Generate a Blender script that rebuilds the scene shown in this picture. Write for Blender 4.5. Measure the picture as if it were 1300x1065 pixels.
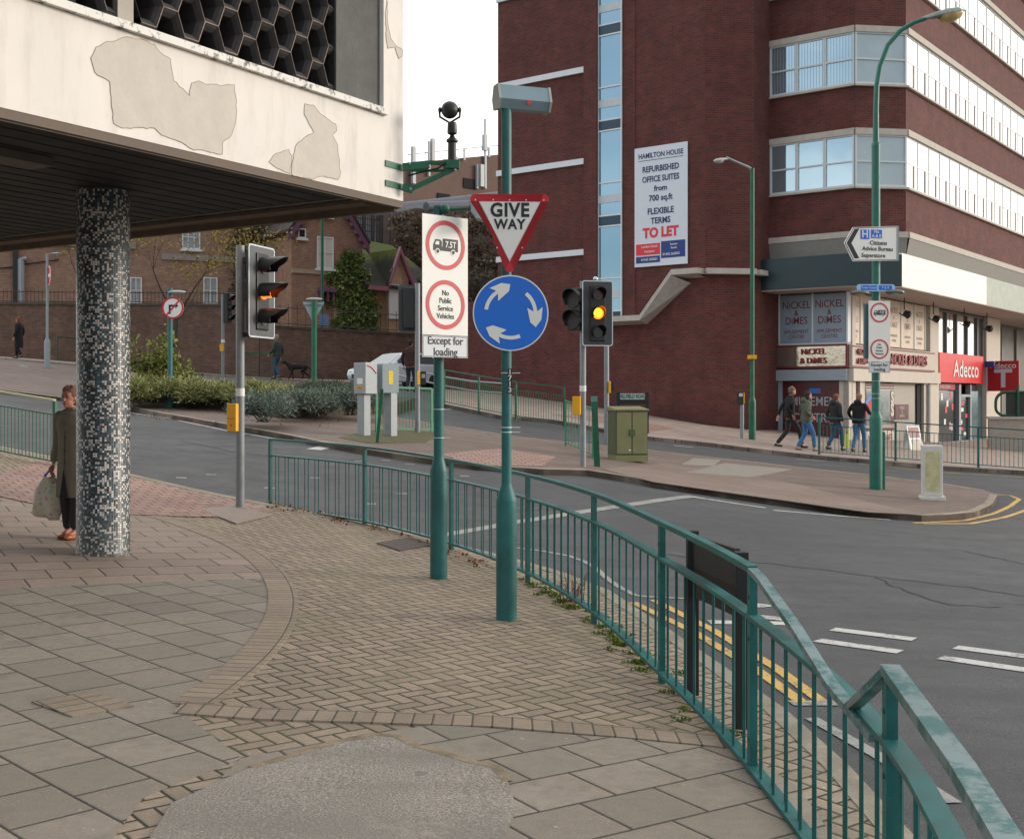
import bpy, bmesh, math, random
import numpy as np
from mathutils import Matrix, Vector
from mathutils.geometry import delaunay_2d_cdt
random.seed(7)
R=math.radians
SC=bpy.context.scene
for o in list(bpy.data.objects): bpy.data.objects.remove(o)
C=SC.collection
# ---------------- camera
H=1.76
cam=bpy.data.cameras.new('camera'); co=bpy.data.objects.new('camera',cam); C.objects.link(co)
co.location=(0,0,H); co.rotation_euler=(R(90),0,0)
cam.sensor_width=36; cam.lens=1520/1300*36; cam.shift_x=0; cam.shift_y=-(532.5-507)/1300
cam.clip_start=.05; cam.clip_end=3000
SC.camera=co
SC.render.resolution_x=1024; SC.render.resolution_y=838
# ---------------- light
SUN_AZ,SUN_EL=84,16
w=bpy.data.worlds.new('World'); SC.world=w; w.use_nodes=True
nt=w.node_tree; nt.nodes.clear()
sky=nt.nodes.new('ShaderNodeTexSky'); sky.sky_type='NISHITA'; sky.sun_disc=False
sky.sun_elevation=R(SUN_EL); sky.sun_rotation=R(SUN_AZ); sky.air_density=1.0; sky.dust_density=2.5; sky.ozone_density=1.5
tc=nt.nodes.new('ShaderNodeTexCoord')
mp=nt.nodes.new('ShaderNodeMapping'); mp.inputs['Scale'].default_value=(1,1,3.2)
nz=nt.nodes.new('ShaderNodeTexNoise'); nz.inputs['Scale'].default_value=2.0; nz.inputs['Detail'].default_value=6; nz.inputs['Roughness'].default_value=.55
cr=nt.nodes.new('ShaderNodeValToRGB'); cr.color_ramp.elements[0].position=.36; cr.color_ramp.elements[1].position=.60
cr.color_ramp.elements[0].color=(.25,.25,.25,1); cr.color_ramp.elements[1].color=(.97,.97,.97,1)
mx=nt.nodes.new('ShaderNodeMix'); mx.data_type='RGBA'
mx.inputs[7].default_value=(10.5,10.3,10.0,1)
bg=nt.nodes.new('ShaderNodeBackground'); bg.inputs['Strength'].default_value=.10
out=nt.nodes.new('ShaderNodeOutputWorld')
L=nt.links.new
sx=nt.nodes.new('ShaderNodeSeparateXYZ'); ad=nt.nodes.new('ShaderNodeMath'); ad.operation='MULTIPLY_ADD'; ad.inputs[1].default_value=.20
L(tc.outputs['Generated'],mp.inputs['Vector']); L(mp.outputs[0],nz.inputs['Vector']); L(tc.outputs['Generated'],sx.inputs[0]); L(sx.outputs[1],ad.inputs[0]); L(nz.outputs['Fac'],ad.inputs[2]); L(ad.outputs[0],cr.inputs[0])
L(cr.outputs[0],mx.inputs[0]); L(sky.outputs[0],mx.inputs[6]); L(mx.outputs[2],bg.inputs['Color']); L(bg.outputs[0],out.inputs[0])
sl=bpy.data.lights.new('sun','SUN'); so=bpy.data.objects.new('sun',sl); C.objects.link(so)
sl.energy=1.1; sl.angle=R(14); sl.color=(1,.91,.80)
sd=Vector((math.sin(R(SUN_AZ))*math.cos(R(SUN_EL)),math.cos(R(SUN_AZ))*math.cos(R(SUN_EL)),math.sin(R(SUN_EL))))
so.rotation_euler=sd.to_track_quat('Z','Y').to_euler()
SC.view_settings.view_transform='Standard'; SC.view_settings.look='None'; SC.view_settings.gamma=1
SC.view_settings.exposure=0.82
SC.render.engine='CYCLES'
# ---------------- terrain
CP=[(1,6,-1.86),(.15,11.5,-1.86),(1,3,-1.86),(-4.65,12.5,-1.56),(-3.9,11.4,-1.6),(-3.4,16.2,-1.55),(-.69,13.4,-1.78),(-1.9,15,-1.67),(-7.7,18.9,-1.0),
(-2,5,-1.82),(-4,8,-1.70),(0,-5,-1.9),(6,6,-1.95),(12,10,-2.1),(1.3,21.9,-1.32),(2.2,24.4,-1.35),(7.14,23.5,-1.88),(8,22.8,-1.98),(6.4,20.5,-1.95),(9.3,23,-2.02),
(8.6,33.6,-1.6),(9.8,31.5,-1.67),(11.6,30,-1.79),(10.9,37,-1.5),(18,47,-1.85),(6.8,34,-1.3),(-20.7,50,1.65),(-10.6,54,.9),(-4.5,49,.5),(-22,52,1.75),(-4.2,57.5,.95),(-32,50,2.3),
(-15.9,41,1.0),(-9.3,32.6,-.25),(-6,36,.1),(-2.9,24.5,-.85),(-5.8,25,-.7),(-.5,43.6,.1),(3.7,40.4,-.5),
(-60,30,4),(-60,90,5.5),(0,120,3.5),(60,20,-2.5),(60,90,-1.5),(-30,-10,-1.2),(40,-10,-2.2),(25,60,-1.4),(-14,12,-.8),(-25,25,1.0)]
def _fit():
    P=np.array(CP,float);n=len(P);s=20.;x=P[:,:2]/s
    d=np.linalg.norm(x[:,None]-x[None],axis=2)
    K=np.where(d>0,d*d*np.log(d+1e-12),0)+np.eye(n)*2e-3
    A=np.zeros((n+3,n+3));A[:n,:n]=K;A[:n,n]=1;A[:n,n+1:]=x;A[n,:n]=1;A[n+1:,:n]=x.T
    return x,np.linalg.solve(A,np.r_[P[:,2],0,0,0]),s
TX,TW,TS=_fit()
def g(X,Y):
    X=max(-75,min(75,X)); Y=max(-20,min(135,Y))
    q=np.array([X,Y])/TS;d=np.linalg.norm(TX-q,axis=1)
    return float(TW[:len(TX)]@(d*d*np.log(d+1e-12))+TW[-3]+TW[-2:]@q)+H
def gp(px,py,off=.1):
    r=(px-650)/1520;k=(507-py)/1520;d=1.5;pd=d
    while d<150:
        if H+k*d<g(r*d,d)+off:
            lo,hi=pd,d
            for _ in range(16):
                m=(lo+hi)/2
                if H+k*m<g(r*m,m)+off:hi=m
                else:lo=m
            return (r*hi,hi,g(r*hi,hi)+off)
        pd=d;d*=1.03
    return (r*150,150.,g(r*150,150)+off)
def P(px,py,d): return Vector(((px-650)/1520*d,d,H+(507-py)/1520*d))
def Zc(z): return z+H
# ---------------- materials
MATS={}
class NT:
    def __init__(s,name):
        s.m=bpy.data.materials.new(name); s.m.use_nodes=True; s.t=s.m.node_tree; s.b=s.t.nodes['Principled BSDF']
    def n(s,t,**k):
        x=s.t.nodes.new(t)
        for a,b in k.items(): setattr(x,a,b)
        return x
    def l(s,a,b): s.t.links.new(a,b)
    def math(s,op,a,b=None,c=None):
        x=s.n('ShaderNodeMath',operation=op)
        for i,v in enumerate((a,b,c)):
            if v is None: continue
            if isinstance(v,(int,float)): x.inputs[i].default_value=v
            else: s.l(v,x.inputs[i])
        return x.outputs[0]
    def mix(s,f,a,b,bt='MIX'):
        x=s.n('ShaderNodeMix',data_type='RGBA',blend_type=bt)
        for i,v in ((0,f),(6,a),(7,b)):
            if isinstance(v,(int,float)): x.inputs[i].default_value=v
            elif isinstance(v,tuple): x.inputs[i].default_value=(*v[:3],1)
            else: s.l(v,x.inputs[i])
        return x.outputs[2]
    def noise(s,vec,sc,det=4,rough=.55):
        x=s.n('ShaderNodeTexNoise'); x.inputs['Scale'].default_value=sc; x.inputs['Detail'].default_value=det; x.inputs['Roughness'].default_value=rough
        if vec is not None: s.l(vec,x.inputs['Vector'])
        return x.outputs['Fac']
    def ramp(s,f,stops):
        x=s.n('ShaderNodeValToRGB'); e=x.color_ramp.elements
        while len(e)<len(stops): e.new(.5)
        for i,(p,c) in enumerate(stops):
            e[i].position=p; e[i].color=(*c[:3],1) if isinstance(c,tuple) else (c,c,c,1)
        s.l(f,x.inputs[0]); return x.outputs[0]
    def bump(s,h,st=.3,dist=.01):
        x=s.n('ShaderNodeBump'); x.inputs['Strength'].default_value=st; x.inputs['Distance'].default_value=dist
        s.l(h,x.inputs['Height']); s.l(x.outputs[0],s.b.inputs['Normal'])
    def col(s,c):
        if isinstance(c,tuple): s.b.inputs['Base Color'].default_value=(*c[:3],1)
        else: s.l(c,s.b.inputs['Base Color'])
    def rough(s,c):
        if isinstance(c,(int,float)): s.b.inputs['Roughness'].default_value=c
        else: s.l(c,s.b.inputs['Roughness'])
    def pos(s): return s.n('ShaderNodeNewGeometry').outputs['Position']
def sc(c,k): return tuple(min(1,x*k) for x in c)
def mat(name,c,r=.6,me=0,var=.18,ns=6,bump=0,bs=60,emit=None,es=1,spec=None):
    if name in MATS: return MATS[name]
    n=NT(name); p=n.pos()
    if var>0:
        f=n.noise(p,ns,5,.6); f2=n.noise(p,ns*7,3,.6)
        k=n.mix(n.ramp(f,[(.3,0.),(.7,1.)]),sc(c,1-var),sc(c,1+var*.7))
        k=n.mix(n.ramp(f2,[(.35,0.),(.75,.35)]),k,sc(c,1-var*1.2))
        n.col(k); n.rough(n.ramp(f,[(.3,max(0,r-.08)),(.7,min(1,r+.08))]))
    else: n.col(c); n.rough(r)
    n.b.inputs['Metallic'].default_value=me
    if spec is not None: n.b.inputs['Specular IOR Level'].default_value=spec
    if bump: n.bump(n.noise(p,bs,4),bump,.01)
    if emit: n.b.inputs['Emission Color'].default_value=(*emit,1); n.b.inputs['Emission Strength'].default_value=es
    MATS[name]=n.m; return n.m
def wall_uv(n):
    ge=n.n('ShaderNodeNewGeometry')
    cx=n.n('ShaderNodeVectorMath',operation='CROSS_PRODUCT'); cx.inputs[0].default_value=(0,0,1); n.l(ge.outputs['True Normal'],cx.inputs[1])
    nm=n.n('ShaderNodeVectorMath',operation='NORMALIZE'); n.l(cx.outputs[0],nm.inputs[0])
    dt=n.n('ShaderNodeVectorMath',operation='DOT_PRODUCT'); n.l(ge.outputs['Position'],dt.inputs[0]); n.l(nm.outputs[0],dt.inputs[1])
    sp=n.n('ShaderNodeSeparateXYZ'); n.l(ge.outputs['Position'],sp.inputs[0])
    cb=n.n('ShaderNodeCombineXYZ'); n.l(dt.outputs['Value'],cb.inputs[0]); n.l(sp.outputs[2],cb.inputs[1])
    return cb.outputs[0],sp.outputs[2]
def brickmat(name,c1,c2,mo,bw=.225,rh=.075,stain=.35,top=None,lowdark=None,mort=.010):
    n=NT(name); uv,z=wall_uv(n)
    b=n.n('ShaderNodeTexBrick'); n.l(uv,b.inputs['Vector'])
    b.inputs['Scale'].default_value=1; b.inputs['Brick Width'].default_value=bw; b.inputs['Row Height'].default_value=rh
    b.inputs['Mortar Size'].default_value=mort; b.inputs['Mortar Smooth'].default_value=.3; b.inputs['Bias'].default_value=0
    b.inputs['Color1'].default_value=(*c1,1); b.inputs['Color2'].default_value=(*c2,1); b.inputs['Mortar'].default_value=(*mo,1)
    p=n.pos()
    k=b.outputs['Color']
    ms=n.n('ShaderNodeVectorMath',operation='MULTIPLY'); ms.inputs[1].default_value=(1,.22,1); n.l(uv,ms.inputs[0])
    k=n.mix(n.ramp(n.noise(uv,1.3,6,.65),[(.38,0.),(.72,stain)]),k,sc(c1,.45))
    k=n.mix(n.ramp(n.noise(ms.outputs[0],1.6,6,.7),[(.42,0.),(.75,stain*.9)]),k,sc(c2,.5))
    k=n.mix(n.ramp(n.noise(p,3.1,3),[(.5,0.),(.8,stain*.55)]),k,sc(c2,1.7))
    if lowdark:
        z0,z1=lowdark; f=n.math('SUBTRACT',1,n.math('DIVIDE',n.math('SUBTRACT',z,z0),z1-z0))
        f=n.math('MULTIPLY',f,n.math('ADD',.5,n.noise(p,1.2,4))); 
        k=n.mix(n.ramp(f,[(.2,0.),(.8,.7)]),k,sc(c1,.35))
    n.col(k); n.rough(.85); n.bump(b.outputs['Fac'],.5,-.006)
    MATS[name]=n.m; return n.m
def uvnode(n): return n.n('ShaderNodeUVMap',uv_map='uv').outputs[0]
# ---------------- mesh builder
MW={}
class MB:
    def __init__(s): s.v=[];s.f=[];s.mi=[];s.cm=0
    def add(s,vs,fs,M=None):
        b=len(s.v)
        for q in vs:
            q=Vector(q)
            s.v.append(M@q if M is not None else q)
        for f in fs: s.f.append([b+i for i in f]); s.mi.append(s.cm)
        return s
    def box(s,x0,x1,y0,y1,z0,z1,M=None):
        return s.add([(x,y,z) for z in (z0,z1) for y in (y0,y1) for x in (x0,x1)],[(0,2,3,1),(4,5,7,6),(0,1,5,4),(2,6,7,3),(0,4,6,2),(1,3,7,5)],M)
    def bbox(s,x0,x1,y0,y1,z0,z1,b=.02,M=None):
        bm=bmesh.new(); bmesh.ops.create_cube(bm,size=1)
        for v in bm.verts: v.co=Vector(((x0+x1)/2+v.co.x*(x1-x0),(y0+y1)/2+v.co.y*(y1-y0),(z0+z1)/2+v.co.z*(z1-z0)))
        bmesh.ops.bevel(bm,geom=bm.edges[:],offset=b,segments=2,affect='EDGES',profile=.6)
        s.bm(bm,M); return s
    def bm(s,bm,M=None):
        bm.verts.index_update()
        s.add([v.co.copy() for v in bm.verts],[[v.index for v in f.verts] for f in bm.faces],M); bm.free(); return s
    def prism(s,poly,h0,h1,M=None):
        n=len(poly)
        a=sum(poly[i][0]*poly[(i+1)%n][1]-poly[(i+1)%n][0]*poly[i][1] for i in range(n))
        if a<0: poly=poly[::-1]
        vs=[(x,y,h0) for x,y in poly]+[(x,y,h1) for x,y in poly]
        fs=[list(range(n))[::-1],list(range(n,2*n))]+[(i,(i+1)%n,n+(i+1)%n,n+i) for i in range(n)]
        return s.add(vs,fs,M)
    def ring(s,r0,r1,h0,h1,n=40,M=None,a0=0,a1=360,cx=0,cy=0):
        full=abs(a1-a0)>=359.9; m=n if full else n+1
        vs=[];fs=[]
        for i in range(m):
            a=R(a0+(a1-a0)*i/n); c,q=math.cos(a),math.sin(a)
            for r,h in ((r0,h1),(r1,h1),(r1,h0),(r0,h0)): vs.append((cx+r*c,cy+r*q,h))
        for i in range(n):
            j=(i+1)%m
            for k in range(4):
                l=(k+1)%4; fs.append((4*i+k,4*i+l,4*j+l,4*j+k))
        if not full: fs+= [(0,3,2,1),(4*n,4*n+1,4*n+2,4*n+3)]
        return s.add(vs,fs,M)
    def disc(s,r,h0,h1,n=40,M=None,cx=0,cy=0): return s.prism([(cx+r*math.cos(2*math.pi*i/n),cy+r*math.sin(2*math.pi*i/n)) for i in range(n)],h0,h1,M)
    def tube(s,pts,rad,n=10,cap=True,M=None):
        pts=[Vector(p) for p in pts]; k=len(pts)
        if isinstance(rad,(int,float)): rad=[rad]*k
        vs=[];fs=[];u=None
        for i,p in enumerate(pts):
            t=((pts[min(i+1,k-1)]-pts[max(i-1,0)])).normalized()
            if u is None:
                u=t.cross(Vector((0,0,1)));
                if u.length<.1: u=t.cross(Vector((0,1,0)))
            u=(u-t*u.dot(t)).normalized(); w_=t.cross(u)
            for j in range(n):
                a=2*math.pi*j/n; vs.append(p+(u*math.cos(a)+w_*math.sin(a))*rad[i])
        for i in range(k-1):
            for j in range(n): fs.append((i*n+j,i*n+(j+1)%n,(i+1)*n+(j+1)%n,(i+1)*n+j))
        if cap: fs+=[list(range(n))[::-1],list(range((k-1)*n,k*n))]
        return s.add(vs,fs,M)
    def bar(s,pts,wd,ht,up=(0,0,1),M=None):
        # rectangular section swept along pts (wd sideways, ht along up)
        pts=[Vector(p) for p in pts]; k=len(pts); vs=[];fs=[]; up=Vector(up)
        for i,p in enumerate(pts):
            t=((pts[min(i+1,k-1)]-pts[max(i-1,0)])).normalized()
            u=t.cross(up).normalized(); q=u.cross(t)
            for a,b in ((-1,-1),(1,-1),(1,1),(-1,1)): vs.append(p+u*wd/2*a+q*ht/2*b)
        for i in range(k-1):
            for j in range(4): fs.append((i*4+j,i*4+(j+1)%4,(i+1)*4+(j+1)%4,(i+1)*4+j))
        fs+=[(3,2,1,0),tuple(range((k-1)*4,k*4))]
        return s.add(vs,fs,M)
    def lathe(s,prof,n=24,M=None):
        vs=[(r*math.cos(2*math.pi*j/n),r*math.sin(2*math.pi*j/n),z) for r,z in prof for j in range(n)]
        k=len(prof); fs=[(i*n+j,i*n+(j+1)%n,(i+1)*n+(j+1)%n,(i+1)*n+j) for i in range(k-1) for j in range(n)]
        fs+=[list(range(n))[::-1],list(range((k-1)*n,k*n))]
        return s.add(vs,fs,M)
    def ell(s,c,r,n=12,M=None):
        bm=bmesh.new(); bmesh.ops.create_uvsphere(bm,u_segments=n,v_segments=max(6,n*2//3),radius=1)
        for v in bm.verts: v.co=Vector((c[0]+v.co.x*r[0],c[1]+v.co.y*r[1],c[2]+v.co.z*r[2]))
        return s.bm(bm,M)
    def quad(s,a,b,c,d): return s.add([a,b,c,d],[(0,1,2,3)])
    def build(s,name,m,parent=None,smooth=False,fix=True):
        me=bpy.data.meshes.new(name)
        X=MW[parent.name].inverted() if parent is not None else None
        me.from_pydata([(X@v if X is not None else v)[:] for v in s.v],[],s.f)
        ms=m if isinstance(m,(list,tuple)) else [m]
        for q in ms: me.materials.append(q)
        if len(ms)>1:
            for p_,i in zip(me.polygons,s.mi): p_.material_index=i
        if fix:
            bm=bmesh.new(); bm.from_mesh(me); bmesh.ops.recalc_face_normals(bm,faces=bm.faces[:]); bm.to_mesh(me); bm.free()
        if smooth:
            for p_ in me.polygons: p_.use_smooth=True
            try: me.set_sharp_from_angle(angle=R(40))
            except Exception: pass
        o=bpy.data.objects.new(name,me); C.objects.link(o)
        if parent is not None: o.parent=parent; MW[o.name]=MW[parent.name]
        else: MW[o.name]=Matrix.Identity(4)
        return o
def sep(b,name,m,par,**k):
    # one object per connected piece
    p=list(range(len(b.v)))
    def f(i):
        while p[i]!=i: p[i]=p[p[i]]; i=p[i]
        return i
    for q in b.f:
        for i in q[1:]: p[f(i)]=f(q[0])
    gr={}
    for q in b.f: gr.setdefault(f(q[0]),[]).append(q)
    o=[]
    for fs in gr.values():
        ix=sorted({i for q in fs for i in q}); mp_={i:j for j,i in enumerate(ix)}
        c=MB(); c.v=[b.v[i] for i in ix]; c.f=[[mp_[i] for i in q] for q in fs]; c.mi=[0]*len(fs); o.append(c.build(name,m,par,**k))
    return o
def thing(name,label,cat,loc,group=None):
    o=bpy.data.objects.new(name,None); C.objects.link(o); o.location=loc; o.empty_display_size=.2
    o['label']=label; o['category']=cat
    if group: o['group']=group
    MW[o.name]=Matrix.Translation(Vector(loc)); return o
def tag(o,label,cat,group=None,kind=None):
    if label: o['label']=label
    if cat: o['category']=cat
    if group: o['group']=group
    if kind: o['kind']=kind
    return o
def struct(o): o['kind']='structure'; return o
def FM(o,right,up=(0,0,1)):
    r=Vector(right).normalized(); u=Vector(up); n=r.cross(u).normalized(); u=n.cross(r)
    M=Matrix.Identity(4)
    for i in range(3): M[i][0]=r[i];M[i][1]=u[i];M[i][2]=n[i];M[i][3]=o[i]
    return M
def yawM(o,a):   # face normal turned a degrees from facing the camera (-Y) towards +X
    return FM(o,(math.cos(R(a)),math.sin(R(a)),0))
def txt(body,size,M,m,parent,name='lettering',x=0,y=0,h=.002,sx=1,bold=0,sp=1,al='CENTER',ext=.0015):
    cu=bpy.data.curves.new('t','FONT'); cu.body=body; cu.size=size; cu.align_x=al; cu.align_y='CENTER'; cu.extrude=ext; cu.offset=bold*size; cu.space_character=sp; cu.resolution_u=3
    ob=bpy.data.objects.new('t',cu); C.objects.link(ob)
    dg=bpy.context.evaluated_depsgraph_get(); me=bpy.data.meshes.new_from_object(ob.evaluated_get(dg))
    bpy.data.objects.remove(ob); bpy.data.curves.remove(cu)
    b=MB(); b.add([(v.co.x*sx+x,v.co.y+y,v.co.z+h+ext) for v in me.vertices],[list(p.vertices) for p in me.polygons],M)
    bpy.data.meshes.remove(me)
    return b.build(name,m,parent,fix=False)
# ---------------- common materials
WHITE=mat('white_paint',(.72,.73,.72),.45,var=.06)
SIGNW=mat('sign_white',(.80,.80,.76),.4,var=.04,ns=3)
SIGNR=mat('sign_red',(.55,.012,.025),.4,var=.1,ns=4)
SIGNRF=mat('sign_red_faded',(.60,.07,.08),.45,var=.12,ns=4)
SIGNB=mat('sign_blue',(.001,.15,.68),.35,var=.08,ns=4)
BLACK=mat('black_plastic',(.012,.012,.014),.45,var=.2)
INK=mat('sign_black',(.012,.014,.018),.5,var=0)
GREY=mat('galvanised_steel',(.24,.26,.28),.5,me=.3,var=.16,ns=9)
GREYL=mat('light_grey_metal',(.30,.33,.35),.5,me=.2,var=.12,ns=9)
def oldpaint(name,c):
    n=NT(name); p=n.pos(); f=n.noise(p,3.5,6,.65)
    k=n.mix(n.ramp(f,[(.35,0.),(.65,1.)]),sc(c,.68),sc(c,1.25))
    k=n.mix(n.ramp(n.noise(p,17,5,.7),[(.60,0.),(.70,.45)]),k,(.03,.05,.035))
    k=n.mix(n.ramp(n.noise(p,60,3,.6),[(.70,0.),(.74,.8)]),k,(.20,.22,.19))
    k=n.mix(n.ramp(n.noise(p,34,4,.7),[(.71,0.),(.75,.85)]),k,(.10,.035,.015))
    n.col(k); n.rough(n.ramp(f,[(.3,.38),(.7,.6)])); n.bump(n.noise(p,45,4),.15,.004); MATS[name]=n.m; return n.m
TEAL=oldpaint('teal_green_paint',(.007,.108,.104)); GREEN=oldpaint('green_paint',(.008,.115,.060))
YEL=mat('yellow_plastic',(.80,.40,.008),.4,var=.08)
ALU=mat('aluminium_edge',(.55,.60,.65),.35,me=.5,var=.08)
GLASSD=mat('dark_glass',(.02,.025,.03),.08,var=0,spec=.8)
SKIN=mat('skin',(.50,.24,.17),.55,var=.12,ns=25)
STEELB=mat('sign_back_grey',(.22,.25,.27),.5,me=.4,var=.15)
# ================= GROUND
def asphalt(name,c,patch=.5,scale=1):
    n=NT(name); p=n.pos()
    f=n.noise(p,.45,6,.6); f2=n.noise(p,2.3,5,.6); f3=n.noise(p,95,2,.7)
    k=n.mix(n.ramp(f,[(.35,0.),(.65,1.)]),sc(c,.84),sc(c,1.2))
    k=n.mix(n.ramp(f2,[(.5,0.),(.75,.45)]),k,sc(c,.7))
    k=n.mix(n.ramp(f3,[(.36,.9),(.5,.1),(.64,.0)]),k,sc(c,.42))
    k=n.mix(n.ramp(f3,[(.56,0.),(.72,.7)]),k,sc(c,2.3))
    vor=n.n('ShaderNodeTexVoronoi',feature='DISTANCE_TO_EDGE'); vor.inputs['Scale'].default_value=.22
    ps=n.n('ShaderNodeVectorMath',operation='ADD'); nz=n.n('ShaderNodeTexNoise'); nz.inputs['Scale'].default_value=1.1; nz.inputs['Detail'].default_value=8; n.l(p,nz.inputs['Vector'])
    n.l(p,ps.inputs[0]); sv=n.n('ShaderNodeVectorMath',operation='SCALE'); sv.inputs['Scale'].default_value=1.6; n.l(nz.outputs['Color'],sv.inputs[0]); n.l(sv.outputs[0],ps.inputs[1]); n.l(ps.outputs[0],vor.inputs['Vector'])
    cr=n.math('MULTIPLY',n.ramp(vor.outputs['Distance'],[(.0,1.),(.006,0.)]),n.ramp(n.noise(p,.35,3),[(.5,0.),(.6,.8)]))
    k=n.mix(cr,k,sc(c,.3))
    st=n.n('ShaderNodeMapping'); st.inputs['Rotation'].default_value=(0,0,.55); st.inputs['Scale'].default_value=(.22,2.0,1); n.l(p,st.inputs['Vector'])
    k=n.mix(n.ramp(n.noise(st.outputs[0],.8,5,.6),[(.40,0.),(.62,.55)]),k,sc(c,.62))
    k=n.mix(n.ramp(n.noise(p,1.4,7,.75),[(.60,0.),(.72,.5)]),k,sc(c,1.55))
    k=n.mix(n.ramp(n.noise(p,5.5,2,.5),[(.70,0.),(.76,.55)]),k,sc(c,.45))
    n.col(k); n.rough(n.ramp(f2,[(.3,.72),(.7,.9)])); n.bump(f3,.55,.006); MATS[name]=n.m; return n.m
ASPH=asphalt('road_asphalt',(.064,.066,.071))
ASPB=asphalt('footway_asphalt',(.16,.118,.098))
def herring(name,c,cell=.105):
    n=NT(name); uv=uvnode(n); sp=n.n('ShaderNodeSeparateXYZ'); n.l(uv,sp.inputs[0])
    m=n.math
    U=m('DIVIDE',sp.outputs[0],cell); V=m('DIVIDE',sp.outputs[1],cell)
    i=m('FLOOR',U); j=m('FLOOR',V); fu=m('FRACT',U); fv=m('FRACT',V)
    k=m('FLOORED_MODULO',m('SUBTRACT',i,j),4)
    k=m('ROUND',k)
    is0=m('COMPARE',k,0,.1);is1=m('COMPARE',k,1,.1);is2=m('COMPARE',k,2,.1);is3=m('COMPARE',k,3,.1)
    hor=m('ADD',is0,is1)
    iu=m('SUBTRACT',1,fu); iv=m('SUBTRACT',1,fv)
    big=lambda a,flag: m('ADD',a,m('MULTIPLY',m('SUBTRACT',1,flag),5))
    ver=m('ADD',is2,is3)
    dl=big(fu,m('ADD',is0,ver)); dr=big(iu,m('ADD',is1,ver)); db=big(fv,m('ADD',hor,is3)); dt=big(iv,m('ADD',hor,is2))
    d=m('MINIMUM',m('MINIMUM',dl,dr),m('MINIMUM',db,dt))
    idu=m('SUBTRACT',i,is1); idv=m('SUBTRACT',j,is2)
    cb=n.n('ShaderNodeCombineXYZ'); n.l(idu,cb.inputs[0]); n.l(idv,cb.inputs[1]); n.l(hor,cb.inputs[2])
    wn=n.n('ShaderNodeTexWhiteNoise',noise_dimensions='3D'); n.l(cb.outputs[0],wn.inputs['Vector'])
    return n,d,wn.outputs['Value']
def paver_finish(n,d,rnd,c,joint=(.035,.037,.022),jw=.05,moss=.5,tint=.22,wn=.02):
    p=n.pos(); f=n.noise(p,1.1,6,.6)
    k=n.mix(rnd,sc(c,1-tint),sc(c,1+tint*.8))
    k=n.mix(n.ramp(n.noise(p,14,5,.65),[(.42,0.),(.72,.6)]),k,sc(c,.66))
    k=n.mix(n.ramp(n.noise(p,110,2,.6),[(.5,0.),(.7,.35)]),k,sc(c,1.6))
    k=n.mix(n.ramp(f,[(.42,0.),(.68,.4)]),k,sc((c[0]*.85,c[1]*.95,c[2]*.8),.8))
    k=n.mix(n.ramp(n.noise(p,2.6,7,.7),[(.55,0.),(.7,.42)]),k,sc(c,.52))
    k=n.mix(n.ramp(n.noise(p,23,1,.3),[(.79,0.),(.81,.6)]),k,(.46,.44,.40))
    mo=n.mix(n.ramp(n.noise(p,.9,4),[(.45,0.),(.62,moss)]),joint,(.07,.085,.015))
    dw=n.math('ADD',d,n.math('MULTIPLY',n.math('SUBTRACT',n.noise(p,40,2),.5),jw*.9))
    jf=n.ramp(dw,[(jw*.55,1.),(jw*1.5,0.)])
    n.col(n.mix(jf,k,mo)); n.rough(.82)
    h=n.math('ADD',n.ramp(d,[(0,0.),(jw*2.6,1.)]),n.math('MULTIPLY',n.noise(p,90,2),.15)); n.bump(h,.7,.006)
    MATS[n.m.name]=n.m; return n.m
n,d,rv=herring('block_paving',None); PAVE=paver_finish(n,d,rv,(.285,.222,.165),joint=(.022,.022,.013),jw=.075,moss=.75)
def gridmat(name,c,w,h,jw=.012,offset=.5,joint=(.03,.027,.022),tint=.12,moss=.15):
    n=NT(name); uv=uvnode(n); sp=n.n('ShaderNodeSeparateXYZ'); n.l(uv,sp.inputs[0]); m=n.math
    V=m('DIVIDE',sp.outputs[1],h); j=m('FLOOR',V); par=m('FLOORED_MODULO',j,2)
    U=m('ADD',m('DIVIDE',sp.outputs[0],w),m('MULTIPLY',par,offset)); i=m('FLOOR',U)
    fu=m('FRACT',U);fv=m('FRACT',V)
    du=m('MULTIPLY',m('MINIMUM',fu,m('SUBTRACT',1,fu)),w); dv=m('MULTIPLY',m('MINIMUM',fv,m('SUBTRACT',1,fv)),h)
    d=m('MINIMUM',du,dv)
    cb=n.n('ShaderNodeCombineXYZ'); n.l(i,cb.inputs[0]); n.l(j,cb.inputs[1])
    wn=n.n('ShaderNodeTexWhiteNoise',noise_dimensions='3D'); n.l(cb.outputs[0],wn.inputs['Vector'])
    return paver_finish(n,d,wn.outputs['Value'],c,joint,jw*.55,moss,tint)
SLAB=gridmat('paving_slabs',(.245,.208,.17),.41,.37,jw=.012,tint=.2)
SLABW=gridmat('paving_slabs_warm',(.295,.222,.18),.45,.40,jw=.012,tint=.12)
SOLD=gridmat('edging_pavers',(.275,.215,.16),.105,.21,jw=.007,offset=0,tint=.18,moss=.3)
TACT=gridmat('red_tactile_paving',(.31,.19,.16),.2,.2,jw=.012,offset=.5,tint=.18)
PAVR=gridmat('shop_footway_paving',(.33,.255,.22),.6,.45,jw=.012,tint=.12)
KERB=mat('kerb_concrete',(.26,.225,.175),.85,var=.35,ns=3,bump=.4,bs=50)
def uvf(ang,ox=0,oy=0):
    c,s=math.cos(R(ang)),math.sin(R(ang))
    return lambda x,y:((x-ox)*c+(y-oy)*s,-(x-ox)*s+(y-oy)*c)
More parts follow.
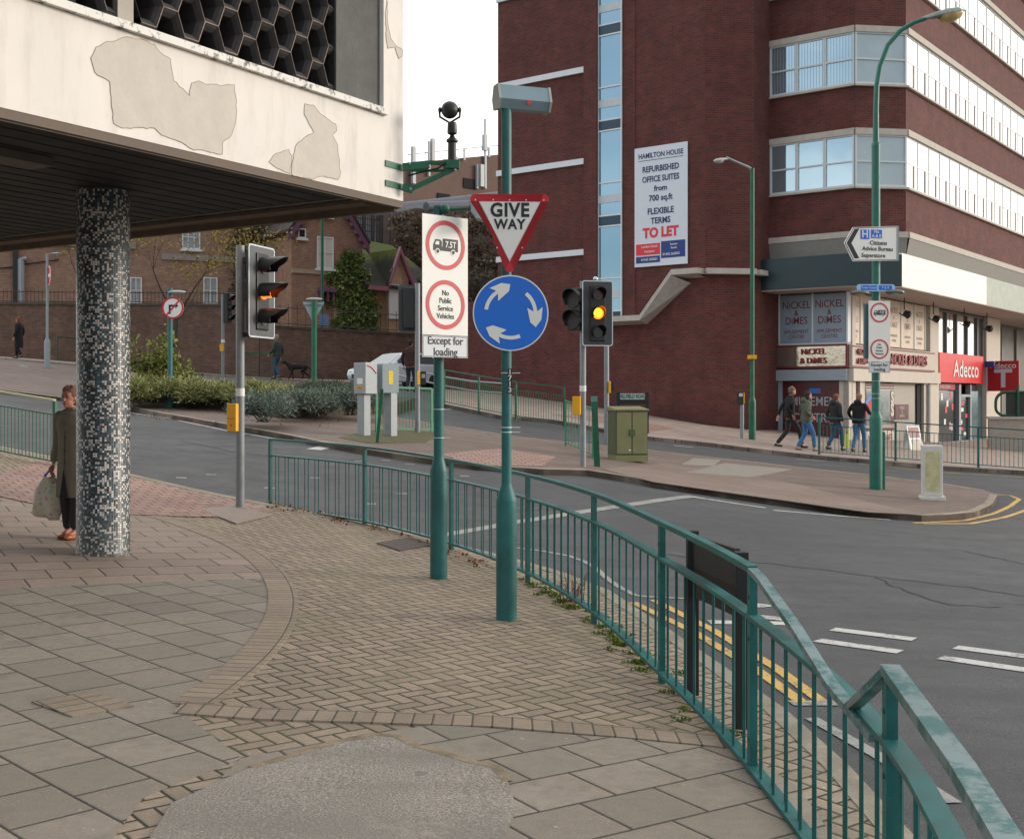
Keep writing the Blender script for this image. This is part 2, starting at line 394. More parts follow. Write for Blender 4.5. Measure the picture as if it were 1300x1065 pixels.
def patch(name,poly,off,m,step=.6,skirt=0,uv=None,kind='structure',parent=None):
    poly=[(float(p[0]),float(p[1])) for p in poly]
    # densify outline
    o=[]
    for a,b in zip(poly,poly[1:]+poly[:1]):
        L_=math.dist(a,b); k=max(1,int(L_/step))
        o+=[(a[0]+(b[0]-a[0])*i/k,a[1]+(b[1]-a[1])*i/k) for i in range(k)]
    n=len(o); xs=[p[0] for p in o]; ys=[p[1] for p in o]; vs=[Vector(p) for p in o]
    nx=int((max(xs)-min(xs))/step); ny=int((max(ys)-min(ys))/step)
    for i in range(1,nx+1):
        for j in range(1,ny+1): vs.append(Vector((min(xs)+i*step+.013*(j%3),min(ys)+j*step)))
    r=delaunay_2d_cdt(vs,[(i,(i+1)%n) for i in range(n)],[list(range(n))],1,1e-5)
    vv,_,ff=r[0],r[1],r[2]
    V=[(v[0],v[1],g(v[0],v[1])+off) for v in vv]; F=[list(f) for f in ff]
    me=bpy.data.meshes.new(name)
    if not skirt and kind: skirt=.012
    if skirt:
        b=len(V); V+=[(x,y,g(x,y)+off) for x,y in o]+[(x,y,g(x,y)+off-skirt) for x,y in o]
        F+=[[b+i,b+(i+1)%n,b+n+(i+1)%n,b+n+i] for i in range(n)]
    me.from_pydata(V,[],F); me.materials.append(m)
    u=me.uv_layers.new(name='uv'); f_=uv or (lambda x,y:(x,y))
    for l in me.loops:
        c=V[l.vertex_index]; u.data[l.index].uv=f_(c[0],c[1])
    bm=bmesh.new(); bm.from_mesh(me); bmesh.ops.recalc_face_normals(bm,faces=bm.faces[:])
    for f in bm.faces:
        if abs(f.normal.z)>.7 and f.normal.z<0: f.normal_flip()
    bm.to_mesh(me); bm.free()
    ob=bpy.data.objects.new(name,me); C.objects.link(ob)
    if kind: ob['kind']=kind
    return ob
def strip(name,pts,wd,off,m,step=.3,dash=None,kind='structure',b=None,side=0,deep=0):
    """ribbon following the ground; side -1/0/+1 puts it left/centred/right of the line"""
    pts=[Vector((p[0],p[1])) for p in pts]; d=[]
    for a,c in zip(pts,pts[1:]):
        k=max(1,int((c-a).length/step)); d+=[a+(c-a)*i/k for i in range(k)]
    d.append(pts[-1]); own=b is None
    if own: b=MB()
    row=[]
    for i,p in enumerate(d):
        t=(d[min(i+1,len(d)-1)]-d[max(i-1,0)]).normalized(); nn=Vector((-t.y,t.x)); c=p-nn*side*wd/2
        l=c+nn*wd/2; r=c-nn*wd/2
        row.append(((l.x,l.y,g(l.x,l.y)+off),(r.x,r.y,g(r.x,r.y)+off)))
    for a,c in zip(row,row[1:]):
        b.quad(a[1],c[1],c[0],a[0])
        if deep:
            for q in (0,1): b.quad(a[q],c[q],(c[q][0],c[q][1],c[q][2]-deep),(a[q][0],a[q][1],a[q][2]-deep))
    if own:
        ob=b.build(name,m,fix=False); ob['kind']=kind; return ob
def axis(lo,hi,st,far,fst):
    return list(np.arange(far[0],lo,fst))+list(np.arange(lo,hi,st))+list(np.arange(hi,far[1]+.1,fst))
xs=axis(-14,14,.6,(-70,70),2.0); ys=axis(0,40,.6,(-20,130),2.0)
b=MB(); b.v=[Vector((x,y,g(x,y))) for y in ys for x in xs]; nx=len(xs)
b.f=[[j*nx+i,j*nx+i+1,(j+1)*nx+i+1,(j+1)*nx+i] for j in range(len(ys)-1) for i in range(nx-1)]; b.mi=[0]*len(b.f)
struct(b.build('road',ASPH,smooth=True,fix=False))
GRS=mat('rough_ground',(.05,.065,.03),.9,var=.4,ns=.5)
b=MB(); x0,x1,y0,y1=xs[0],xs[-1],ys[0],ys[-1]; F_=1500
ring_i=[(x,y0) for x in xs]+[(x1,y) for y in ys[1:]]+[(x,y1) for x in xs[::-1][1:]]+[(x0,y) for y in ys[::-1][1:-1]]
n_=len(ring_i); cx,cy=0,55
for x,y in ring_i: b.v.append(Vector((x,y,g(x,y))))
for x,y in ring_i:
    dx,dy=x-cx,y-cy; k=F_/max(abs(dx),abs(dy)); b.v.append(Vector((cx+dx*k,cy+dy*k,g(x,y))))
b.f=[[i,(i+1)%n_,n_+(i+1)%n_,n_+i] for i in range(n_)]; b.mi=[0]*n_
struct(b.build('ground',GRS,fix=False))
# plaza footway
kl=[(-8.6,19.75),(-7,18.75),(-5.68,17.85),(-4.6,17.1),(-3.5,16.4),(-2.6,15.7),(-1.7,14.9),(-.9,13.95),(-.1,12.95),(.42,12.15),(.8,11.15),(1.08,9.45),(1.29,8.0),(1.44,6.87),(1.5,5.77),(1.5,4),(1.35,1.5),(1.2,-4)]
plz=[(-26,29),(-13.5,23)]+kl+[(-26,-4)]
patch('plaza_pavement',plz,.1,PAVE,.5,.14,uvf(-52,.03,.02))
strip('plaza_kerb',[(-26,29),(-13.5,23)]+kl,.13,.104,KERB,side=-1,deep=.13)
CX,CY,RI,RO=-11.53,7.99,9.71,9.93
th=[R(a) for a in np.arange(-7.6,48,1.5)]
sl1=[(CX+RI*math.cos(t),CY+RI*math.sin(t)) for t in th]
def on(th_): return [(CX+RI*math.cos(t),CY+RI*math.sin(t)) for t in th_]
# slabs inside the circle, two laying directions
p0=sl1[0]; d30=(math.cos(R(30)),math.sin(R(30)))
def splitline(x): return 10.45+(x+3.0)*.62
low=[p for p in sl1 if p[1]<splitline(p[0])]; hi=[p for p in sl1 if p[1]>=splitline(p[0])]
sp=(low[-1][0]*.5+hi[0][0]*.5,low[-1][1]*.5+hi[0][1]*.5)
bl=[(-1.86,6.55),(-1.25,5.95),(-1.35,5.60),(-1.6,5.2),(-1.5,3.6),(-3,-3.5),(-12,-3.5),(-12,splitline(-12))]
patch('plaza_slabs',low[::-1][::-1]+[sp,(-12,splitline(-12))]+[(-12,-3.5),(-3,-3.5),(-1.5,3.6),(-1.6,5.2),(-1.3,5.75),(-1.8,6.53)],.105,SLAB,.5,0,uvf(-44,.1,.16))
patch('plaza_slabs_upper',[sp]+hi+[(-12,17.5),(-12,splitline(-12))],.105,SLABW,.5,0,uvf(30,.1,.1))
arcp=[(CX+RI*math.cos(t),CY+RI*math.sin(t)) for t in th]+[(CX+RO*math.cos(t),CY+RO*math.sin(t)) for t in th[::-1]]
RO2=RI+.24
arcp=[(CX+(RI-.005)*math.cos(t),CY+(RI-.005)*math.sin(t)) for t in th]+[(CX+RO2*math.cos(t),CY+RO2*math.sin(t)) for t in th[::-1]]
patch('paver_ring',arcp,.110,SOLD,.3,0,lambda x,y:(math.atan2(y-CY,x-CX)*RI,math.hypot(x-CX,y-CY)-RI+.015))
# soldier course across the front and slabs / asphalt patch beyond it
fr=[(-1.84,6.5),(-1.35,6.42),(-.75,6.40),(-.1,6.36),(.55,6.2),(1.14,6.02)]
fr2=[(x,y+.22) for x,y in fr]
patch('paver_course',fr+fr2[::-1],.112,SOLD,.3,0,lambda x,y:(x*.98,y-float(np.interp(x,[p[0] for p in fr],[p[1] for p in fr]))+.012))
patch('plaza_slabs_front',[(-1.3,5.75),(-.72,6.2),(-.4,6.395),(.55,6.19),(1.16,6.0),(1.3,5.4),(1.28,4),(1.1,-3.5),(-1.4,-3.5),(-1.5,3.6)],.107,SLAB,.5,0,uvf(33,.1,.2))
FWG=asphalt('footway_patch_asphalt',(.27,.245,.21))
ap=[(-1.22,5.60),(-1.04,5.82),(-.86,6.05),(-.78,6.10),(-.70,6.17),(-.60,6.15),(-.47,5.97),(-.33,5.86),(-.2,5.74),(-.08,5.66),(-.02,5.45),(.02,5.1),(-.05,4.6),(-.2,3),(-1.3,3),(-1.45,5.1)]
patch('asphalt_patch',ap,.1125,FWG,.3,0)
strip('asphalt_patch_edge',ap[:11],.05,.1135,mat('broken_edge',(.26,.20,.13),.9,var=.5,ns=9,bump=.6,bs=40),.05)
patch('dropped_kerb_tactile',[(-6.3,17.9),(-5.5,17.6),(-4.5,16.9),(-3.5,16.25),(-3.15,15.8),(-3.5,15.0),(-4.7,14.6),(-6.0,14.9),(-7.2,15.6),(-7.3,18.6)],.1155,TACT,.4,0,uvf(35))
patch('small_paver_inset',[gp(x,y)[:2] for x,y in [(40,893),(118,880),(170,898),(92,912)]],.114,SOLD,.3,0,uvf(-44))
patch('manhole_cover',[gp(x,y)[:2] for x,y in [(255,648),(300,642),(345,655),(300,666)]],.119,mat('cover_concrete',(.27,.22,.185),.85,var=.2),.3)
patch('service_cover',[gp(x,y)[:2] for x,y in [(478,690),(520,683),(552,692),(508,700)]],.112,mat('cover_iron',(.085,.065,.06),.8,var=.3,ns=20),.3)
# island footway
isf=[(-2,499),(77,509),(165,521),(300,547),(400,566),(450,575),(550,590),(640,600),(690,603),(745,604),(868,624),(1000,643),(1110,657),(1170,662)]
G2=lambda L,o=0:[gp(x,y,o)[:2] for x,y in L]
isl=[(-33,47),(-22,38.5)]+G2(isf)+[(7.25,19.95),(8.0,20.7),(8.9,22.2),(9.7,23.9)]
isb=G2([(1252,629),(1200,620),(1100,608),(960,592),(825,577),(716,566),(652,559),(565,546)])
islb=isb+[(-3.4,31),(-5,37.5),(-9,39.2),(-12,41.5),(-20,45),(-30,49)]
patch('island_footway',isl+islb[0:],.1,ASPB,.7,.12)
strip('island_kerb',isl,.14,.105,KERB,side=-1,deep=.13)
strip('island_back_kerb',islb,.12,.105,KERB,side=-1,deep=.13)
patch('island_tactile',G2([(560,577),(640,570),(705,580),(690,592),(600,590)],.1),.107,TACT,.4,0,uvf(10))
patch('island_cover',G2([(868,600),(950,606),(1005,596),(920,588)],.1),.108,mat('cover_concrete2',(.22,.20,.17),.85,var=.2),.4)
patch('island_cover_small',G2([(865,590),(905,592),(915,584),(880,582)],.1),.108,MATS['cover_concrete2'],.4)
patch('island_grass_strip',G2([(430,556),(470,563),(540,562),(565,549),(480,545)],.1),.108,mat('mossy_soil',(.09,.085,.035),.95,var=.4,ns=8,bump=.5),.4)
patch('warm_paving_area',G2([(765,596),(830,612),(900,622),(1000,636),(1100,650),(1180,654),(1000,612),(840,588)],.1),.106,asphalt('warm_footway',(.21,.155,.125)),.5)
# footway below the office block and shops
hk=G2([(563,517),(640,533),(700,537),(821,559),(900,567),(1000,579),(1100,588),(1198,597),(1300,603),(1400,609),(1550,615)])
patch('shop_footway',hk+[(45,34),(45,75),(12,75),(-3.2,58),(-3.0,44)],.1,PAVR,.8,.12,uvf(-52))
strip('shop_kerb',[(-3.0,44)]+hk+[(45,34)],.13,.105,KERB,side=-1,deep=.13)
patch('shop_footway_tactile',G2([(700,531),(790,545),(825,553),(860,548),(800,538),(760,532)]),.107,TACT,.6,0,uvf(-40))
patch('hill_footway',[(-40,51.5),(-19,46.6),(-15,47.2),(-10,48.9),(-4.5,50.5),(-4.3,60),(-40,60)],.1,PAVR,.8,.12,uvf(10))
# road markings
def worn(name,c):
    n=NT(name); p=n.pos(); f=n.noise(p,22,5,.75); f2=n.noise(p,3,4,.6)
    k=n.mix(n.ramp(n.math('ADD',f,n.math('MULTIPLY',f2,.6)),[(.80,0.),(.95,.85)]),c,(.10,.10,.10)); n.col(k); n.rough(.7); MATS[name]=n.m; return n.m
MKW=worn('white_marking',(.46,.46,.44)); MKY=worn('yellow_marking',(.55,.34,.075)); MKF=worn('faded_marking',(.27,.27,.26))
b=MB()
for seg in ([(165,524),(218,532)],[(226,534),(292,548)],[(300,549),(352,558)],[(376,562),(424,566)],
            [(880,631),(972,645)],[(982,648),(1130,660)]):
    strip('',G2(seg),.10,.006,None,b=b)
strip('',[gp(398,571,0)[:2],gp(422,566,0)[:2]],.3,.0062,None,b=b)
ob=b.build('white_lane_markings',MKW,fix=False); struct(ob)
b=MB(); strip('',G2([(880,630),(800,641),(720,653),(650,664),(560,680)]),.2,.006,None,b=b); struct(b.build('faded_stop_line',MKF,fix=False))
b=MB()
for q in ([(1037,813),(1143,828)],[(1057,799),(1161,812)],[(1194,835),(1310,852)],[(1213,822),(1320,836)],[(900,790),(1012,792)],[(955,782),(1010,788)]):
    strip('',G2(q),.17,.006,None,b=b)
struct(b.build('give_way_lines',MKW,fix=False))
b=MB()
strip('',G2([(640,694),(690,700),(722,706),(742,713),(757,722),(770,734),(787,746),(808,757)]),.07,.006,None,b=b)
strip('',G2([(810,757),(905,762)]),.08,.0062,None,b=b)
strip('',G2([(1004,893),(1062,893)]),.13,.006,None,b=b)
strip('',[gp(1030,912,0)[:2],gp(1115,960,0)[:2],gp(1210,1020,0)[:2]],.09,.0064,None,b=b)
struct(b.build('kerbside_white_line',MKF,fix=False))
b=MB()
strip('',G2([(804,765),(880,802),(960,850),(1018,892)]),.09,.006,None,b=b)
strip('',G2([(830,762),(905,800),(985,848),(1042,890)]),.09,.006,None,b=b)
struct(b.build('double_yellow_lines',MKY,fix=False))
b=MB(); 
e1=G2([(1160,664),(1225,661),(1262,652),(1282,643),(1294,634),(1282,629),(1262,628)])
e2=G2([(1172,665),(1232,665),(1275,657),(1310,645),(1335,636)])
strip('',e1,.09,.006,None,b=b); strip('',e2,.09,.0064,None,b=b)
strip('',G2([(1090,589),(1198,600),(1300,606),(1400,612)]),.08,.006,None,b=b)
struct(b.build('island_yellow_lines',MKY,fix=False))
b=MB()
for x,y in [(490,585),(520,590),(455,586),(400,607),(342,620),(470,640),(510,627),(590,605),(230,607),(268,603)]:
    c=gp(x,y,0); strip('',[(c[0]-.08,c[1]),(c[0]+.08,c[1]+.02)],.08,.006,None,b=b)
struct(b.build('crossing_stud_marks',MKF,fix=False))
b=MB()
for q in ([(885,745),(905,752)],[(935,765),(965,772)]):
    c=gp(*[(q[0][0]+q[1][0])/2,(q[0][1]+q[1][1])/2],0)
    ell=[(c[0]+.22*math.cos(a),c[1]+.12*math.sin(a)) for a in np.linspace(0,2*math.pi,15)[:-1]]
    b.add([(x,y,g(x,y)+.006) for x,y in ell],[list(range(14))])
struct(b.build('chevron_road_marks',MKW,fix=False))
b=MB()
for q in ([(856,566),(880,568)],[(935,570),(965,573)],[(1010,583),(1050,586)],[(940,585),(985,590)],[(25,464),(34,466)],[(62,466),(73,467)]):
    strip('',[gp(x,y,0 if x>100 else .1)[:2] for x,y in q],.18,.006 if q[0][0]>100 else .108,None,b=b)
struct(b.build('side_road_dashes',MKF,fix=False))
CRK=mat('road_crack',(.018,.018,.019),.9,var=.2)
b=MB(); rs_=random.Random(12)
for L_ in ([(940,712),(1000,718),(1045,724),(1100,731),(1160,738),(1230,746),(1320,759)],[(1225,700),(1262,708),(1330,722)],[(1110,732),(1150,750),(1200,768),(1290,772)],[(820,700),(870,708),(930,712)],[(600,640),(660,648),(720,646)],[(230,560),(300,575),(380,583)]):
    q=G2(L_); o=[]
    for a_,c_ in zip(q,q[1:]):
        k=max(2,int(math.dist(a_,c_)/.12))
        o+=[(a_[0]+(c_[0]-a_[0])*i/k+rs_.gauss(0,.018),a_[1]+(c_[1]-a_[1])*i/k+rs_.gauss(0,.03)) for i in range(k)]
    strip('',o,.022,.004,None,b=b,step=.2)
struct(b.build('road_cracks',CRK,fix=False))
# ================= LEFT CONCRETE BUILDING
def wpaint():
    n=NT('white_masonry_paint'); p=n.pos(); uv,z=wall_uv(n)
    ms=n.n('ShaderNodeVectorMath',operation='MULTIPLY'); ms.inputs[1].default_value=(1,.15,1); n.l(uv,ms.inputs[0])
    c=(.70,.66,.62)
    k=n.mix(n.ramp(n.noise(p,.8,5),[(.35,0.),(.65,1.)]),sc(c,.96),sc(c,1.04))
    k=n.mix(n.ramp(n.noise(ms.outputs[0],5,6,.7),[(.50,0.),(.75,.5)]),k,(.42,.37,.31)); k=n.mix(n.ramp(n.noise(p,2.2,7,.7),[(.56,0.),(.7,.35)]),k,(.52,.49,.45))
    k=n.mix(n.ramp(n.noise(p,30,3,.7),[(.68,0.),(.75,.35)]),k,(.35,.32,.28))
    n.col(k); n.rough(.7); n.bump(n.noise(p,12,5),.15,.01); MATS['white_masonry_paint']=n.m; return n.m
WP=wpaint()
CONC=mat('bare_concrete',(.56,.51,.45),.85,var=.1,ns=5,bump=.25,bs=25)
def sillmat():
    n=NT('stained_sill'); p=n.pos()
    k=n.mix(n.ramp(n.noise(p,11,6,.8),[(.52,0.),(.60,.9)]),(.72,.70,.66),(.10,.095,.09)); n.col(k); n.rough(.8); return n.m
SILL=sillmat()
DKCONC=mat('dark_weathered_concrete',(.115,.118,.11),.9,var=.35,ns=2.5,bump=.4,bs=30)
HEXF=mat('aggregate_screen',(.042,.037,.038),.85,var=.35,ns=18,bump=.4,bs=90)
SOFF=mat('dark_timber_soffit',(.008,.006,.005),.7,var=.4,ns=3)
TRIM=mat('brown_soffit_trim',(.13,.095,.07),.7,var=.3,ns=5)
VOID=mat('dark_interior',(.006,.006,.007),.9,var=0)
K=Vector((-1.10,12.1)); E1=Vector((-.525,-.851)).normalized(); E2=Vector((-.851,.525)).normalized()
def LB(t,o,z):   # o = outwards from the street face
    q=K+E1*t-E2*o; return Vector((q.x,q.y,Zc(z)))
def lbox(b,t0,t1,o0,o1,z0,z1):
    b.add([LB(t,o,z) for z in (z0,z1) for o in (o0,o1) for t in (t0,t1)],[(0,2,3,1),(4,5,7,6),(0,1,5,4),(2,6,7,3),(0,4,6,2),(1,3,7,5)])
lb=thing('concrete_building','white painted concrete building overhanging the paved plaza, with peeling paint and a black honeycomb screen','building',(K.x,K.y,Zc(2.0)))
b=MB(); lbox(b,0,16,-.35,0,2.0,2.80); lbox(b,0,.32,-.6,0,2.80,8); lbox(b,0.001,.35,-11,-.35,2.03,8); lbox(b,.35,16,-.35,-.03,8-.4,8)
b.build('fascia_wall',WP,lb)
b=MB(); lbox(b,.30,16,-.40,.05,2.803,2.865); b.build('window_sill',SILL,lb)
b=MB(); lbox(b,.321,.98,-.42,-.05,2.867,7.6); b.build('grey_panel',DKCONC,lb)
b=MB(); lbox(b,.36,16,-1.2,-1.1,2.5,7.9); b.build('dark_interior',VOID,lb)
b=MB()
for i in range(28):
    t=1.1+i*.33; lbox(b,t,t+.12,-.98,-.95,2.87,6.5)
b.build('interior_blind',mat('beige_blind',(.30,.26,.21),.9,var=.2),lb)
b=MB(); lbox(b,3.38,3.53,-.55,-.06,2.867,7.6); b.build('mullion',mat('stone_mullion',(.40,.36,.31),.85,var=.15),lb)
hexgold=mat('screen_edge_stain',(.42,.31,.25),.8,var=.5,ns=8)
def screen(t0,t1):
    b=MB(); pw=.222; ph=.37; wt=.074; wm=(pw*2-wt*2)/2
    k=0; t=t0
    while t<t1:
        z=2.75+(ph/2 if k%2 else 0)
        while z<6.6:
            def hx(s,o,dz=0):
                a,m_=wt*s*1.0+0,(pw-wt)*s
                return [LB(min(max(t+x,t0-.02),t1+.02),o,max(z+y,2.868)) for x,y in ((-wt*s,ph/2*s),(wt*s,ph/2*s),(m_,0),(wt*s,-ph/2*s),(-wt*s,-ph/2*s),(-m_,0))]
            if z-ph/2<2.80 and False: pass
            A=hx(.985,-.07);B=hx(.86,-.085);B2=hx(.70,-.12);D=hx(.60,-.42);base=len(b.v)
            b.v+=A+B+B2+D
            for r in range(3):
                for i in range(6):
                    j=(i+1)%6; b.f.append([base+r*6+i,base+r*6+j,base+(r+1)*6+j,base+(r+1)*6+i]); b.mi.append(0)
            z+=ph
        t+=pw; k+=1
    return b
screen(1.0,3.36).build('honeycomb_screen',HEXF,lb)
screen(3.55,6.9).build('honeycomb_screen',HEXF,lb)
b=MB()   # cement lines along cell joints
pw,ph,wt=.222,.37,.074
for t0,t1 in ((1.0,3.36),(3.55,6.9)):
    k=0;t=t0
    while t<t1:
        z=2.75+(ph/2 if k%2 else 0)
        while z<6.6:
            for (x0,y0),(x1,y1) in (((-wt,ph/2),(wt,ph/2)),((wt,ph/2),(pw-wt,0)),((-wt,ph/2),(-(pw-wt),0))):
                if z+min(y0,y1)>2.9 and t0<t+min(x0,x1) and t+max(x0,x1)<t1: b.tube([LB(t+x0,-.066,z+y0),LB(t+x1,-.066,z+y1)],.004,4)
            z+=ph
        t+=pw;k+=1
b.build('screen_joints',hexgold,lb)
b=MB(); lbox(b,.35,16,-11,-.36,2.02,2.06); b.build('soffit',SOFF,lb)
b=MB()
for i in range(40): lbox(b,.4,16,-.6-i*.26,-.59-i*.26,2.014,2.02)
b2=MB(); lbox(b2,3.2,9.5,-1.55,-1.25,1.95,2.02); b2.build('soffit_pale_strip',mat('soffit_box_grey',(.10,.085,.075),.7,var=.2),lb); b.build('soffit_batten',mat('soffit_batten_wood',(.010,.008,.006),.7,var=.3),lb)  # pale trim strip fixed under the soffit, not a lamp
b=MB(); lbox(b,.0,16,-.06,-.004,1.93,1.998); lbox(b,.0,.07,-11,-.06,1.90,2.0); lbox(b,.07,.3,-11,-.3,1.97,2.0); b.build('soffit_trim',TRIM,lb)
def fpx(px,py):  # point on the street face under a photo pixel
    r=(px-650)/1520; t=(K.x-r*K.y)/(-(E1.x)+r*E1.y); t=(K.x-r*K.y)/(r*E1.y-E1.x); d=K.y+E1.y*t
    return t,(507-py)/1520*d
random.seed(3)
def peel(pl):
    o=[]
    pts=[fpx(*p) for p in pl]
    for a,c in zip(pts,pts[1:]+pts[:1]):
        k=max(2,int(math.dist(a,c)/.035))
        for i in range(k):
            jx,jy=(random.uniform(-.008,.008),random.uniform(-.008,.008)) if i else (0,0)
            o.append((a[0]+(c[0]-a[0])*i/k+jx,a[1]+(c[1]-a[1])*i/k+jy))
    return o
pa=[(115,74),(122,60),(136,53),(148,52),(160,47),(178,50),(196,57),(202,66),(216,75),(219,96),(220,103),(232,113),(240,122),(243,106),(252,103),(262,108),(284,109),(297,108),(300,130),(299,155),(294,172),(283,180),(282,196),(262,192),(246,191),(230,181),(205,172),(196,163),(172,162),(155,163),(144,157),(141,130),(139,104),(120,92)]
pb=[(387,132),(398,134),(404,142),(414,150),(426,158),(427,167),(422,172),(428,184),(430,200),(432,220),(429,228),(412,224),(395,228),(370,222),(372,197),(376,184),(388,174),(398,168),(392,158),(386,146)]
pc=[(341,206),(350,195),(366,190),(370,198),(368,221),(352,214)]
pd=[(491,0),(492,30),(496,50),(502,58),(511,64),(510,72),(506,75),(501,60),(492,62),(490,48),(489,20)]
PR=mat('peeled_paint_edge',(.78,.75,.71),.7,var=.04)
for pl in (pa,pb,pc,pd):
    o=peel(pl); b=MB(); n_=len(o)
    b.add([LB(t,.003,z) for t,z in o],[list(range(n_))]); b.build('bare_patch',CONC,lb)
    b=MB(); b.tube([LB(t,.003,z) for t,z in o]+[LB(*[o[0][0],.003,o[0][1]])],.0028,4); b.build('paint_edge',mat('paint_edge_shadow',(.42,.35,.28),.8,var=.5,ns=3),lb)
# column
def mosaic():
    n=NT('mosaic_tiles'); tcn=n.n('ShaderNodeTexCoord'); sp=n.n('ShaderNodeSeparateXYZ'); n.l(tcn.outputs['Object'],sp.inputs[0]); m=n.math
    u=m('DIVIDE',m('MULTIPLY',m('ARCTAN2',sp.outputs[1],sp.outputs[0]),.25),.0215); v=m('DIVIDE',sp.outputs[2],.0215)
    cb=n.n('ShaderNodeCombineXYZ'); n.l(m('FLOOR',u),cb.inputs[0]); n.l(m('FLOOR',v),cb.inputs[1])
    wn=n.n('ShaderNodeTexWhiteNoise',noise_dimensions='2D'); n.l(cb.outputs[0],wn.inputs['Vector'])
    fu=m('FRACT',u); fv=m('FRACT',v)
    d=m('MINIMUM',m('MINIMUM',fu,m('SUBTRACT',1,fu)),m('MINIMUM',fv,m('SUBTRACT',1,fv)))
    x=n.n('ShaderNodeValToRGB'); x.color_ramp.interpolation='CONSTANT'; e=x.color_ramp.elements
    for i in range(3): e.new(.5)
    for i,(p_,c) in enumerate([(0,(.008,.009,.012,1)),(.30,(.018,.055,.078,1)),(.52,(.05,.095,.115,1)),(.64,(.60,.55,.52,1)),(.90,(.28,.26,.25,1))]): e[i].position=p_; e[i].color=c
    n.l(wn.outputs['Value'],x.inputs[0])
    k=n.mix(n.ramp(d,[(.05,1.),(.10,0.)]),x.outputs[0],(.06,.055,.05))
    z=sp.outputs[2]; low=n.math('MULTIPLY',n.ramp(z,[(0,.8),(.5,0.)]),n.noise(n.pos(),4,4)); k=n.mix(low,k,(.12,.115,.09))
    n.col(k); n.rough(.32); n.bump(n.ramp(d,[(.02,0.),(.15,1.)]),.5,.002); return n.m
MOS=mosaic()
cz=g(-3.98,11.66)+.1
co_=thing('mosaic_column','round column clad in tiny black, white and teal mosaic tiles, under the overhanging white building','column',(-3.98,11.66,cz))
b=MB(); b.lathe([(.262,-.02),(.262,.02),(.25,.04),(.25,Zc(2.02)-cz)],64,Matrix.Translation((-3.98,11.66,cz))); b.build('shaft',MOS,co_,True)
# camera bracket on the corner
def cctv():
    r=thing('security_camera','black dome security camera on a green bracket at the corner of the white building','camera',LB(0,.1,2.2))
    b=MB()
    for zz in (2.335,2.14):
        lbox(b,.0,.30,.0,.012,zz-.03,zz+.03)
    d=12.1
    A=P(500,212,12.05);B=P(582,208,12.2)
    b.bar([LB(.06,.04,2.33),P(545,209,12.05)],.05,.075)
    b.bar([P(545,206.5,12.05),P(582,209,12.05)],.05,.035); b.bar([P(522,217,12.2),P(570,217,12.2)],.04,.02); b.bar([P(563,209,12.05),P(583,209.5,12.05)],.1,.085)
    b.bar([LB(.06,.04,2.135),P(524,241,12.05)],.05,.075); b.bar([P(522,240,12.05),P(578,214,12.05)],.035,.045)
    b.build('bracket',GREEN,r)
    b=MB()
    for x,y in ((483,204),(500,207),(483,236),(500,239),(520,208),(521,240),(578,216)): b.ell(P(x,y,12.0),(.012,.012,.012),8)
    sep(b,'bolt',GREYL,r)
    b=MB(); q=P(574,208,12.1); s=12.1/1520
    b.lathe([(6.2*s,-2*s),(8.5*s,0),(8.5*s,2*s),(5.6*s,4*s),(5.4*s,26*s),(7.5*s,28*s),(7.5*s,30*s),(4*s,33*s),(2.5*s,36*s),(6*s,38*s),(6.3*s,39*s),(6*s,49*s),(5.5*s,52*s)],20,Matrix.Translation(q)); b.build('mast',BLACK,r,True)
    b=MB(); c=P(571,140,12.1); b.ell(c,(.088,.088,.088),20); b.build('camera_head',BLACK,r,True)
    b=MB(); b.tube([c+Vector((-.105,0,.0)),c+Vector((-.10,0,-.07)),c+Vector((0,0,-.13)),c+Vector((.10,0,-.07)),c+Vector((.105,0,.0))],.012,8); b.ell(c+Vector((-.1,0,0)),(.02,.03,.03),8);b.ell(c+Vector((.1,0,0)),(.02,.03,.03),8); b.build('yoke',BLACK,r,True)
    b=MB(); b.tube([LB(.0,.06,2.25),P(530,220,12.1),P(556,214,12.0),P(566,207,11.98)],.01,6); b.build('cable',BLACK,r,True)
cctv()
b=MB()
# ================= OFFICE BLOCK
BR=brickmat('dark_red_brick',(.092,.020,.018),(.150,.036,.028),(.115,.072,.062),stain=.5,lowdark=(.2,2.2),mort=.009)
BRL=brickmat('sunlit_red_brick',(.15,.05,.042),(.20,.07,.058),(.12,.08,.07),stain=.35,mort=.006)
BAND=mat('concrete_band',(.50,.46,.41),.85,var=.15,ns=4)
WBAND=mat('white_band',(.72,.76,.80),.5,var=.05)
FRM=mat('white_window_frame',(.62,.66,.68),.45,var=.06)
def glassm(name,c,me,r=.04,wav=0):
    n=NT(name); n.col(c); n.b.inputs['Metallic'].default_value=me; n.rough(r); n.b.inputs['Specular IOR Level'].default_value=.8
    if wav:
        n.bump(n.noise(n.pos(),wav,2),.10,.05)
    MATS[name]=n.m; return n.m
GL1=glassm('reflecting_glass',(.42,.55,.62),.75,.04,.6)
GL2=glassm('mirror_glass',(.85,.84,.80),.92,.06,.5)
GLT=glassm('tower_glass',(.22,.36,.46),.7,.06,.4)
uR=Vector((.6046,.7965)); nR=Vector((.7965,-.6046)); uL=Vector((-.7965,.6046)); nL=Vector((-.6046,-.7965)); uC=Vector((.9913,.1322)); nC=Vector((.1322,-.9913))
C1=Vector((10.875,38.)); C2=C1+uC*1.715; Q=C1+uL*2.885; S_=Vector((6.21,38.53)); R_=Vector((7.827,38.75)); T0=S_+uL*8.445
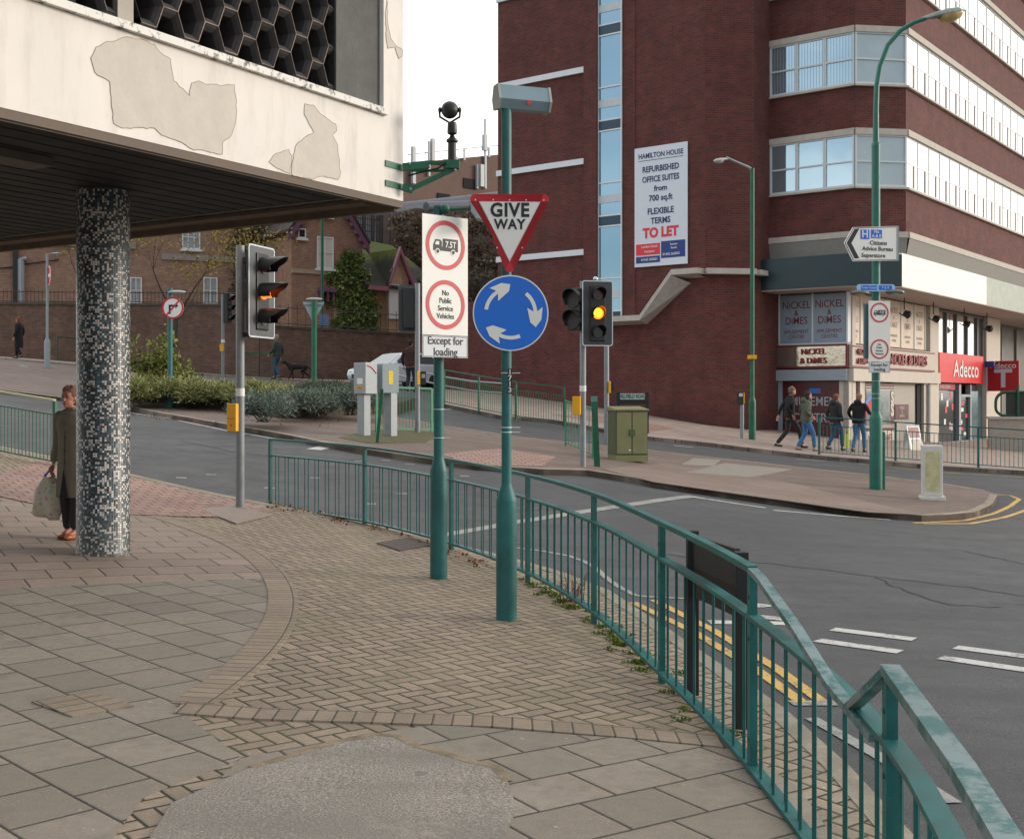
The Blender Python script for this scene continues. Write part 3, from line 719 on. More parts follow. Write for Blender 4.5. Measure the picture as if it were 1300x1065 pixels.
class FR:
    def __init__(s,p,u,n): s.p,s.u,s.n=p,u,n
    def w(s,t,o,z): q=s.p+s.u*t+s.n*o; return Vector((q.x,q.y,Zc(z)))
    def box(s,b,t0,t1,o0,o1,z0,z1):
        b.add([s.w(t,o,z) for z in (z0,z1) for o in (o0,o1) for t in (t0,t1)],[(0,2,3,1),(4,5,7,6),(0,1,5,4),(2,6,7,3),(0,4,6,2),(1,3,7,5)])
    def M(s,t,o,z):
        u=Vector((s.u.x,s.u.y,0)); n=Vector((s.n.x,s.n.y,0))
        if u.cross(Vector((0,0,1))).dot(n)<0: u=-u
        return FM(s.w(t,o,z),u)
FL=FR(C1,uL,nL); FC=FR(C1,uC,nC); FRt=FR(C2,uR,nR); FT=FR(S_,uL,nL); FTC=FR(R_,-uC,nC)
ob=thing('office_block','tall red brick office block with strip windows and a chamfered corner above the shops','office block',(C1.x,C1.y,g(C1.x,C1.y)+.1))
back=Vector((-.7965,.6046))
E_=C2+uR*44
def foot(pts,b,z0,z1): b.prism([(p.x,p.y) for p in pts],Zc(z0),Zc(z1))
b=MB()
foot([T0,S_,R_,Q+uR*.0+uL*0+Vector((0,0)),C1,C2,E_,E_+uL*18,T0+uR*34],b,3.62,24)
foot([T0+uL*0,S_,R_,Q,Q+uR*3,T0+uR*12],b,-3.2,3.62)
b.build('brickwork',BR,ob)
# left side lower wing
b=MB(); foot([T0+nL*-.02,T0+uR*8,T0+uL*7.6+uR*8,T0+uL*3.75+nL*-.02],b,-3.2,3.62)
b.build('low_wing_brickwork',BR,ob)
# window bands: every window its own part with its frame
tops=[11.85-3.25*i for i in range(-4,2)]
GLC=mat('pale_net_glass',(.40,.47,.50),.2,me=.35,var=.08,ns=2); SLIT=mat('slit_dark',(.09,.065,.07),.6,var=.1); BLF=mat('blind_fabric',(.30,.40,.46),.6,var=.1)
far=MB()
for zt in tops:
    zb=zt-1.91; zm=zb+.86
    for F,t0,t1 in ((FL,0,2.885),(FC,0,1.715),(FRt,0,43)):
        b=MB(); F.box(b,t0,t1,-.1,.10,zt-.20,zt); b.build('window_lintel',BAND,ob)
        b=MB(); F.box(b,t0-.02,t1+.02,-.1,.11,zb,zb+.06); b.build('window_sill',BAND,ob)
    def win(F,a,c,gm,blind=0,side=False):
        b=MB(); F.box(b,a,c,-.05,.012,zb+.06,zt-.20); w_=b.build('window',gm,ob)
        b=MB(); e=.028 if side else .05; dp=.026 if side else .06
        F.box(b,a,a+e,.012,dp,zb+.06,zt-.2);F.box(b,c-e,c,.012,dp,zb+.06,zt-.2)
        F.box(b,a+e,c-e,.012,dp-.004,zm-.022,zm+.028);F.box(b,a+e,c-e,.012,dp-.005,zb+.06,zb+.13);F.box(b,a+e,c-e,.012,dp-.005,zt-.25,zt-.2)
        if side: F.box(b,a+.74,a+.77,.012,dp-.003,zb+.13,zm-.022)
        b.build('frame',FRM,w_)
        if side: b=MB(); F.box(b,a+.62,a+.74,.013,.02,zb+.14,zm-.03); b.build('dark_slit',SLIT,w_)  # narrow dark strip set on the lower pane
        if blind:
            b=MB(); n_=int((c-a)/.1)
            for i in range(n_): t=a+.08+i*.1; F.box(b,t,t+.012,.0125,.016,zb+.15,zt-.28)
            b.build('blind',BLF,w_)
    if zt<19:
        for i,(a,c) in enumerate(((.0,.98),(.985,1.93),(1.935,2.88))): win(FL,a,c,GL1,zt>11)
        win(FC,.0,1.71,GLC)
        for i in range(15): win(FRt,i*1.11,i*1.11+1.105,GL2,0,True)
        FRt.box(far,15*1.11,43,-.05,.02,zb+.06,zt-.2)
    else:
        for F,t1 in ((FL,2.885),(FC,1.715),(FRt,43)): F.box(far,0,t1,-.05,.02,zb+.06,zt-.2)
o_=far.build('window_strip',GL2,ob); o_['kind']='stuff'
# ground-floor concrete ledge, soffit and metal fascia
z5=5.33
b=MB()
for F,t0,t1 in ((FL,0,2.9),(FC,0,1.715),(FRt,0,43)): F.box(b,t0,t1,-.1,.14,5.14,5.33)
b.build('concrete_ledge',BAND,ob)
b=MB()
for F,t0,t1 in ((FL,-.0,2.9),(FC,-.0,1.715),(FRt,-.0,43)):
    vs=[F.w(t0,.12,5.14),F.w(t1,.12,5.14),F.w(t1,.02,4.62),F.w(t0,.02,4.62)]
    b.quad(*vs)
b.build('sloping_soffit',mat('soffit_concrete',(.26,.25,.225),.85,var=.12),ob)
Ld=Vector((8.143,39.17)); D1=Ld-uL*2.885; D2=D1+uC*1.846
FAD=mat('dark_metal_fascia',(.012,.035,.045),.35,var=.25,ns=2,me=.1); FAB=glassm('bright_metal_fascia',(.56,.54,.48),.8,.16,1.6)
b=MB(); foot([Ld,D1,D2,D2+nR*-.5,C1+uR*.5,Q],b,3.55,4.56); b.build('dark_fascia',FAD,ob)
FD=FR(D2,uR,nR)
b=MB(); FD.box(b,0,9.2,-.3,.0,3.55,4.60); b.build('bright_fascia',FAB,ob)
b=MB(); FD.box(b,9.21,43,-.3,-.003,3.55,4.60); b.build('side_fascia',mat('grey_green_fascia',(.30,.33,.29),.5,var=.25,ns=3,me=.3),ob)  # far run of the fascia, coloured grey-green
b=MB(); foot([Ld,D1+nL*-.02,D2,D2+uR*43,D2+uR*43-nR*5,Q+uR*3],b,3.52,3.546); b.build('canopy_soffit',mat('pinkish_soffit',(.42,.35,.31),.8,var=.06),ob)
# tower details
b=MB()
for F,y in ((0,85),(0,201.3),(0,316.5),(0,-31)):
    z=(507-y)/1520*41.3
    FT.box(b,4.59,8.46,.0,.09,z-.20,z)
sep(b,'white_string_course',WBAND,ob)
b=MB(); FT.box(b,4.05,4.59,-.02,.16,3.0,24); FT.box(b,2.6,3.10,-.02,.02,2.55,24); sep(b,'brick_pier',BR,ob)
b=MB(); FT.box(b,3.12,4.05,-.1,.03,2.6,24); b.build('stair_glass',GLT,ob)
b=MB(); 
b2=MB();b3=MB()
for i in range(-5,3):
    z=9.11-3.25*i
    for a,c in ((0,.05),(.36,.41),(1.48,1.53)): FT.box(b,3.12,4.05,.03,.07,z+a,z+c)
    FT.box(b2,3.12,4.05,.03,.055,z+.05,z+.36); FT.box(b3,3.12,4.05,.03,.052,z+.82,z+1.08)
sep(b,'stair_transom',WBAND,ob); sep(b2,'stair_spandrel',mat('blue_spandrel',(.01,.05,.09),.4,var=.1),ob); sep(b3,'stair_panel',mat('pale_panel',(.55,.62,.66),.5,var=.1),ob)
b=MB()
for i in (0,1): FT.box(b,3.10+i*.93,3.14+i*.93,.03,.08,2.6,24)
sep(b,'stair_mullion',WBAND,ob)
# oriel wedges on the far left edge
b=MB();bw=MB()
for z in (11.3,8.05,4.8,14.6):
    p=[FT.w(8.44,-.2,z),FT.w(8.62,-.5,z-.5),FT.w(8.62,-.5,z-1.75),FT.w(8.44,-.2,z-2.1)]
    q=[v+Vector((uR.x*3,uR.y*3,0)) for v in p]
    b.add(p+q,[(0,1,2,3),(7,6,5,4),(0,4,5,1),(1,5,6,2),(2,6,7,3),(3,7,4,0)])
    p=[FT.w(8.44,.02,z+.12),FT.w(8.66,-.5,z-.56),FT.w(8.66,-.5,z-.68),FT.w(8.44,.02,z-.05)]
sep(b,'brick_bay',BR,ob)
# stepped concrete ledge on the tower
cb=MB()
pts=[(FT,4.6,2.66),(FT,2.15,2.66),(FT,.93,4.0),(FT,0,4.0)]
def LW(t,o,z): return FT.w(t,o,z)
path=[(4.7,2.60),(2.15,2.60),(.96,4.02),(0,4.02)]
for (t0,z0),(t1,z1) in zip(path,path[1:]):
    A=[LW(t0,-.05,z0),LW(t0,.5,z0),LW(t0,.5,z0+.18),LW(t0,-.05,z0+.18)]; B=[LW(t1,-.05,z1),LW(t1,.5,z1),LW(t1,.5,z1+.18),LW(t1,-.05,z1+.18)]
    cb.add(A+B,[(0,1,2,3),(7,6,5,4),(0,4,5,1),(1,5,6,2),(2,6,7,3),(3,7,4,0)])
    U=[LW(t0,-.05,z0-.12),LW(t0,.26,z0),LW(t1,.26,z1),LW(t1,-.05,z1-.5)]
FTC.box(cb,0,1.63,-.05,.3,4.02,4.20)
FRR=FR(R_,uR,nR); FRR.box(cb,0,1.2,-.05,.26,4.02,4.18)
cb.build('stepped_concrete_ledge',BAND,ob)
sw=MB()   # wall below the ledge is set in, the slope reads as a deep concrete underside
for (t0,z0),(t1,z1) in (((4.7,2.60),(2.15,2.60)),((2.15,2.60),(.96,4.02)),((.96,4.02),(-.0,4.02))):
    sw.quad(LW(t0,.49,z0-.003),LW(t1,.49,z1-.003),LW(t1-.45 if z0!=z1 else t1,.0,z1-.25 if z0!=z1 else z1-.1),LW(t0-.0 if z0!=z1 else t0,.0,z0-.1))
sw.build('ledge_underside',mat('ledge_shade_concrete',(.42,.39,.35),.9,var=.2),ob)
# hospital-side far end
b=MB(); FG=FR(C2-nR*1.67,uR,nR)
# shops -------------------------------------------------
G1=Vector((10.89,38.77)); FSL=FR(G1,uL,nL); FSR=FR(G1,uR,nR)
zg=-1.75
MAR=mat('maroon_paint',(.16,.012,.02),.4,var=.15); MARD=mat('dark_maroon_panel',(.085,.012,.018),.35,var=.2,ns=3)
CREAM=mat('cream_stone',(.55,.49,.42),.7,var=.1,ns=3)
BLUEP=mat('pale_blue_window_film',(.26,.34,.42),.4,var=.08,ns=3)
GRYB=mat('blue_grey_beam',(.30,.35,.40),.5,var=.08)
LETR=mat('maroon_lettering',(.16,.02,.035),.5,var=0)
sh=thing('amusement_centre','corner amusement centre with pale blue upper windows, chrome name boards and maroon lower windows','shop',(G1.x,G1.y,zg+H))
b=MB(); FSL.box(b,-.02,2.75,-.6,-.30,zg-1.5,3.52); FSR.box(b,.62,8.9,-.6,-.30,zg-1.5,3.52); b.build('inner_wall',CREAM,sh)
up=MB()
for t0,t1 in ((.10,1.20),(1.25,2.35)):
    FSL.box(up,t0,t1,-.3,-.02,1.86,3.46)
wf=up.build('upper_window',BLUEP,sh)
for t0,t1 in ((.10,1.20),(1.25,2.35)):
    c=(t0+t1)/2; M=FSL.M(c,-.018,0+H-H)
    for s_,z,k,bd,m_ in (('NiCKEL',3.12,.30,.006,LETR),('&',2.86,.24,.006,LETR),('DiMES',2.60,.30,.006,LETR),('AMUSEMENT',2.24,.155,0,LETR),('CENTRE',2.07,.155,0,LETR)):
        txt(s_,k*1.15,FSL.M(c,-.018,z),m_,wf,bold=bd,sx=.86)
b=MB()
for t in (.05,1.225,2.40): FSL.box(b,t-.03,t+.03,-.3,.0,1.82,3.5)
FSL.box(b,.02,2.43,-.3,.002,1.80,1.86)
for t in (1.1,2.4,3.6,5.0,6.4,7.6): FSR.box(b,t-.025,t+.025,-.3,.0,1.84,3.5)
b.build('window_frame',FRM,sh)
b=MB(); FSR.box(b,.1,7.6,-.3,-.03,1.84,3.48); wp=b.build('upper_panel',mat('sun_tinted_film',(.62,.52,.42),.45,var=.08),sh)  # warm sunlight on these panels is put into the cream colour
for t in (.6,1.75,3.0,4.3,5.7,7.0):
    for s_,z,k in (('NiCKEL',3.12,.28),('&',2.88,.2),('DiMES',2.62,.28),('AMUSEMENT',2.24,.13),('CENTRE',2.07,.13)):
        txt(s_,k,FSR.M(t,-.028,z),mat('faint_lettering',(.42,.33,.27),.5,var=0),wp,bold=.01,sx=.9)
b=MB(); FSL.box(b,-.02,2.45,-.3,.14,1.02,1.80); n1=b.build('name_board',MAR,sh)
CHR=glassm('chrome_panel',(.62,.56,.48),.95,.12,3.5)
b=MB(); FSL.box(b,.03,1.72,.14,.165,1.09,1.73); b.build('chrome_panel',CHR,n1)
b=MB(); FSL.box(b,1.73,2.42,.14,.160,1.09,1.73); b.build('bronze_panel',mat('bronze_panel',(.16,.12,.10),.4,me=.4,var=.1),n1)
for s_,z,tt in (('NiCKEL',1.56,1.12),('& DiMES',1.26,1.12)): txt(s_,.27,FSL.M(tt,.17,z),mat('chrome_red_letters',(.30,.02,.035),.3,var=0),n1,bold=.01,h=.02,ext=.02,sx=.95)
b=MB(); FSR.box(b,.0,8.2,-.3,.14,1.02,1.78); n2=b.build('side_name_board',CREAM,sh)
b=MB(); FSR.box(b,.0,8.2,.141,.155,1.02,1.09); FSR.box(b,.0,8.2,.141,.155,1.70,1.75); b.build('board_trim',MAR,n2)
CRL=mat('cream_sign_face',(.62,.55,.47),.5,var=.05)
for s_,t,z,k in (('NiCKEL & DiMES',5.1,1.39,.50),('NiCKEL',.7,1.55,.26),('& DiMES',.75,1.25,.26)): txt(s_,k,FSR.M(t,.15,z),mat('side_red_letters',(.25,.015,.03),.4,var=0),n2,bold=.012,h=.02,ext=.03,sx=1.12 if t>3 else .9)
b=MB(); FSL.box(b,.0,2.50,-.3,.18,.62,.98); b.build('beam',GRYB,sh)
b=MB(); FSR.box(b,.0,8.8,-.3,.18,.60,1.0); b.build('side_beam',CREAM,sh)
b=MB(); FSL.box(b,.16,2.34,-.25,-.05,zg+.18,.62); wl=b.build('maroon_window',MARD,sh)
LGT=mat('grey_lettering',(.36,.38,.40),.5,var=0)
txt('AMUSEMENT',.42,FSL.M(1.22,-.045,-.08),LGT,wl,bold=.004,sx=.86); txt('CENTRE',.42,FSL.M(1.25,-.045,-.62),LGT,wl,bold=.004,sx=.9)
b=MB(); FSL.box(b,.95,1.35,-.045,-.03,.20,.36); po=b.build('window_sticker',mat('poster_blue',(.01,.16,.55),.4,var=.05),wl)
b=MB(); M_=FSL.M(1.02,-.028,.28); b.disc(.05,0,.003,16,M_); b.build('poster_spot',SIGNR,wl)
b=MB(); FSL.box(b,.0,.17,-.3,.02,zg-.3,.62); FSL.box(b,2.30,2.48,-.3,.02,zg-.3,.62); FSL.box(b,.17,2.3,-.28,-.0,zg-.3,zg+.15); sep(b,'pillar',GRYB,sh)
b=MB(); FSR.box(b,.25,.85,-.3,-.04,zg-.2,.6); b.build('maroon_door',MARD,sh)
b=MB(); FSR.box(b,.9,1.15,-.3,.05,zg-.3,.6);FSR.box(b,7.3,7.75,-.3,.04,zg-.3,.6); FSR.box(b,-.02,.2,-.3,.04,zg-.3,.6);FSR.box(b,1.15,1.5,-.3,-.02,zg-.3,.6); sep(b,'side_pillar',CREAM,sh)
b=MB(); FSR.box(b,1.5,4.3,-.3,-.02,zg+.2,.55); wd=b.build('side_window',MARD,sh)
b=MB(); FSR.box(b,1.6,3.9,-.02,-.012,-.95,.35); b.build('display_glass',mat('display_glass',(.25,.28,.28),.15,var=.3,ns=2,me=.3),wd)
b=MB(); FSR.box(b,1.5,4.3,-.02,.0,zg+.1,zg+.68); st=b.build('stall_riser',mat('cream_riser',(.52,.47,.41),.5,var=.08),wd)
txt('NiCKEL & DiMES',.36,FSR.M(2.9,.002,zg+.40),mat('brown_lettering',(.22,.12,.09),.5,var=0),wd,sx=.9,bold=.02)
for z in (.30,.22,-1.02,-1.08,-1.52,-1.6): 
    b=MB(); FSR.box(b,1.5,4.3,.0005,.004,z+.1,z+.125); b.build('cream_stripe',CRL,wd)
b=MB(); FSR.box(b,1.7,3.0,-.011,-.004,-.30,-.12)
p=[FSR.w(t,-.009,z) for t,z in ((1.55,-.55),(1.55,-.25),(2.75,.28),(2.75,.02))]; b=MB(); b.quad(*p); b.build('red_ribbon',SIGNR,wd)
p=[FSR.w(t,-.009,z) for t,z in ((1.55,-.22),(1.55,-.05),(2.55,.36),(2.6,.28))]; b=MB(); b.quad(*p); b.build('blue_ribbon',mat('ribbon_blue',(.08,.2,.6),.5,var=.1),wd)
for z,k in ((.05,.55),(-.38,.6)): txt('S',k,FSR.M(4.05,.0,z),CRL,wd,bold=.05,sx=1.1)
b=MB(); FSR.box(b,4.35,7.3,-.28,-.12,zg-.2,.58); b.build('doorway_wall',mat('doorway_stone',(.40,.36,.31),.7,var=.1),sh)
b=MB(); FSR.box(b,4.6,6.0,-.12,-.09,-.72,-.18); pl=b.build('maroon_plaque',MARD,sh)
txt('PRIZES\n&\nBINGO',.14,FSR.M(5.3,-.088,-.45),CRL,pl,sx=1.1)
b=MB(); FSR.box(b,6.8,7.3,-.1,-.06,zg,.55); b.build('dark_doorway',VOID,sh)
b=MB(); b.tube([FSR.w(7.62,.1,.55),FSR.w(7.62,.1,zg)],.05,8); b.build('downpipe',GREYL,sh)
for i,t in enumerate((3.0,)):
    pass
# staffing shop
ad=thing('staffing_shop','narrow shop with a bright red fascia and tall upper windows between two cream pillars','shop',(FSR.w(12,0,0).x,FSR.w(12,0,0).y,zg+H))
RED=mat('bright_red_sign',(.68,.012,.018),.4,var=.04)
b=MB(); FSR.box(b,7.9,8.9,-.5,.08,zg-.4,3.5); FSR.box(b,15.2,17.3,-.5,.08,zg-.4,3.5); sep(b,'pillar',CREAM,ad)
b=MB(); FSR.box(b,8.9,15.2,-.5,-.35,zg-.4,3.5); b.build('dark_back_wall',mat('shop_dark',(.03,.032,.035),.5,var=.3,ns=2),ad)
b=MB(); FSR.box(b,8.9,15.2,-.14,-.1,1.78,3.42); b.build('upper_window',GL2,ad)
b=MB()
for t in (10.2,11.5,12.9,14.3,15.1): FSR.box(b,t-.06,t+.06,-.1,-.02,1.78,3.45)
FSR.box(b,8.9,15.2,-.1,-.02,3.40,3.48); sep(b,'window_bar',mat('dark_window_bar',(.10,.11,.12),.5,var=.1),ad)
b=MB(); FSR.box(b,8.85,14.6,-.3,.12,.66,1.80); sg=b.build('red_fascia',RED,ad)
txt('Adecco',.92,FSR.M(12.2,.125,1.18),WHITE,sg,bold=.012,sx=1.18,h=.01)
b=MB(); FSR.box(b,8.95,11.5,-.14,-.10,.38,.62); dd=b.build('door_header',mat('dull_red_panel',(.35,.02,.03),.5,var=.1),ad); txt('01442 233500',.16,FSR.M(10.2,-.095,.5),WHITE,dd,sx=1.4)
b=MB(); FSR.box(b,8.95,11.6,-.16,-.12,zg,.36); gg=b.build('shop_window',GLASSD,ad)
random.seed(5)
for i in range(12):
    t=9.2+random.random()*2.0; z=-1.4+random.random()*1.5; b=MB(); FSR.box(b,t,t+.22,-.119,-.112,z,z+.26); b.build('window_card',[WHITE,RED,mat('grey_card',(.4,.42,.42),.5,var=.1)][i%3],gg)
b=MB(); FSR.box(b,11.7,11.95,-.2,.0,zg,.6);FSR.box(b,13.2,13.35,-.2,.0,zg,.6);FSR.box(b,11.9,13.2,-.16,.0,.1,.2); sep(b,'door_frame',GREYL,ad)
b=MB(); FSR.box(b,11.95,13.2,-.14,-.10,zg,.1); dr=b.build('glass_door',GLASSD,ad)
for i in range(6):
    t=12.1+random.random()*.8; z=-1.5+i*.25; b=MB(); FSR.box(b,t,t+.3,-.099,-.09,z,z+.16); b.build('door_sticker',[WHITE,RED][i%2],dr)
b=MB(); FSR.box(b,13.4,15.2,-.16,-.1,zg,.6); b.build('side_glass',mat('teal_glass',(.10,.17,.19),.12,var=.1,me=.4),ad)
b=MB(); FSR.box(b,8.9,15.2,-.2,.0,zg-.4,zg+.08); b.build('threshold',GREYL,ad)
b=MB(); q=FSR.w(15.6,.08,1.2); FSR.box(b,15.35,15.45,.08,1.35,.35,1.62); ps=b.build('projecting_sign',mat('deep_red_sign',(.42,.01,.02),.4,var=.05),ad)
txt('Adecco',.33,FM(FSR.w(15.34,.72,1.42),(nR.x,nR.y,0)),WHITE,ps,sx=1.05,bold=.01,h=.004)
txt('T',1.05,FM(FSR.w(15.34,.72,.85),(nR.x,nR.y,0)),mat('pale_blue_logo',(.55,.6,.68),.5,var=0),ps,sx=1.1,bold=.03,h=.004)
b=MB(); FSR.box(b,14.75,15.0,.12,.5,1.35,1.6); b.build('alarm_box',mat('alarm_blue',(.02,.05,.25),.4,var=.1),ad)
# spot lamps below the canopy
for t,(px,py) in enumerate([(1148,397),(1185,403),(1224,410),(1253,416)]):
    d=[41.6,43.4,46.4,48.9][t]; q=P(px,py,d)
    s_=thing('spot_lamp',['black spot lamp hanging over the cream panels, leftmost of the four','black spot lamp by the first cream pillar, second of the four','black spot lamp in front of the tall shop windows','black spot lamp by the second cream pillar, rightmost of the four'][t],'lamp',q,'spot lamps under the canopy')
    b=MB(); b.tube([(q.x,q.y,Zc(3.53)),(q.x,q.y,q.z+.1)],.02,6); b.build('stem',BLACK,s_)
    b=MB(); b.lathe([(.02,-.02),(.10,0),(.14,.16),(.12,.22),(.05,.24)],12,Matrix.Translation(q)@Matrix.Rotation(R(120),4,'Y')@Matrix.Rotation(R(t*15),4,'X')); b.box(-.16,.16,-.02,.02,-.12,-.09,Matrix.Translation(q)@Matrix.Rotation(R(30),4,'Y')); b.build('lamp_head',BLACK,s_)
# dark annex beyond the shops
an=thing('dark_annex','dark glazed annex beyond the second cream pillar at the right edge','building',(FSR.w(20,0,0).x,FSR.w(20,0,0).y,zg+H))
b=MB(); FSR.box(b,18.6,40,-1.6,-1.0,zg-.5,3.5); b.build('wall',mat('annex_wall',(.10,.095,.085),.5,var=.2,ns=2),an)
b=MB()
for i in range(8): FSR.box(b,18.6+i*2.6,18.7+i*2.6,-1.0,-.9,zg,3.4)
sep(b,'wall_rib',mat('annex_rib',(.2,.18,.15),.6,var=.1),an)
b=MB(); FSR.box(b,17.4,17.9,-.9,-.4,zg,3.5); b.build('dark_post',MATS['annex_rib'],an)
lw=thing('low_wall','low cream concrete wall below the green guard rail at the right edge','wall',(FSR.w(19,1.2,0).x,FSR.w(19,1.2,0).y,zg+H))
q0=P(1256,530,44); 
b=MB(); FW=FR(Vector((q0.x,q0.y)),Vector((.98,-.2)),Vector((-.2,-.98))); zq=(507-532)/1520*44
FW.box(b,0,9,-.3,0,zg-.5,zq); b.build('wall_face',mat('cream_render',(.42,.37,.31),.8,var=.15),lw)
b=MB(); FW.box(b,-.1,9,-.4,.08,zq+.001,zq+.09); b.build('coping',BAND,lw)
gt=thing('guard_rail','dark green tubular guard rail with rounded end on the low cream wall','guard rail',FW.w(.3,-.15,zq))
b=MB(); 
za,zb_=zq+.12,(507-498)/1520*44
ptsr=[FW.w(9,-.15,zb_),FW.w(.6,-.15,zb_)]+[FW.w(.6-.35*math.sin(a),-.15,zb_-.35+.35*math.cos(a)) for a in np.linspace(.2,1.57,5)]+[FW.w(.25,-.15,za+.3)]+[FW.w(.6-.35*math.cos(a),-.15,za+.3-.3*math.sin(a)) for a in np.linspace(.2,1.57,5)]+[FW.w(9,-.15,za)]
DKG=mat('dark_green_paint',(.006,.07,.035),.4,var=.2)
b.tube(ptsr,.055,8); b.build('rail',DKG,gt,True)
b=MB(); b.tube([FW.w(1.0,-.1,zq+.09),FW.w(1.0,-.1,zb_+.25)],.06,8); b.build('post',DKG,gt)
b=MB(); FW.box(b,.6,9,-.16,-.14,za+.05,zb_-.05); b.build('infill_panel',mat('dark_mesh_panel',(.03,.035,.03),.6,var=.2),gt)
# letting board
lbm=FT.M((FT.u.dot(Vector(P(840,0,40).xy)-S_))*0+1.55,.05,0)
def tow(px,py):
    r=(px-650)/1520; t=(S_.x-r*S_.y)/(r*uL.y-uL.x); d=S_.y+uL.y*t; return t,(507-py)/1520*d
tA,zA=tow(807,190); tB,zB=tow(874,180); _,zC=tow(807,340); 
bd=thing('letting_board','large white To Let banner with blue and red lettering on the red brick wall','banner',FT.w((tA+tB)/2,.05,zC))
b=MB(); FT.box(b,tB,tA,.03,.07,zC,(zA+zB)/2); pn=b.build('board_panel',mat('banner_white',(.68,.73,.80),.5,var=.03),bd)
W_=tA-tB; ht=(zA+zB)/2-zC; tc_=(tA+tB)/2
NAV=mat('navy_lettering',(.01,.045,.13),.5,var=0); TRD=mat('to_let_red',(.72,.03,.05),.5,var=0)
def bt(s_,f,k,m_,bold=.03,sx=1,dx=0): txt(s_,k,FT.M(tc_-dx,.073,zC+ht*f),m_,pn,bold=bold,sx=sx)
bt('HAMILTON HOUSE',.925,.235,NAV,.02,.84)
b=MB(); FT.box(b,tB+.15,tA-.15,.071,.074,zC+ht*.885,zC+ht*.89); b.build('underline',NAV,pn)
bt('REFURBISHED',.81,.27,NAV,.028,.84); bt('OFFICE SUITES',.725,.27,NAV,.028,.80); bt('from',.645,.25,NAV,.03); bt('700 sq.ft',.565,.27,NAV,.028,.95)
bt('FLEXIBLE',.455,.28,NAV,.028,.9); bt('TERMS',.375,.28,NAV,.028,.9); bt('TO LET',.275,.44,TRD,.05,.92)
b=MB(); FT.box(b,tc_+.02,tA-.06,.071,.075,zC+ht*.095,zC+ht*.19); b.build('red_agent_box',TRD,pn)
b=MB(); FT.box(b,tB+.08,tc_-.02,.071,.075,zC+ht*.06,zC+ht*.20); FT.box(b,tc_+.02,tA-.06,.071,.075,zC+ht*.03,zC+ht*.085); b.build('navy_agent_box',mat('agent_navy',(.01,.04,.22),.5,var=0),pn)
for s_,f,dx,k in (('Lambert Smith',.165,-.42,.105),('Hampton',.125,-.42,.105),('01442 265001',.057,-.42,.11),('Sumner',.17,.5,.09),('Booth',.14,.5,.09),('01442 263033',.09,.40,.11)): txt(s_,k,FT.M(tc_-dx,.077,zC+ht*f),WHITE,pn,bold=.02)
# ================= WALLS AND HOUSES UP THE HILL
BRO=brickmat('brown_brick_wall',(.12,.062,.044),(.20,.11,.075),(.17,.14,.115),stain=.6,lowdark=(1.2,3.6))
BRH=brickmat('old_house_brick',(.31,.18,.12),(.41,.245,.17),(.19,.15,.12),stain=.4)
COP=mat('wall_coping',(.10,.085,.065),.9,var=.4,ns=4)
def wall2(name,label,A,B,ztA,ztB,th_,m_,parent_cat='wall',steps=1):
    A=Vector(A);B=Vector(B); t=thing(name,label,parent_cat,(A.x,A.y,g(A.x,A.y)))
    u=(B-A).normalized(); n_=Vector((u.y,-u.x)); 
    b=MB(); L_=(B-A).length; vs=[]
    for q,z in ((A,ztA),(B,ztB)):
        for o in (0,-th_):
            p_=q+n_*o; vs+=[(p_.x,p_.y,g(q.x,q.y)-1.2),(p_.x,p_.y,z)]
    b.add(vs,[(0,4,5,1),(2,3,7,6),(1,5,7,3),(0,1,3,2),(4,6,7,5)]); b.build('brickwork',m_,t)
    b=MB(); vs=[]
    for q,z in ((A,ztA),(B,ztB)):
        for o in (.05,-th_-.05):
            p_=q+n_*o; vs+=[(p_.x,p_.y,z+.002),(p_.x,p_.y,z+.10)]
    b.add(vs,[(0,4,5,1),(2,3,7,6),(1,5,7,3),(0,1,3,2),(4,6,7,5),(0,2,6,4)]); b.build('coping',COP,t)
    return t
WA=(-34,49.2);WB=(-10.9,51.6);WC=(-3.8,55.2)
zt=lambda y,d:Zc((507-y)/1520*d)
wall2('brick_wall','long dark brick wall on the left, behind the planted island and bare tree',WA,WB,zt(385,49.5),zt(389,51.6),.35,BRO)
wall2('brick_wall','dark brick wall behind the dog walker and the white car, below the gabled cottage',(-10.88,51.62),WC,zt(415,51.6),zt(427,55.2),.35,BRO)
def spikes(name,label,A,B,zA,zB,h,sp_,m_,rad=.012,curl=True):
    A=Vector(A);B=Vector(B); n=int((B-A).length/sp_); t=thing(name,label,'railing',(A.x,A.y,zA))
    b=MB()
    for i in range(n+1):
        q=A+(B-A)*i/n; z=zA+(zB-zA)*i/n; b.tube([(q.x,q.y,z),(q.x,q.y,z+h)],[rad,rad],4)
    o=b.build('bars',m_,t)
    b=MB()
    for f in (.12,.85): b.tube([(A.x,A.y,zA+h*f),(B.x,B.y,zB+h*f)],rad*1.5,4)
    b.build('rail',m_,t)
IRON=mat('rusty_iron',(.05,.04,.035),.7,var=.4)
spikes('spiked_railing','thin iron railing along the top of the long dark brick wall',(-34,49.4),(-11,51.8),zt(385,49.5)+.1,zt(389,51.6)+.1,.55,.16,IRON)
spikes('spiked_railing','sparse iron railing on the wall in front of the cottages',(-10.8,51.8),(-3.9,55.4),zt(415,51.6)+.1,zt(427,55.2)+.1,.95,.38,IRON)
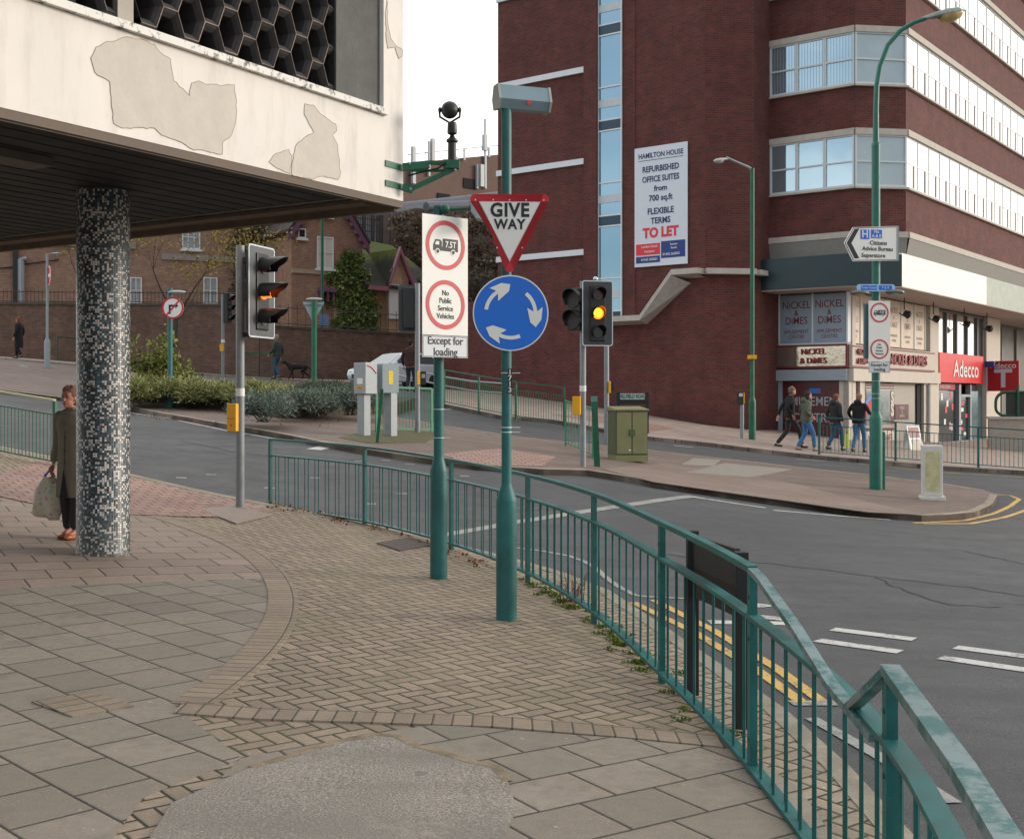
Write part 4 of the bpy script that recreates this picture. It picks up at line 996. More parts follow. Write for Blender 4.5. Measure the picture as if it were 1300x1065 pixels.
# long brick building
def faced(pA,pB,dA,dB): return Vector(P(pA,0,dA).xy),Vector(P(pB,0,dB).xy)
A,B=faced(-60,366,58,64); F=FR(A,(B-A).normalized(),Vector(((B-A).normalized().y,-(B-A).normalized().x)))
def hit(Fr,px,py):
    r=(px-650)/1520; t=(Fr.p.x-r*Fr.p.y)/(r*Fr.u.y-Fr.u.x); d=Fr.p.y+Fr.u.y*t; return t,(507-py)/1520*d
ha=thing('brick_building','long brown brick building above the wall on the left, with pipes and white windows','building',F.w(0,0,1))
b=MB(); t1=hit(F,366,0)[0]; tm=hit(F,172,0)[0]; F.box(b,0,t1,-8,0,.5,11); b.build('brickwork',BRH,ha)
b=MB(); zz=hit(F,50,308)[1]; F.box(b,0,tm,0,.12,zz-.12,zz+.25); z2=hit(F,260,328)[1]; F.box(b,hit(F,205,0)[0],t1,0,.08,z2-.16,z2+.16); sep(b,'stone_band',mat('stone_string',(.30,.27,.23),.85,var=.15),ha)
b=MB(); 
for px,y0,y1,rd in ((20,306,386,.12),): t,z=hit(F,px,y0); F.box(b,t-rd,t+rd,.05,.25,hit(F,px,y1)[1],z)
for (a,c) in (((0,341),(30,338)),((30,336),(75,330))): 
    t0,z0=hit(F,*a);t1_,z1=hit(F,*c); b.tube([F.w(t0,.1,z0),F.w(t1_,.1,z1)],.04,5)
sep(b,'black_pipe',BLACK,ha)
b=MB(); t,z=hit(F,27,329); b.tube([F.w(t+.25,.25,z),F.w(t,.25,z-.05),F.w(t,.25,hit(F,27,386)[1])],.16,8); b.build('grey_flue',GREYL,ha,True)
def window(Fr,x0,y0,x1,y1,par,m_=None,bars=2,rows=2,name='window'):
    t0,za=hit(Fr,x0,y0);t1_,zb=hit(Fr,x1,y1); 
    if t0>t1_: t0,t1_=t1_,t0
    b=MB(); Fr.box(b,t0,t1_,-.1,.03,zb,za); wn_=b.build(name,m_ or GLASSD,par)
    b=MB(); w_=.06
    Fr.box(b,t0,t0+w_,.03,.07,zb,za);Fr.box(b,t1_-w_,t1_,.03,.07,zb,za);Fr.box(b,t0+w_,t1_-w_,.03,.07,zb,zb+w_);Fr.box(b,t0+w_,t1_-w_,.03,.07,za-w_,za)
    for i in range(1,bars): t=t0+(t1_-t0)*i/bars; Fr.box(b,t-.02,t+.02,.0305,.06,zb+w_,za-w_)
    for i in range(1,rows): z=zb+(za-zb)*i/rows; Fr.box(b,t0+w_,t1_-w_,.0308,.062,z-.02,z+.02)
    b.build('frame',WHITE,wn_)
    b=MB(); Fr.box(b,t0-.1,t1_+.1,.0,.12,zb-.12,zb-.003); b.build('sill',WHITE,wn_)
NETC=mat('net_curtain_glass',(.30,.32,.33),.3,var=.3,ns=3)
window(F,231,286,254,317,ha,NETC,3,2); window(F,316,290,336,312,ha,NETC,3,2); window(F,165,352,180,386,ha,NETC,2,2); window(F,258,352,276,386,ha,NETC,2,2)
# gabled cottage
A,B=faced(366,470,60,62.5); F=FR(A,(B-A).normalized(),Vector(((B-A).normalized().y,-(B-A).normalized().x)))
hb=thing('gabled_cottage','brown brick cottage with purple bargeboards on its gable and ivy climbing its corner','house',F.w(2,0,1))
BRC=brickmat('cottage_brick',(.33,.185,.12),(.43,.25,.165),(.17,.13,.105),stain=.45)
b=MB(); tl,zl=hit(F,370,293); tr,zr=hit(F,460,308); ta,zap=hit(F,416,232)
vs=[]
for o in (0,-7): vs+=[F.w(tl,o,.5),F.w(tr,o,.5),F.w(tr,o,zr),F.w(ta,o,zap),F.w(tl,o,zl)]
b.add(vs,[(0,1,2,3,4),(9,8,7,6,5),(0,5,6,1),(1,6,7,2),(2,7,8,3),(3,8,9,4),(4,9,5,0)]); b.build('brickwork',BRC,hb)
PUR=mat('purple_bargeboard',(.165,.075,.125),.5,var=.1)
b=MB()
for (t0,z0),(t1_,z1) in (((ta,zap+.2),(tr+.28,zr-.15)),((ta,zap+.2),(tl-.28,zl-.15))):
    b.add([F.w(t,o,z+dz) for t,z in ((t0,z0),(t1_,z1)) for o in (.1,.3) for dz in (-.42,0)],[(0,1,3,2),(4,6,7,5),(0,4,5,1),(2,3,7,6),(1,5,7,3),(0,2,6,4)])
    for i in range(1,9):
        f=i/9; t=t0+(t1_-t0)*f; z=z0+(z1-z0)*f-.45; b.ell(F.w(t,.2,z),(.13,.08,.16),8)
b.build('bargeboard',PUR,hb)
b=MB()
for (t0,z0),(t1_,z1) in (((ta,zap+.2),(tr+.3,zr-.1)),((ta,zap+.2),(tl-.3,zl-.1))):
    b.add([F.w(t,o,z+dz) for t,z in ((t0,z0),(t1_,z1)) for o in (.35,-7.2) for dz in (.003,.14)],[(0,1,3,2),(4,6,7,5),(0,4,5,1),(2,3,7,6),(1,5,7,3),(0,2,6,4)])
TILE=mat('dark_roof_tiles',(.05,.04,.038),.8,var=.3,ns=5); b.build('roof',TILE,hb)
PALE=mat('pale_blind_glass',(.62,.60,.54),.4,var=.06)
window(F,402,300,423,342,hb,PALE,2,2); window(F,405,255,421,276,hb,PALE,2,2); window(F,378,290,388,303,hb,GLASSD,1,1)
b=MB(); t0,z0=hit(F,370,341);t1_,z1=hit(F,414,349); F.box(b,t0,t1_,0,.08,z1,z0); b.build('stone_band',mat('sandstone_band',(.38,.31,.23),.85,var=.15),hb)
b=MB(); t0,z0=hit(F,424,373);t1_,z1=hit(F,437,421); F.box(b,t0,t1_,0,.06,z1,z0); b.build('boarded_door',mat('pale_board',(.50,.38,.24),.7,var=.1),hb)
b=MB(); t0,z0=hit(F,403,366);t1_,z1=hit(F,422,372); F.box(b,t0,t1_,.0,.5,z1,z0); 
for t in (t0+.1,(t0+t1_)/2,t1_-.1): F.box(b,t-.05,t+.05,.0,.4,z1-.5,z1)
sep(b,'porch_bracket',PUR,hb)
# lower mossy-roofed cottage
A,B=faced(458,560,62,66); F2=FR(A,(B-A).normalized(),Vector(((B-A).normalized().y,-(B-A).normalized().x)))
hc=thing('mossy_roof_cottage','lower brick cottage with a mossy roof and a purple trimmed gable over a boarded window','house',F2.w(2,0,1))
b=MB(); t1_,z1=hit(F2,556,362); F2.box(b,.2,t1_,-7,0,.5,hit(F2,480,362)[1]); 
ta,zap=hit(F2,500,318); tl,zl=hit(F2,488,356); tr,zr=hit(F2,516,356)
vs=[]
for o in (.35,-.9): vs+=[F2.w(tl,o,hit(F2,480,425)[1]),F2.w(tr-.15,o,hit(F2,480,425)[1]),F2.w(tr-.15,o,zr),F2.w(ta,o,zap-.1),F2.w(tl,o,zl)]
b.add(vs,[(0,1,2,3,4),(9,8,7,6,5),(0,5,6,1),(1,6,7,2),(2,7,8,3),(3,8,9,4),(4,9,5,0)]); b.build('brickwork',brickmat('low_cottage_brick',(.46,.28,.17),(.55,.35,.22),(.24,.19,.15),stain=.3),hc)
def mossm():
    n=NT('mossy_tiles'); p=n.pos(); sp=n.n('ShaderNodeSeparateXYZ'); n.l(p,sp.inputs[0])
    zz=n.math('DIVIDE',n.math('SUBTRACT',sp.outputs[2],Zc(hit(F2,500,352)[1])),2.2)
    f=n.math('ADD',n.math('MULTIPLY',zz,.75),n.math('MULTIPLY',n.noise(p,1.6,7,.75),.75))
    k=n.mix(n.ramp(f,[(.62,0.),(.86,1.)]),(.022,.024,.017),(.10,.13,.016)); k=n.mix(n.ramp(n.noise(p,9,4,.7),[(.45,0.),(.7,.7)]),k,(.035,.04,.018)); n.col(k); n.rough(.95); n.bump(n.noise(p,16,5),.8,.08); return n.m
b=MB(); ez,rz=hit(F2,480,364)[1],hit(F2,470,294)[1]; rz2=hit(F2,545,312)[1]
b.add([F2.w(-.1,.55,ez),F2.w(t1_+.3,.55,ez),F2.w(t1_-.6,-3.2,rz2+.3),F2.w(-.1,-3.2,rz+.25),F2.w(-.1,.55,ez-.12),F2.w(t1_+.3,.55,ez-.12),F2.w(t1_-.6,-7,ez),F2.w(-.1,-7,ez)],[(0,1,2,3),(0,4,5,1),(3,2,6,7),(1,5,6,2)]); MOS_R=mossm(); b.build('mossy_roof',MOS_R,hc)
b=MB()
for q in ((tl-.15,zl-.15),(tr+.1,zr-.15)): b.add([F2.w(ta,.5,zap+.05),F2.w(q[0],.5,q[1]),F2.w(q[0],-1.6,q[1]),F2.w(ta,-3.4,zap+.05),F2.w(ta,.5,zap-.02),F2.w(q[0],.5,q[1]-.07),F2.w(q[0],-1.6,q[1]-.07),F2.w(ta,-3.4,zap-.02)],[(0,1,2,3),(4,7,6,5),(0,4,5,1),(2,6,7,3),(1,5,6,2)])
sep(b,'dormer_roof',MOS_R,hc)
b=MB()
b=MB()
for (t0,z0),(t1x,z1) in (((ta,zap+.15),(tr+.1,zr-.1)),((ta,zap+.15),(tl-.1,zl-.1))):
    b.add([F2.w(t,o,z+dz) for t,z in ((t0,z0),(t1x,z1)) for o in (.4,.58) for dz in (-.32,0)],[(0,1,3,2),(4,6,7,5),(0,4,5,1),(2,3,7,6),(1,5,7,3),(0,2,6,4)])
F2.box(b,.1,tl-.2,.5,.6,ez-.25,ez-.02)
b.build('bargeboard',mat('pink_bargeboard',(.33,.14,.20),.5,var=.1),hc)
b=MB(); t0,z0=hit(F2,488,361);t1y,z1=hit(F2,504,406); F2.box(b,t0,t1y,.35,.42,z1,z0); b.build('boarded_window',WHITE,hc)
b=MB(); cx_=(t0+t1y)/2; b.prism([((t1y-t0)/2*math.cos(a),1.0*math.sin(a)) for a in np.linspace(0,math.pi,12)],0,.05,F2.M(cx_,.36,z0+.01)); b.build('arched_board',mat('stained_board',(.52,.36,.24),.7,var=.35,ns=2),hc)
# distant buildings
df=thing('flat_roofed_block','long low block with rounded dark metal roof edges, far behind the cottages','building',P(560,300,84))
dA=(512,520); 
b=MB(); a=P(478,300,84); c=P(640,262,92); F3=FR(Vector(a.xy),Vector((c-a).xy).normalized(),Vector((Vector((c-a).xy).normalized().y,-Vector((c-a).xy).normalized().x)))
zb0=hit(F3,510,300)[1]
L3=(Vector(c.xy)-Vector(a.xy)).length+1
F3.box(b,.0,L3,-8,0,hit(F3,500,360)[1],hit(F3,500,262)[1]); b.build('wall',mat('slate_cladding',(.06,.07,.085),.6,var=.2),df)
b=MB(); za=hit(F3,484,273)[1]; b.tube([F3.w(-.4,.0,za),F3.w(L3,.0,hit(F3,625,246)[1])],.55,14); b.build('rounded_parapet',mat('lead_roofing',(.085,.10,.125),.6,me=.1,var=.2,ns=2),df,True)
b=MB()
for i in range(7): 
    x=484+i*13; t0,z0=hit(F3,x,276-i*1.6);t1z,z1=hit(F3,x+9,285-i*1.6); F3.box(b,t0,t1z,.02,.06,z1,z0)
sep(b,'window',mat('pale_blue_glass',(.22,.30,.38),.15,var=.2,me=.3),df)
b=MB(); F3b=FR(F3.p+F3.n*3,F3.u,F3.n); t0,z0=hit(F3b,541,263);t2,z2_=hit(F3b,660,250); b.tube([F3b.w(t0,0,z0),F3b.w(t2+4,0,z2_)],.35,12); b.build('lower_parapet',MATS['lead_roofing'],df,True)
b=MB(); F3b.box(b,t0,t2+4,-2.9,.0,hit(F3b,600,330)[1],z0-.2); b.build('lower_wall',MATS['slate_cladding'],df)
tw=thing('brick_tower','distant plain brick tower block with phone masts along its roof','tower',P(570,260,115))
b=MB(); a=P(508,205,115); c=P(650,196,125); F4=FR(Vector(a.xy),Vector((c-a).xy).normalized(),Vector((Vector((c-a).xy).normalized().y,-Vector((c-a).xy).normalized().x))); L4=(Vector(c.xy)-Vector(a.xy)).length
zt0=hit(F4,508,208)[1]; zt1=hit(F4,645,194)[1]
b.add([F4.w(0,0,2),F4.w(L4,0,2),F4.w(L4,0,zt1),F4.w(0,0,zt0),F4.w(0,-10,2),F4.w(L4,-10,2),F4.w(L4,-10,zt1),F4.w(0,-10,zt0)],[(0,1,2,3),(4,7,6,5),(3,2,6,7),(0,3,7,4),(1,5,6,2)]); b.build('brickwork',brickmat('tower_brick',(.13,.075,.06),(.16,.095,.075),(.13,.09,.075),stain=.2),tw)
b=MB()
for q in ((555,571,245,262),(588,604,226,241)): 
    t0,z0=hit(F4,q[0],q[2]);t1z,z1=hit(F4,q[1],q[3]); F4.box(b,t0,t1z,.02,.1,z1,z0)
sep(b,'window',VOID,tw)
b=MB()
for x,y0,y1,r_ in ((522.5,187,234,.09),(543,180,224,.05),(547,177,205,.09),(578,200,214,.05),(604,210,240,.06),(608,210,238,.12),(613,172,192,.1),(614.5,152,240,.05),(619,188,200,.05),(588,190,204,.04)):
    t,z0=hit(F4,x,y0); _,z1=hit(F4,x,y1); F4.box(b,t-r_*2,t+r_*2,.1,.1+r_*4,z1,z0)
sep(b,'phone_mast',mat('mast_grey',(.45,.47,.48),.5,var=.1),tw)
b=MB(); b.tube([F4.w(1,0,zt0+1.0),F4.w(L4,0,zt1+1.0)],.05,5)
for i in range(14): 
    t=1+i*(L4-1)/13; z=zt0+(zt1-zt0)*t/L4; b.tube([F4.w(t,0,z),F4.w(t,0,z+1)],.03,4)
b.build('roof_rail',MATS['mast_grey'],tw)
fe=thing('yard_fence','weathered timber and mesh fence overgrown with bare creeper, behind the mossy roof','fence',P(550,310,76))
b=MB(); a=P(436,262,74); c=P(660,262,80); F5=FR(Vector(a.xy),Vector((c-a).xy).normalized(),Vector((Vector((c-a).xy).normalized().y,-Vector((c-a).xy).normalized().x)))
for i in range(40):
    x0=486+i*4.3; top=268+ (3.5*math.sin(i*.5))+ (2 if i<6 else 0); t0,z0=hit(F5,x0,top);t2,z1=hit(F5,x0+4.2,330); F5.box(b,t0,t2,0,.06,z1,z0)
b.build('boards',mat('weathered_boards',(.16,.125,.11),.9,var=.4,ns=1.5),fe)
b=MB()
for i in range(26):
    x0=440+i*2.2; t0,z0=hit(F5,x0,273);_,z1=hit(F5,x0,315); b.tube([F5.w(t0,0,z1),F5.w(t0,0,z0)],.03 if i%5 else .09,4)
for y in (276,284,292): 
    t0,z0=hit(F5,440,y);t2,_=hit(F5,497,y); b.tube([F5.w(t0,0,z0),F5.w(t2,0,z0)],.03,4)
b.build('mesh_panel',IRON,fe)
# ================= STREET FURNITURE
def each(name,m,par,builders,**k):
    for f in builders:
        b=MB(); f(b); b.build(name,m,par,**k)
def catmull(pts,k=5):
    pts=[Vector(p) for p in pts]; o=[]
    q=[pts[0]*2-pts[1]]+pts+[pts[-1]*2-pts[-2]]
    for i in range(1,len(q)-2):
        for j in range(k):
            t=j/k; a,b_,c,d=q[i-1],q[i],q[i+1],q[i+2]
            o.append(.5*((2*b_)+(c-a)*t+(2*a-5*b_+4*c-d)*t*t+(3*b_-a-3*c+d)*t**3))
    o.append(pts[-1]); return o
def fence(label,pts,m,name='guard_railing',group=None,h=1.0,mid=.22,bot=.93,nb=17,pw=.055,rad=.0075,skip_top=(),curve=False,rail=None,ztops=None,rw=.05,rh=.03,topm=None,dbl=.0):
    pts=[Vector((p[0],p[1])) for p in pts]
    gz=[g(p.x,p.y)+.1 for p in pts]; zt=ztops or [z+h for z in gz]
    root=thing(name,label,'railing',(pts[0].x,pts[0].y,gz[0]),group)
    k=5 if curve else 1
    P3=[Vector((p.x,p.y,z)) for p,z in zip(pts,zt)]
    C3=catmull(P3,k) if curve else P3
    for i,p in enumerate(pts):
        t=(pts[min(i+1,len(pts)-1)]-pts[max(i-1,0)]).normalized(); M=FM((p.x,p.y,0),(t.x,t.y,0))
        b=MB(); b.bbox(-pw/2,pw/2,gz[i]-.06,zt[i]-.012,-pw*.3,pw*.3,.004,M) if False else b.box(-pw/2,pw/2,gz[i]-.06,zt[i]-.012,-pw*.32,pw*.32,M)
        if rw>=.05:
            for zz in (zt[i]-.13,zt[i]-mid-.11,gz[i]+.16): b.disc(.009,pw*.32,pw*.32+.006,8,M,0,zz)
        b.build('post',m,root)
    dn=lambda v,dz:Vector((v.x,v.y,v.z-dz))
    for i in range(len(pts)-1):
        seg=C3[i*k:(i+1)*k+1]
        if i not in skip_top: 
            b=MB(); b.bar(seg,rw,rh); b.build('top_rail',topm or m,root)
        b=MB(); b.bar([dn(v,mid) for v in seg],.065 if dbl else .03,.020); b.bar([dn(v,bot) for v in seg],.065 if dbl else .03,.020)
        n_=nb
        for j in range(1,n_+1):
            f=j/(n_+1)*(len(seg)-1); a=int(f); fr_=f-a; v=seg[a]*(1-fr_)+seg[min(a+1,len(seg)-1)]*fr_
            tt=(seg[-1]-seg[0]).normalized(); v=v+Vector((-tt.y,tt.x,0))*(dbl if j%2 else -dbl)
            b.tube([dn(v,mid+.005),dn(v,bot-.005)],rad,6)
        b.build('barred_panel',m,root)
    return root
FX=[(-3.35,16.6),(-1.85,15.04),(-.68,13.4),(.151,11.49),(.649,9.49),(.935,7.48),(1.134,5.65),(1.162,3.68),(.84,1.75)]
FZ=[Zc(z) for z in (-.554,-.60,-.679,-.729,-.749,-.771,-.80,-.826,-.84)]
def wearm():
    n=NT('worn_galvanised_top'); p=n.pos(); f=n.noise(p,7,7,.75)
    k=n.mix(n.ramp(f,[(.44,0.),(.52,1.)]),(.012,.11,.11),(.15,.22,.23)); k=n.mix(n.ramp(n.noise(p,26,4,.7),[(.55,0.),(.65,.5)]),k,(.12,.16,.16)); n.col(k); n.rough(.4); n.b.inputs['Metallic'].default_value=.15; n.bump(f,.15,.005); return n.m
WEAR=wearm()
fr_=fence('curved teal green guard railing along the plaza kerb, its nearest top rail bent down',FX,TEAL,curve=True,skip_top=(6,7),ztops=FZ,nb=18,dbl=.0125)
b=MB(); b.bar([P(955,724,5.65),P(966,735,5.45),P(1010,797,4.85),P(1057,872,4.32),P(1085,905,4.0),P(1112,937,3.78)],.046,.026); b.build('bent_top_rail',WEAR,fr_)
b=MB(); A=Vector((1.162,3.68,FZ[7]-.005)); b.bar([A,P(1100,880,3.85),P(1080,898,4.05)],.042,.026); b.build('broken_rail_stub',WEAR,fr_)
b=MB(); b.bar([A+Vector((0,0,.002)),Vector((1.015,2.7,Zc(-.833))),Vector((.84,1.75,FZ[8]))],.058,.032); b.build('top_rail',WEAR,fr_)
LFX=[gp(-60,556),gp(25,573),gp(76,584)]
fence('green guard railing at the left edge behind the woman with the shopping bag',[(-12.2,21.2),(-10.1,20.0),(-8.25,18.95),(-6.95,18.2)],GREEN,group=None,nb=17,topm=mat('rail_top_highlight',(.50,.46,.26),.4,var=.15),pw=.06)  # yellowish highlight along the top rail is put into its colour
fence('dark green guard railing on the kerb in front of the amusement centre and red shop',[gp(1040,577)[:2],gp(1137,585)[:2],gp(1242,593.5)[:2],(13.5,29.3),(15.4,28.6)],TEAL,nb=18,rw=.045)
fence('green guard railing along the foot of the office block brick wall',[gp(564,513)[:2],gp(608,522)[:2],gp(655,531)[:2],gp(716,539)[:2]],GREEN,nb=18,rw=.04,group=None)
BGREEN=mat('bright_green_paint',(.03,.22,.12),.45,var=.15)
def simple_panel(label,a,b_,h,m,nb):
    return fence(label,[a,b_],m,h=h,mid=.02,bot=h-.08,nb=nb,rw=.03,rh=.03,pw=.05)
simple_panel('short green railing panel between the amber traffic light pole and the kerb',gp(718,566)[:2],(1.62,24.0),1.0,BGREEN,7)
simple_panel('green barred railing beside the two grey control boxes',gp(478,549)[:2],gp(548,549)[:2],.98,BGREEN,16)
simple_panel('small green railing by the wall beyond the no entry sign',gp(73,458)[:2],gp(128,462)[:2],1.0,GREEN,2)
simple_panel('green railing below the brick wall behind the planted island',gp(300,476)[:2],gp(345,480)[:2],1.0,GREEN,8)
hr=thing('handrail','pale galvanised two bar handrail beside the white car',  'handrail',(P(505,480,41).x,41,P(505,490,41).z))
for ya,yb in ((463,487),(474,499)):
    b=MB(); b.tube([P(495,ya-2,42),P(512,ya+4,41),P(560,ya+15,40),P(600,yb-3,39),P(640,yb,38.5)],.03,6); b.build('rail',GREYL,hr,True)
for x,y in ((520,468),(560,478)):
    b=MB(); q=P(x,y,40.3); b.tube([q,(q.x,q.y,g(q.x,q.y)+.0)],.03,6); b.build('post',GREYL,hr)
# slanted green post
def pole2(root,x,y,zb,zt,r1,r2,zs,m,n=20,name='pole',cap=True):
    b=MB(); b.lathe([(r1,-.03),(r1,zs-.10),(r1*.97,zs-.08),(r2*1.02,zs+.03),(r2,zs+.05),(r2,zt-zb)],n,Matrix.Translation((x,y,zb))); return b.build(name,m,root,True)
lp=thing('leaning_post','leaning green post beside the grey control boxes','post',gp(479,562)); q=gp(479,562)
b=MB(); b.box(-.03,.03,-.03,.03,-.02,1.05,Matrix.Translation(q)@Matrix.Rotation(R(5),4,'Y')); b.build('post_shaft',GREEN,lp)
b=MB(); q=gp(758,592); gp2=thing('green_post','short flat green post beside the olive cabinet','post',q); b.box(-.055,.055,-.03,.03,-.02,1.28,Matrix.Translation(q)@Matrix.Rotation(R(-2.5),4,'Y')); b.build('post_shaft',GREEN,gp2)
b=MB(); b.box(-.058,.058,-.033,.033,1.2,1.3,Matrix.Translation(q)@Matrix.Rotation(R(-2.5),4,'Y')); b.build('post_cap',mat('worn_green',(.12,.30,.24),.5,var=.2),gp2)
# ---- GIVE WAY post
def bands(root,x,y,zs,r):
    for z in zs:
        b=MB(); b.ring(r,r+.003,z,z+.006,20,Matrix.Translation((x,y,0))); b.box(r,r+.07,-.003,.003,z,z+.006,Matrix.Translation((x,y,0))); b.build('cable_tie',WHITE,root)
gx,gy,gz_=gp(643,786); s=gy/1520
gw=thing('give_way_post','teal post with a triangular GIVE WAY sign above a round blue roundabout sign','traffic sign',(gx,gy,gz_))
pole2(gw,gx,gy,gz_,P(0,138,gy).z,.083,.040,P(0,630,gy).z-gz_+.06,TEAL,28)
SY=gy-.075
M=yawM((P(647,0,SY).x,SY,P(0,249,SY).z),2)
w2=.335; hT=.615
def rtri(r,k,dy=0):
    # rounded downward triangle inset by k
    A=[Vector((-w2+.02,0)),Vector((w2-.02,0)),Vector((0,-hT))]; c=sum(A,Vector((0,0)))/3; o=[]
    for i,p in enumerate(A):
        p=c+(p-c)*k; d0=(c-p).normalized(); ce=p+d0*r*1.25; base=math.atan2(-d0.y,-d0.x)
        for a in np.linspace(base-R(58),base+R(58),9): o.append((ce.x+r*math.cos(a),ce.y+r*math.sin(a)+dy))
    if True:
        return o
b=MB(); b.prism(rtri(.042,1.0)[::-1],-.003,.0,M); pt=b.build('triangular_plate',STEELB,gw)
b=MB(); b.prism(rtri(.042,1.0)[::-1],.0005,.004,M); b.build('red_border',SIGNR,pt)
b=MB(); b.prism([(p[0],p[1]) for p in rtri(.004,.77)][::-1],.0045,.0065,M); b.build('white_centre',SIGNW,pt)
txt('GIVE',.150,M,INK,pt,y=-.117,h=.007,bold=.034,sx=.92,sp=1.10); txt('WAY',.108,M,INK,pt,y=-.228,h=.007,bold=.034,sx=.92,sp=1.12)
for x,y in ((-.27,-.033),(-.13,-.033),(0,-.033),(.13,-.033),(.27,-.033),(-.10,-.41),(.10,-.41)):
    b=MB(); b.disc(.006,.004,.008,8,M,x,y); b.build('rivet',WHITE,pt)
M2=yawM((P(648.3,0,SY).x,SY,P(0,397.5,SY).z),2)
b=MB(); b.disc(.300,-.003,.0,56,M2); bl=b.build('round_plate',STEELB,gw)
b=MB(); b.disc(.300,.0003,.003,56,M2); b.build('white_rim',SIGNW,bl)
b=MB(); b.disc(.290,.0034,.005,56,M2); b.build('blue_disc',SIGNB,bl)
for a0 in (172,52,-68):
    # clockwise arrow: shaft then head
    aS,aE=a0,a0-62
    b=MB(); b.ring(.181,.210,.0055,.0075,20,M2,aE+12,aS)
    e=R(aE+14); er=Vector((math.cos(e),math.sin(e))); et=Vector((math.sin(e),-math.cos(e)))
    tip=er*.190+et*.125; l=er*.256-et*.03; ln=er*.235+et*.0; r_=er*.134-et*.03; rn=er*.157+et*.0
    b.prism([tuple(v) for v in (tip,er*.150+et*.085-er*.0,r_,er*.178+et*.0,er*.214+et*.0,l,er*.238+et*.07)],.0078,.0092,M2)
    b.build('white_arrow',SIGNW,bl)
each('clamp',STEELB,gw,[lambda b,z=z:b.box(-.07,.07,-.03,.055,z-.02,z+.02,Matrix.Translation((gx,gy-.03,0))) for z in (P(0,262,gy).z,P(0,320,gy).z,P(0,375,gy).z,P(0,425,gy).z)])
# box lamp
Ml=FM((P(635,0,gy).x,gy,P(0,125,gy).z),(1,.35,0))
b=MB(); yz=[(-.085,.0),(-.055,-.085),(.055,-.09),(.09,-.02),(.05,.10),(-.05,.10)]
x0,x1=-.02,.39
b.add([Ml@Vector((x,p[1],p[0])) for x in (x0,x1) for p in yz],[tuple(range(6)),tuple(range(11,5,-1))]+[(i,(i+1)%6,6+(i+1)%6,6+i) for i in range(6)])
lb_=b.build('lamp_box',mat('lamp_grey_blue',(.20,.28,.32),.4,me=.2,var=.1),gw)
b=MB()
for x in (x0-.02,x1):
    b.add([Ml@Vector((x+dx,p[1]*1.06,p[0]*1.06)) for dx in (0,.02) for p in yz],[tuple(range(6)),tuple(range(11,5,-1))]+[(i,(i+1)%6,6+(i+1)%6,6+i) for i in range(6)])
b.build('end_cap',mat('lamp_cap',(.34,.36,.34),.4,var=.1),lb_)
b=MB(); b.disc(.018,.095,.1,12,Ml,.21,-.04); b.build('red_badge',SIGNR,lb_)
bands(gw,gx,gy,(P(0,474,gy).z,P(0,543,gy).z,P(0,549,gy).z),.04)
Mn=FM((gx+.028,gy-.0445,P(0,484,gy).z),(1,0,0))
b=MB(); b.box(-.015,.015,-.10,.10,0,.003,Mn); nb_=b.build('number_label',INK,gw)
for i,c in enumerate('1713'): txt(c,.055,Mn,WHITE,nb_,y=.07-i*.047,h=.004,bold=.03)
# ---- lorry limit post
x5,y5,z5=gp(557,734); s5=y5/1520
po5=thing('lorry_limit_post','teal post with a tall white plate banning lorries and public service vehicles','traffic sign',(x5,y5,z5))
pole2(po5,x5,y5,z5,P(0,262,y5).z,.083,.049,P(0,592,y5).z-z5+.05,TEAL,28)
def lorry_plate(root,M,W,Hh,Hs,detail=True,band='Except for\nloading'):
    b=MB(); b.box(-W/2,W/2,-Hh,0,-.006,0,M); pl_=b.build('white_plate',SIGNW,root)
    r=W*.43
    cy1,cy2=-r-W*.08,-Hh+r+W*.10
    for cy in (cy1,cy2):
        b=MB(); b.ring(r*.82,r,.0005,.003,48,M,cy=cy); b.build('red_ring',SIGNRF,pl_)
    # lorry pictogram
    k=r*.78; cy=cy1
    b=MB(); b.box(-k*.18,k*.82,cy-k*.30,cy+k*.34,.0005,.0025,M); b.prism([(-k*.8,cy-k*.30),(-k*.24,cy-k*.30),(-k*.24,cy+k*.16),(-k*.34,cy+k*.27),(-k*.66,cy+k*.27),(-k*.8,cy-k*.02)],.0005,.0025,M); b.box(-k*.25,-k*.17,cy-k*.28,cy-k*.08,.0005,.0022,M); b.build('lorry_symbol',INK,pl_)
    b=MB(); b.prism([(-k*.70,cy+.0),(-k*.42,cy+.0),(-k*.42,cy+k*.18),(-k*.62,cy+k*.18)],.0028,.004,M)
    for x in (-k*.52,k*.5): b.ring(k*.10,k*.15,.0028,.004,16,M,cx=x,cy=cy-k*.34)
    b.build('lorry_highlights',SIGNW,pl_)
    b=MB()
    for x in (-k*.52,k*.5): b.disc(k*.11,.0022,.0027,16,M,x,cy-k*.34)
    b.build('lorry_wheels',INK,pl_)
    txt('7.5T',k*.46,M,SIGNW,pl_,x=k*.33,y=cy+k*.03,h=.003,bold=.02,sx=.84)
    txt('No\nPublic\nService\nVehicles',k*.40,M,INK,pl_,y=cy2,h=.001,sx=.86)
    b=MB(); b.box(-W/2,W/2,-Hh-Hs-.006,-Hh-.006,-.006,0,M); sp_=b.build('lower_plate',mat('lower_plate_white',(.62,.65,.68),.45,var=.05),root)
    b=MB()
    for q in ((-W/2+.006,W/2-.006,-Hh-.016,-Hh-.012),(-W/2+.006,W/2-.006,-Hh-Hs,-Hh-Hs+.004),(-W/2+.006,-W/2+.010,-Hh-Hs+.004,-Hh-.016),(W/2-.010,W/2-.006,-Hh-Hs+.004,-Hh-.016)): b.box(*q,.0005,.002,M)
    b.build('thin_border',INK,sp_)
    txt(band,W*.195,M,INK,sp_,y=-Hh-Hs/2-.006,h=.001,sx=.95,bold=.008)
    return pl_
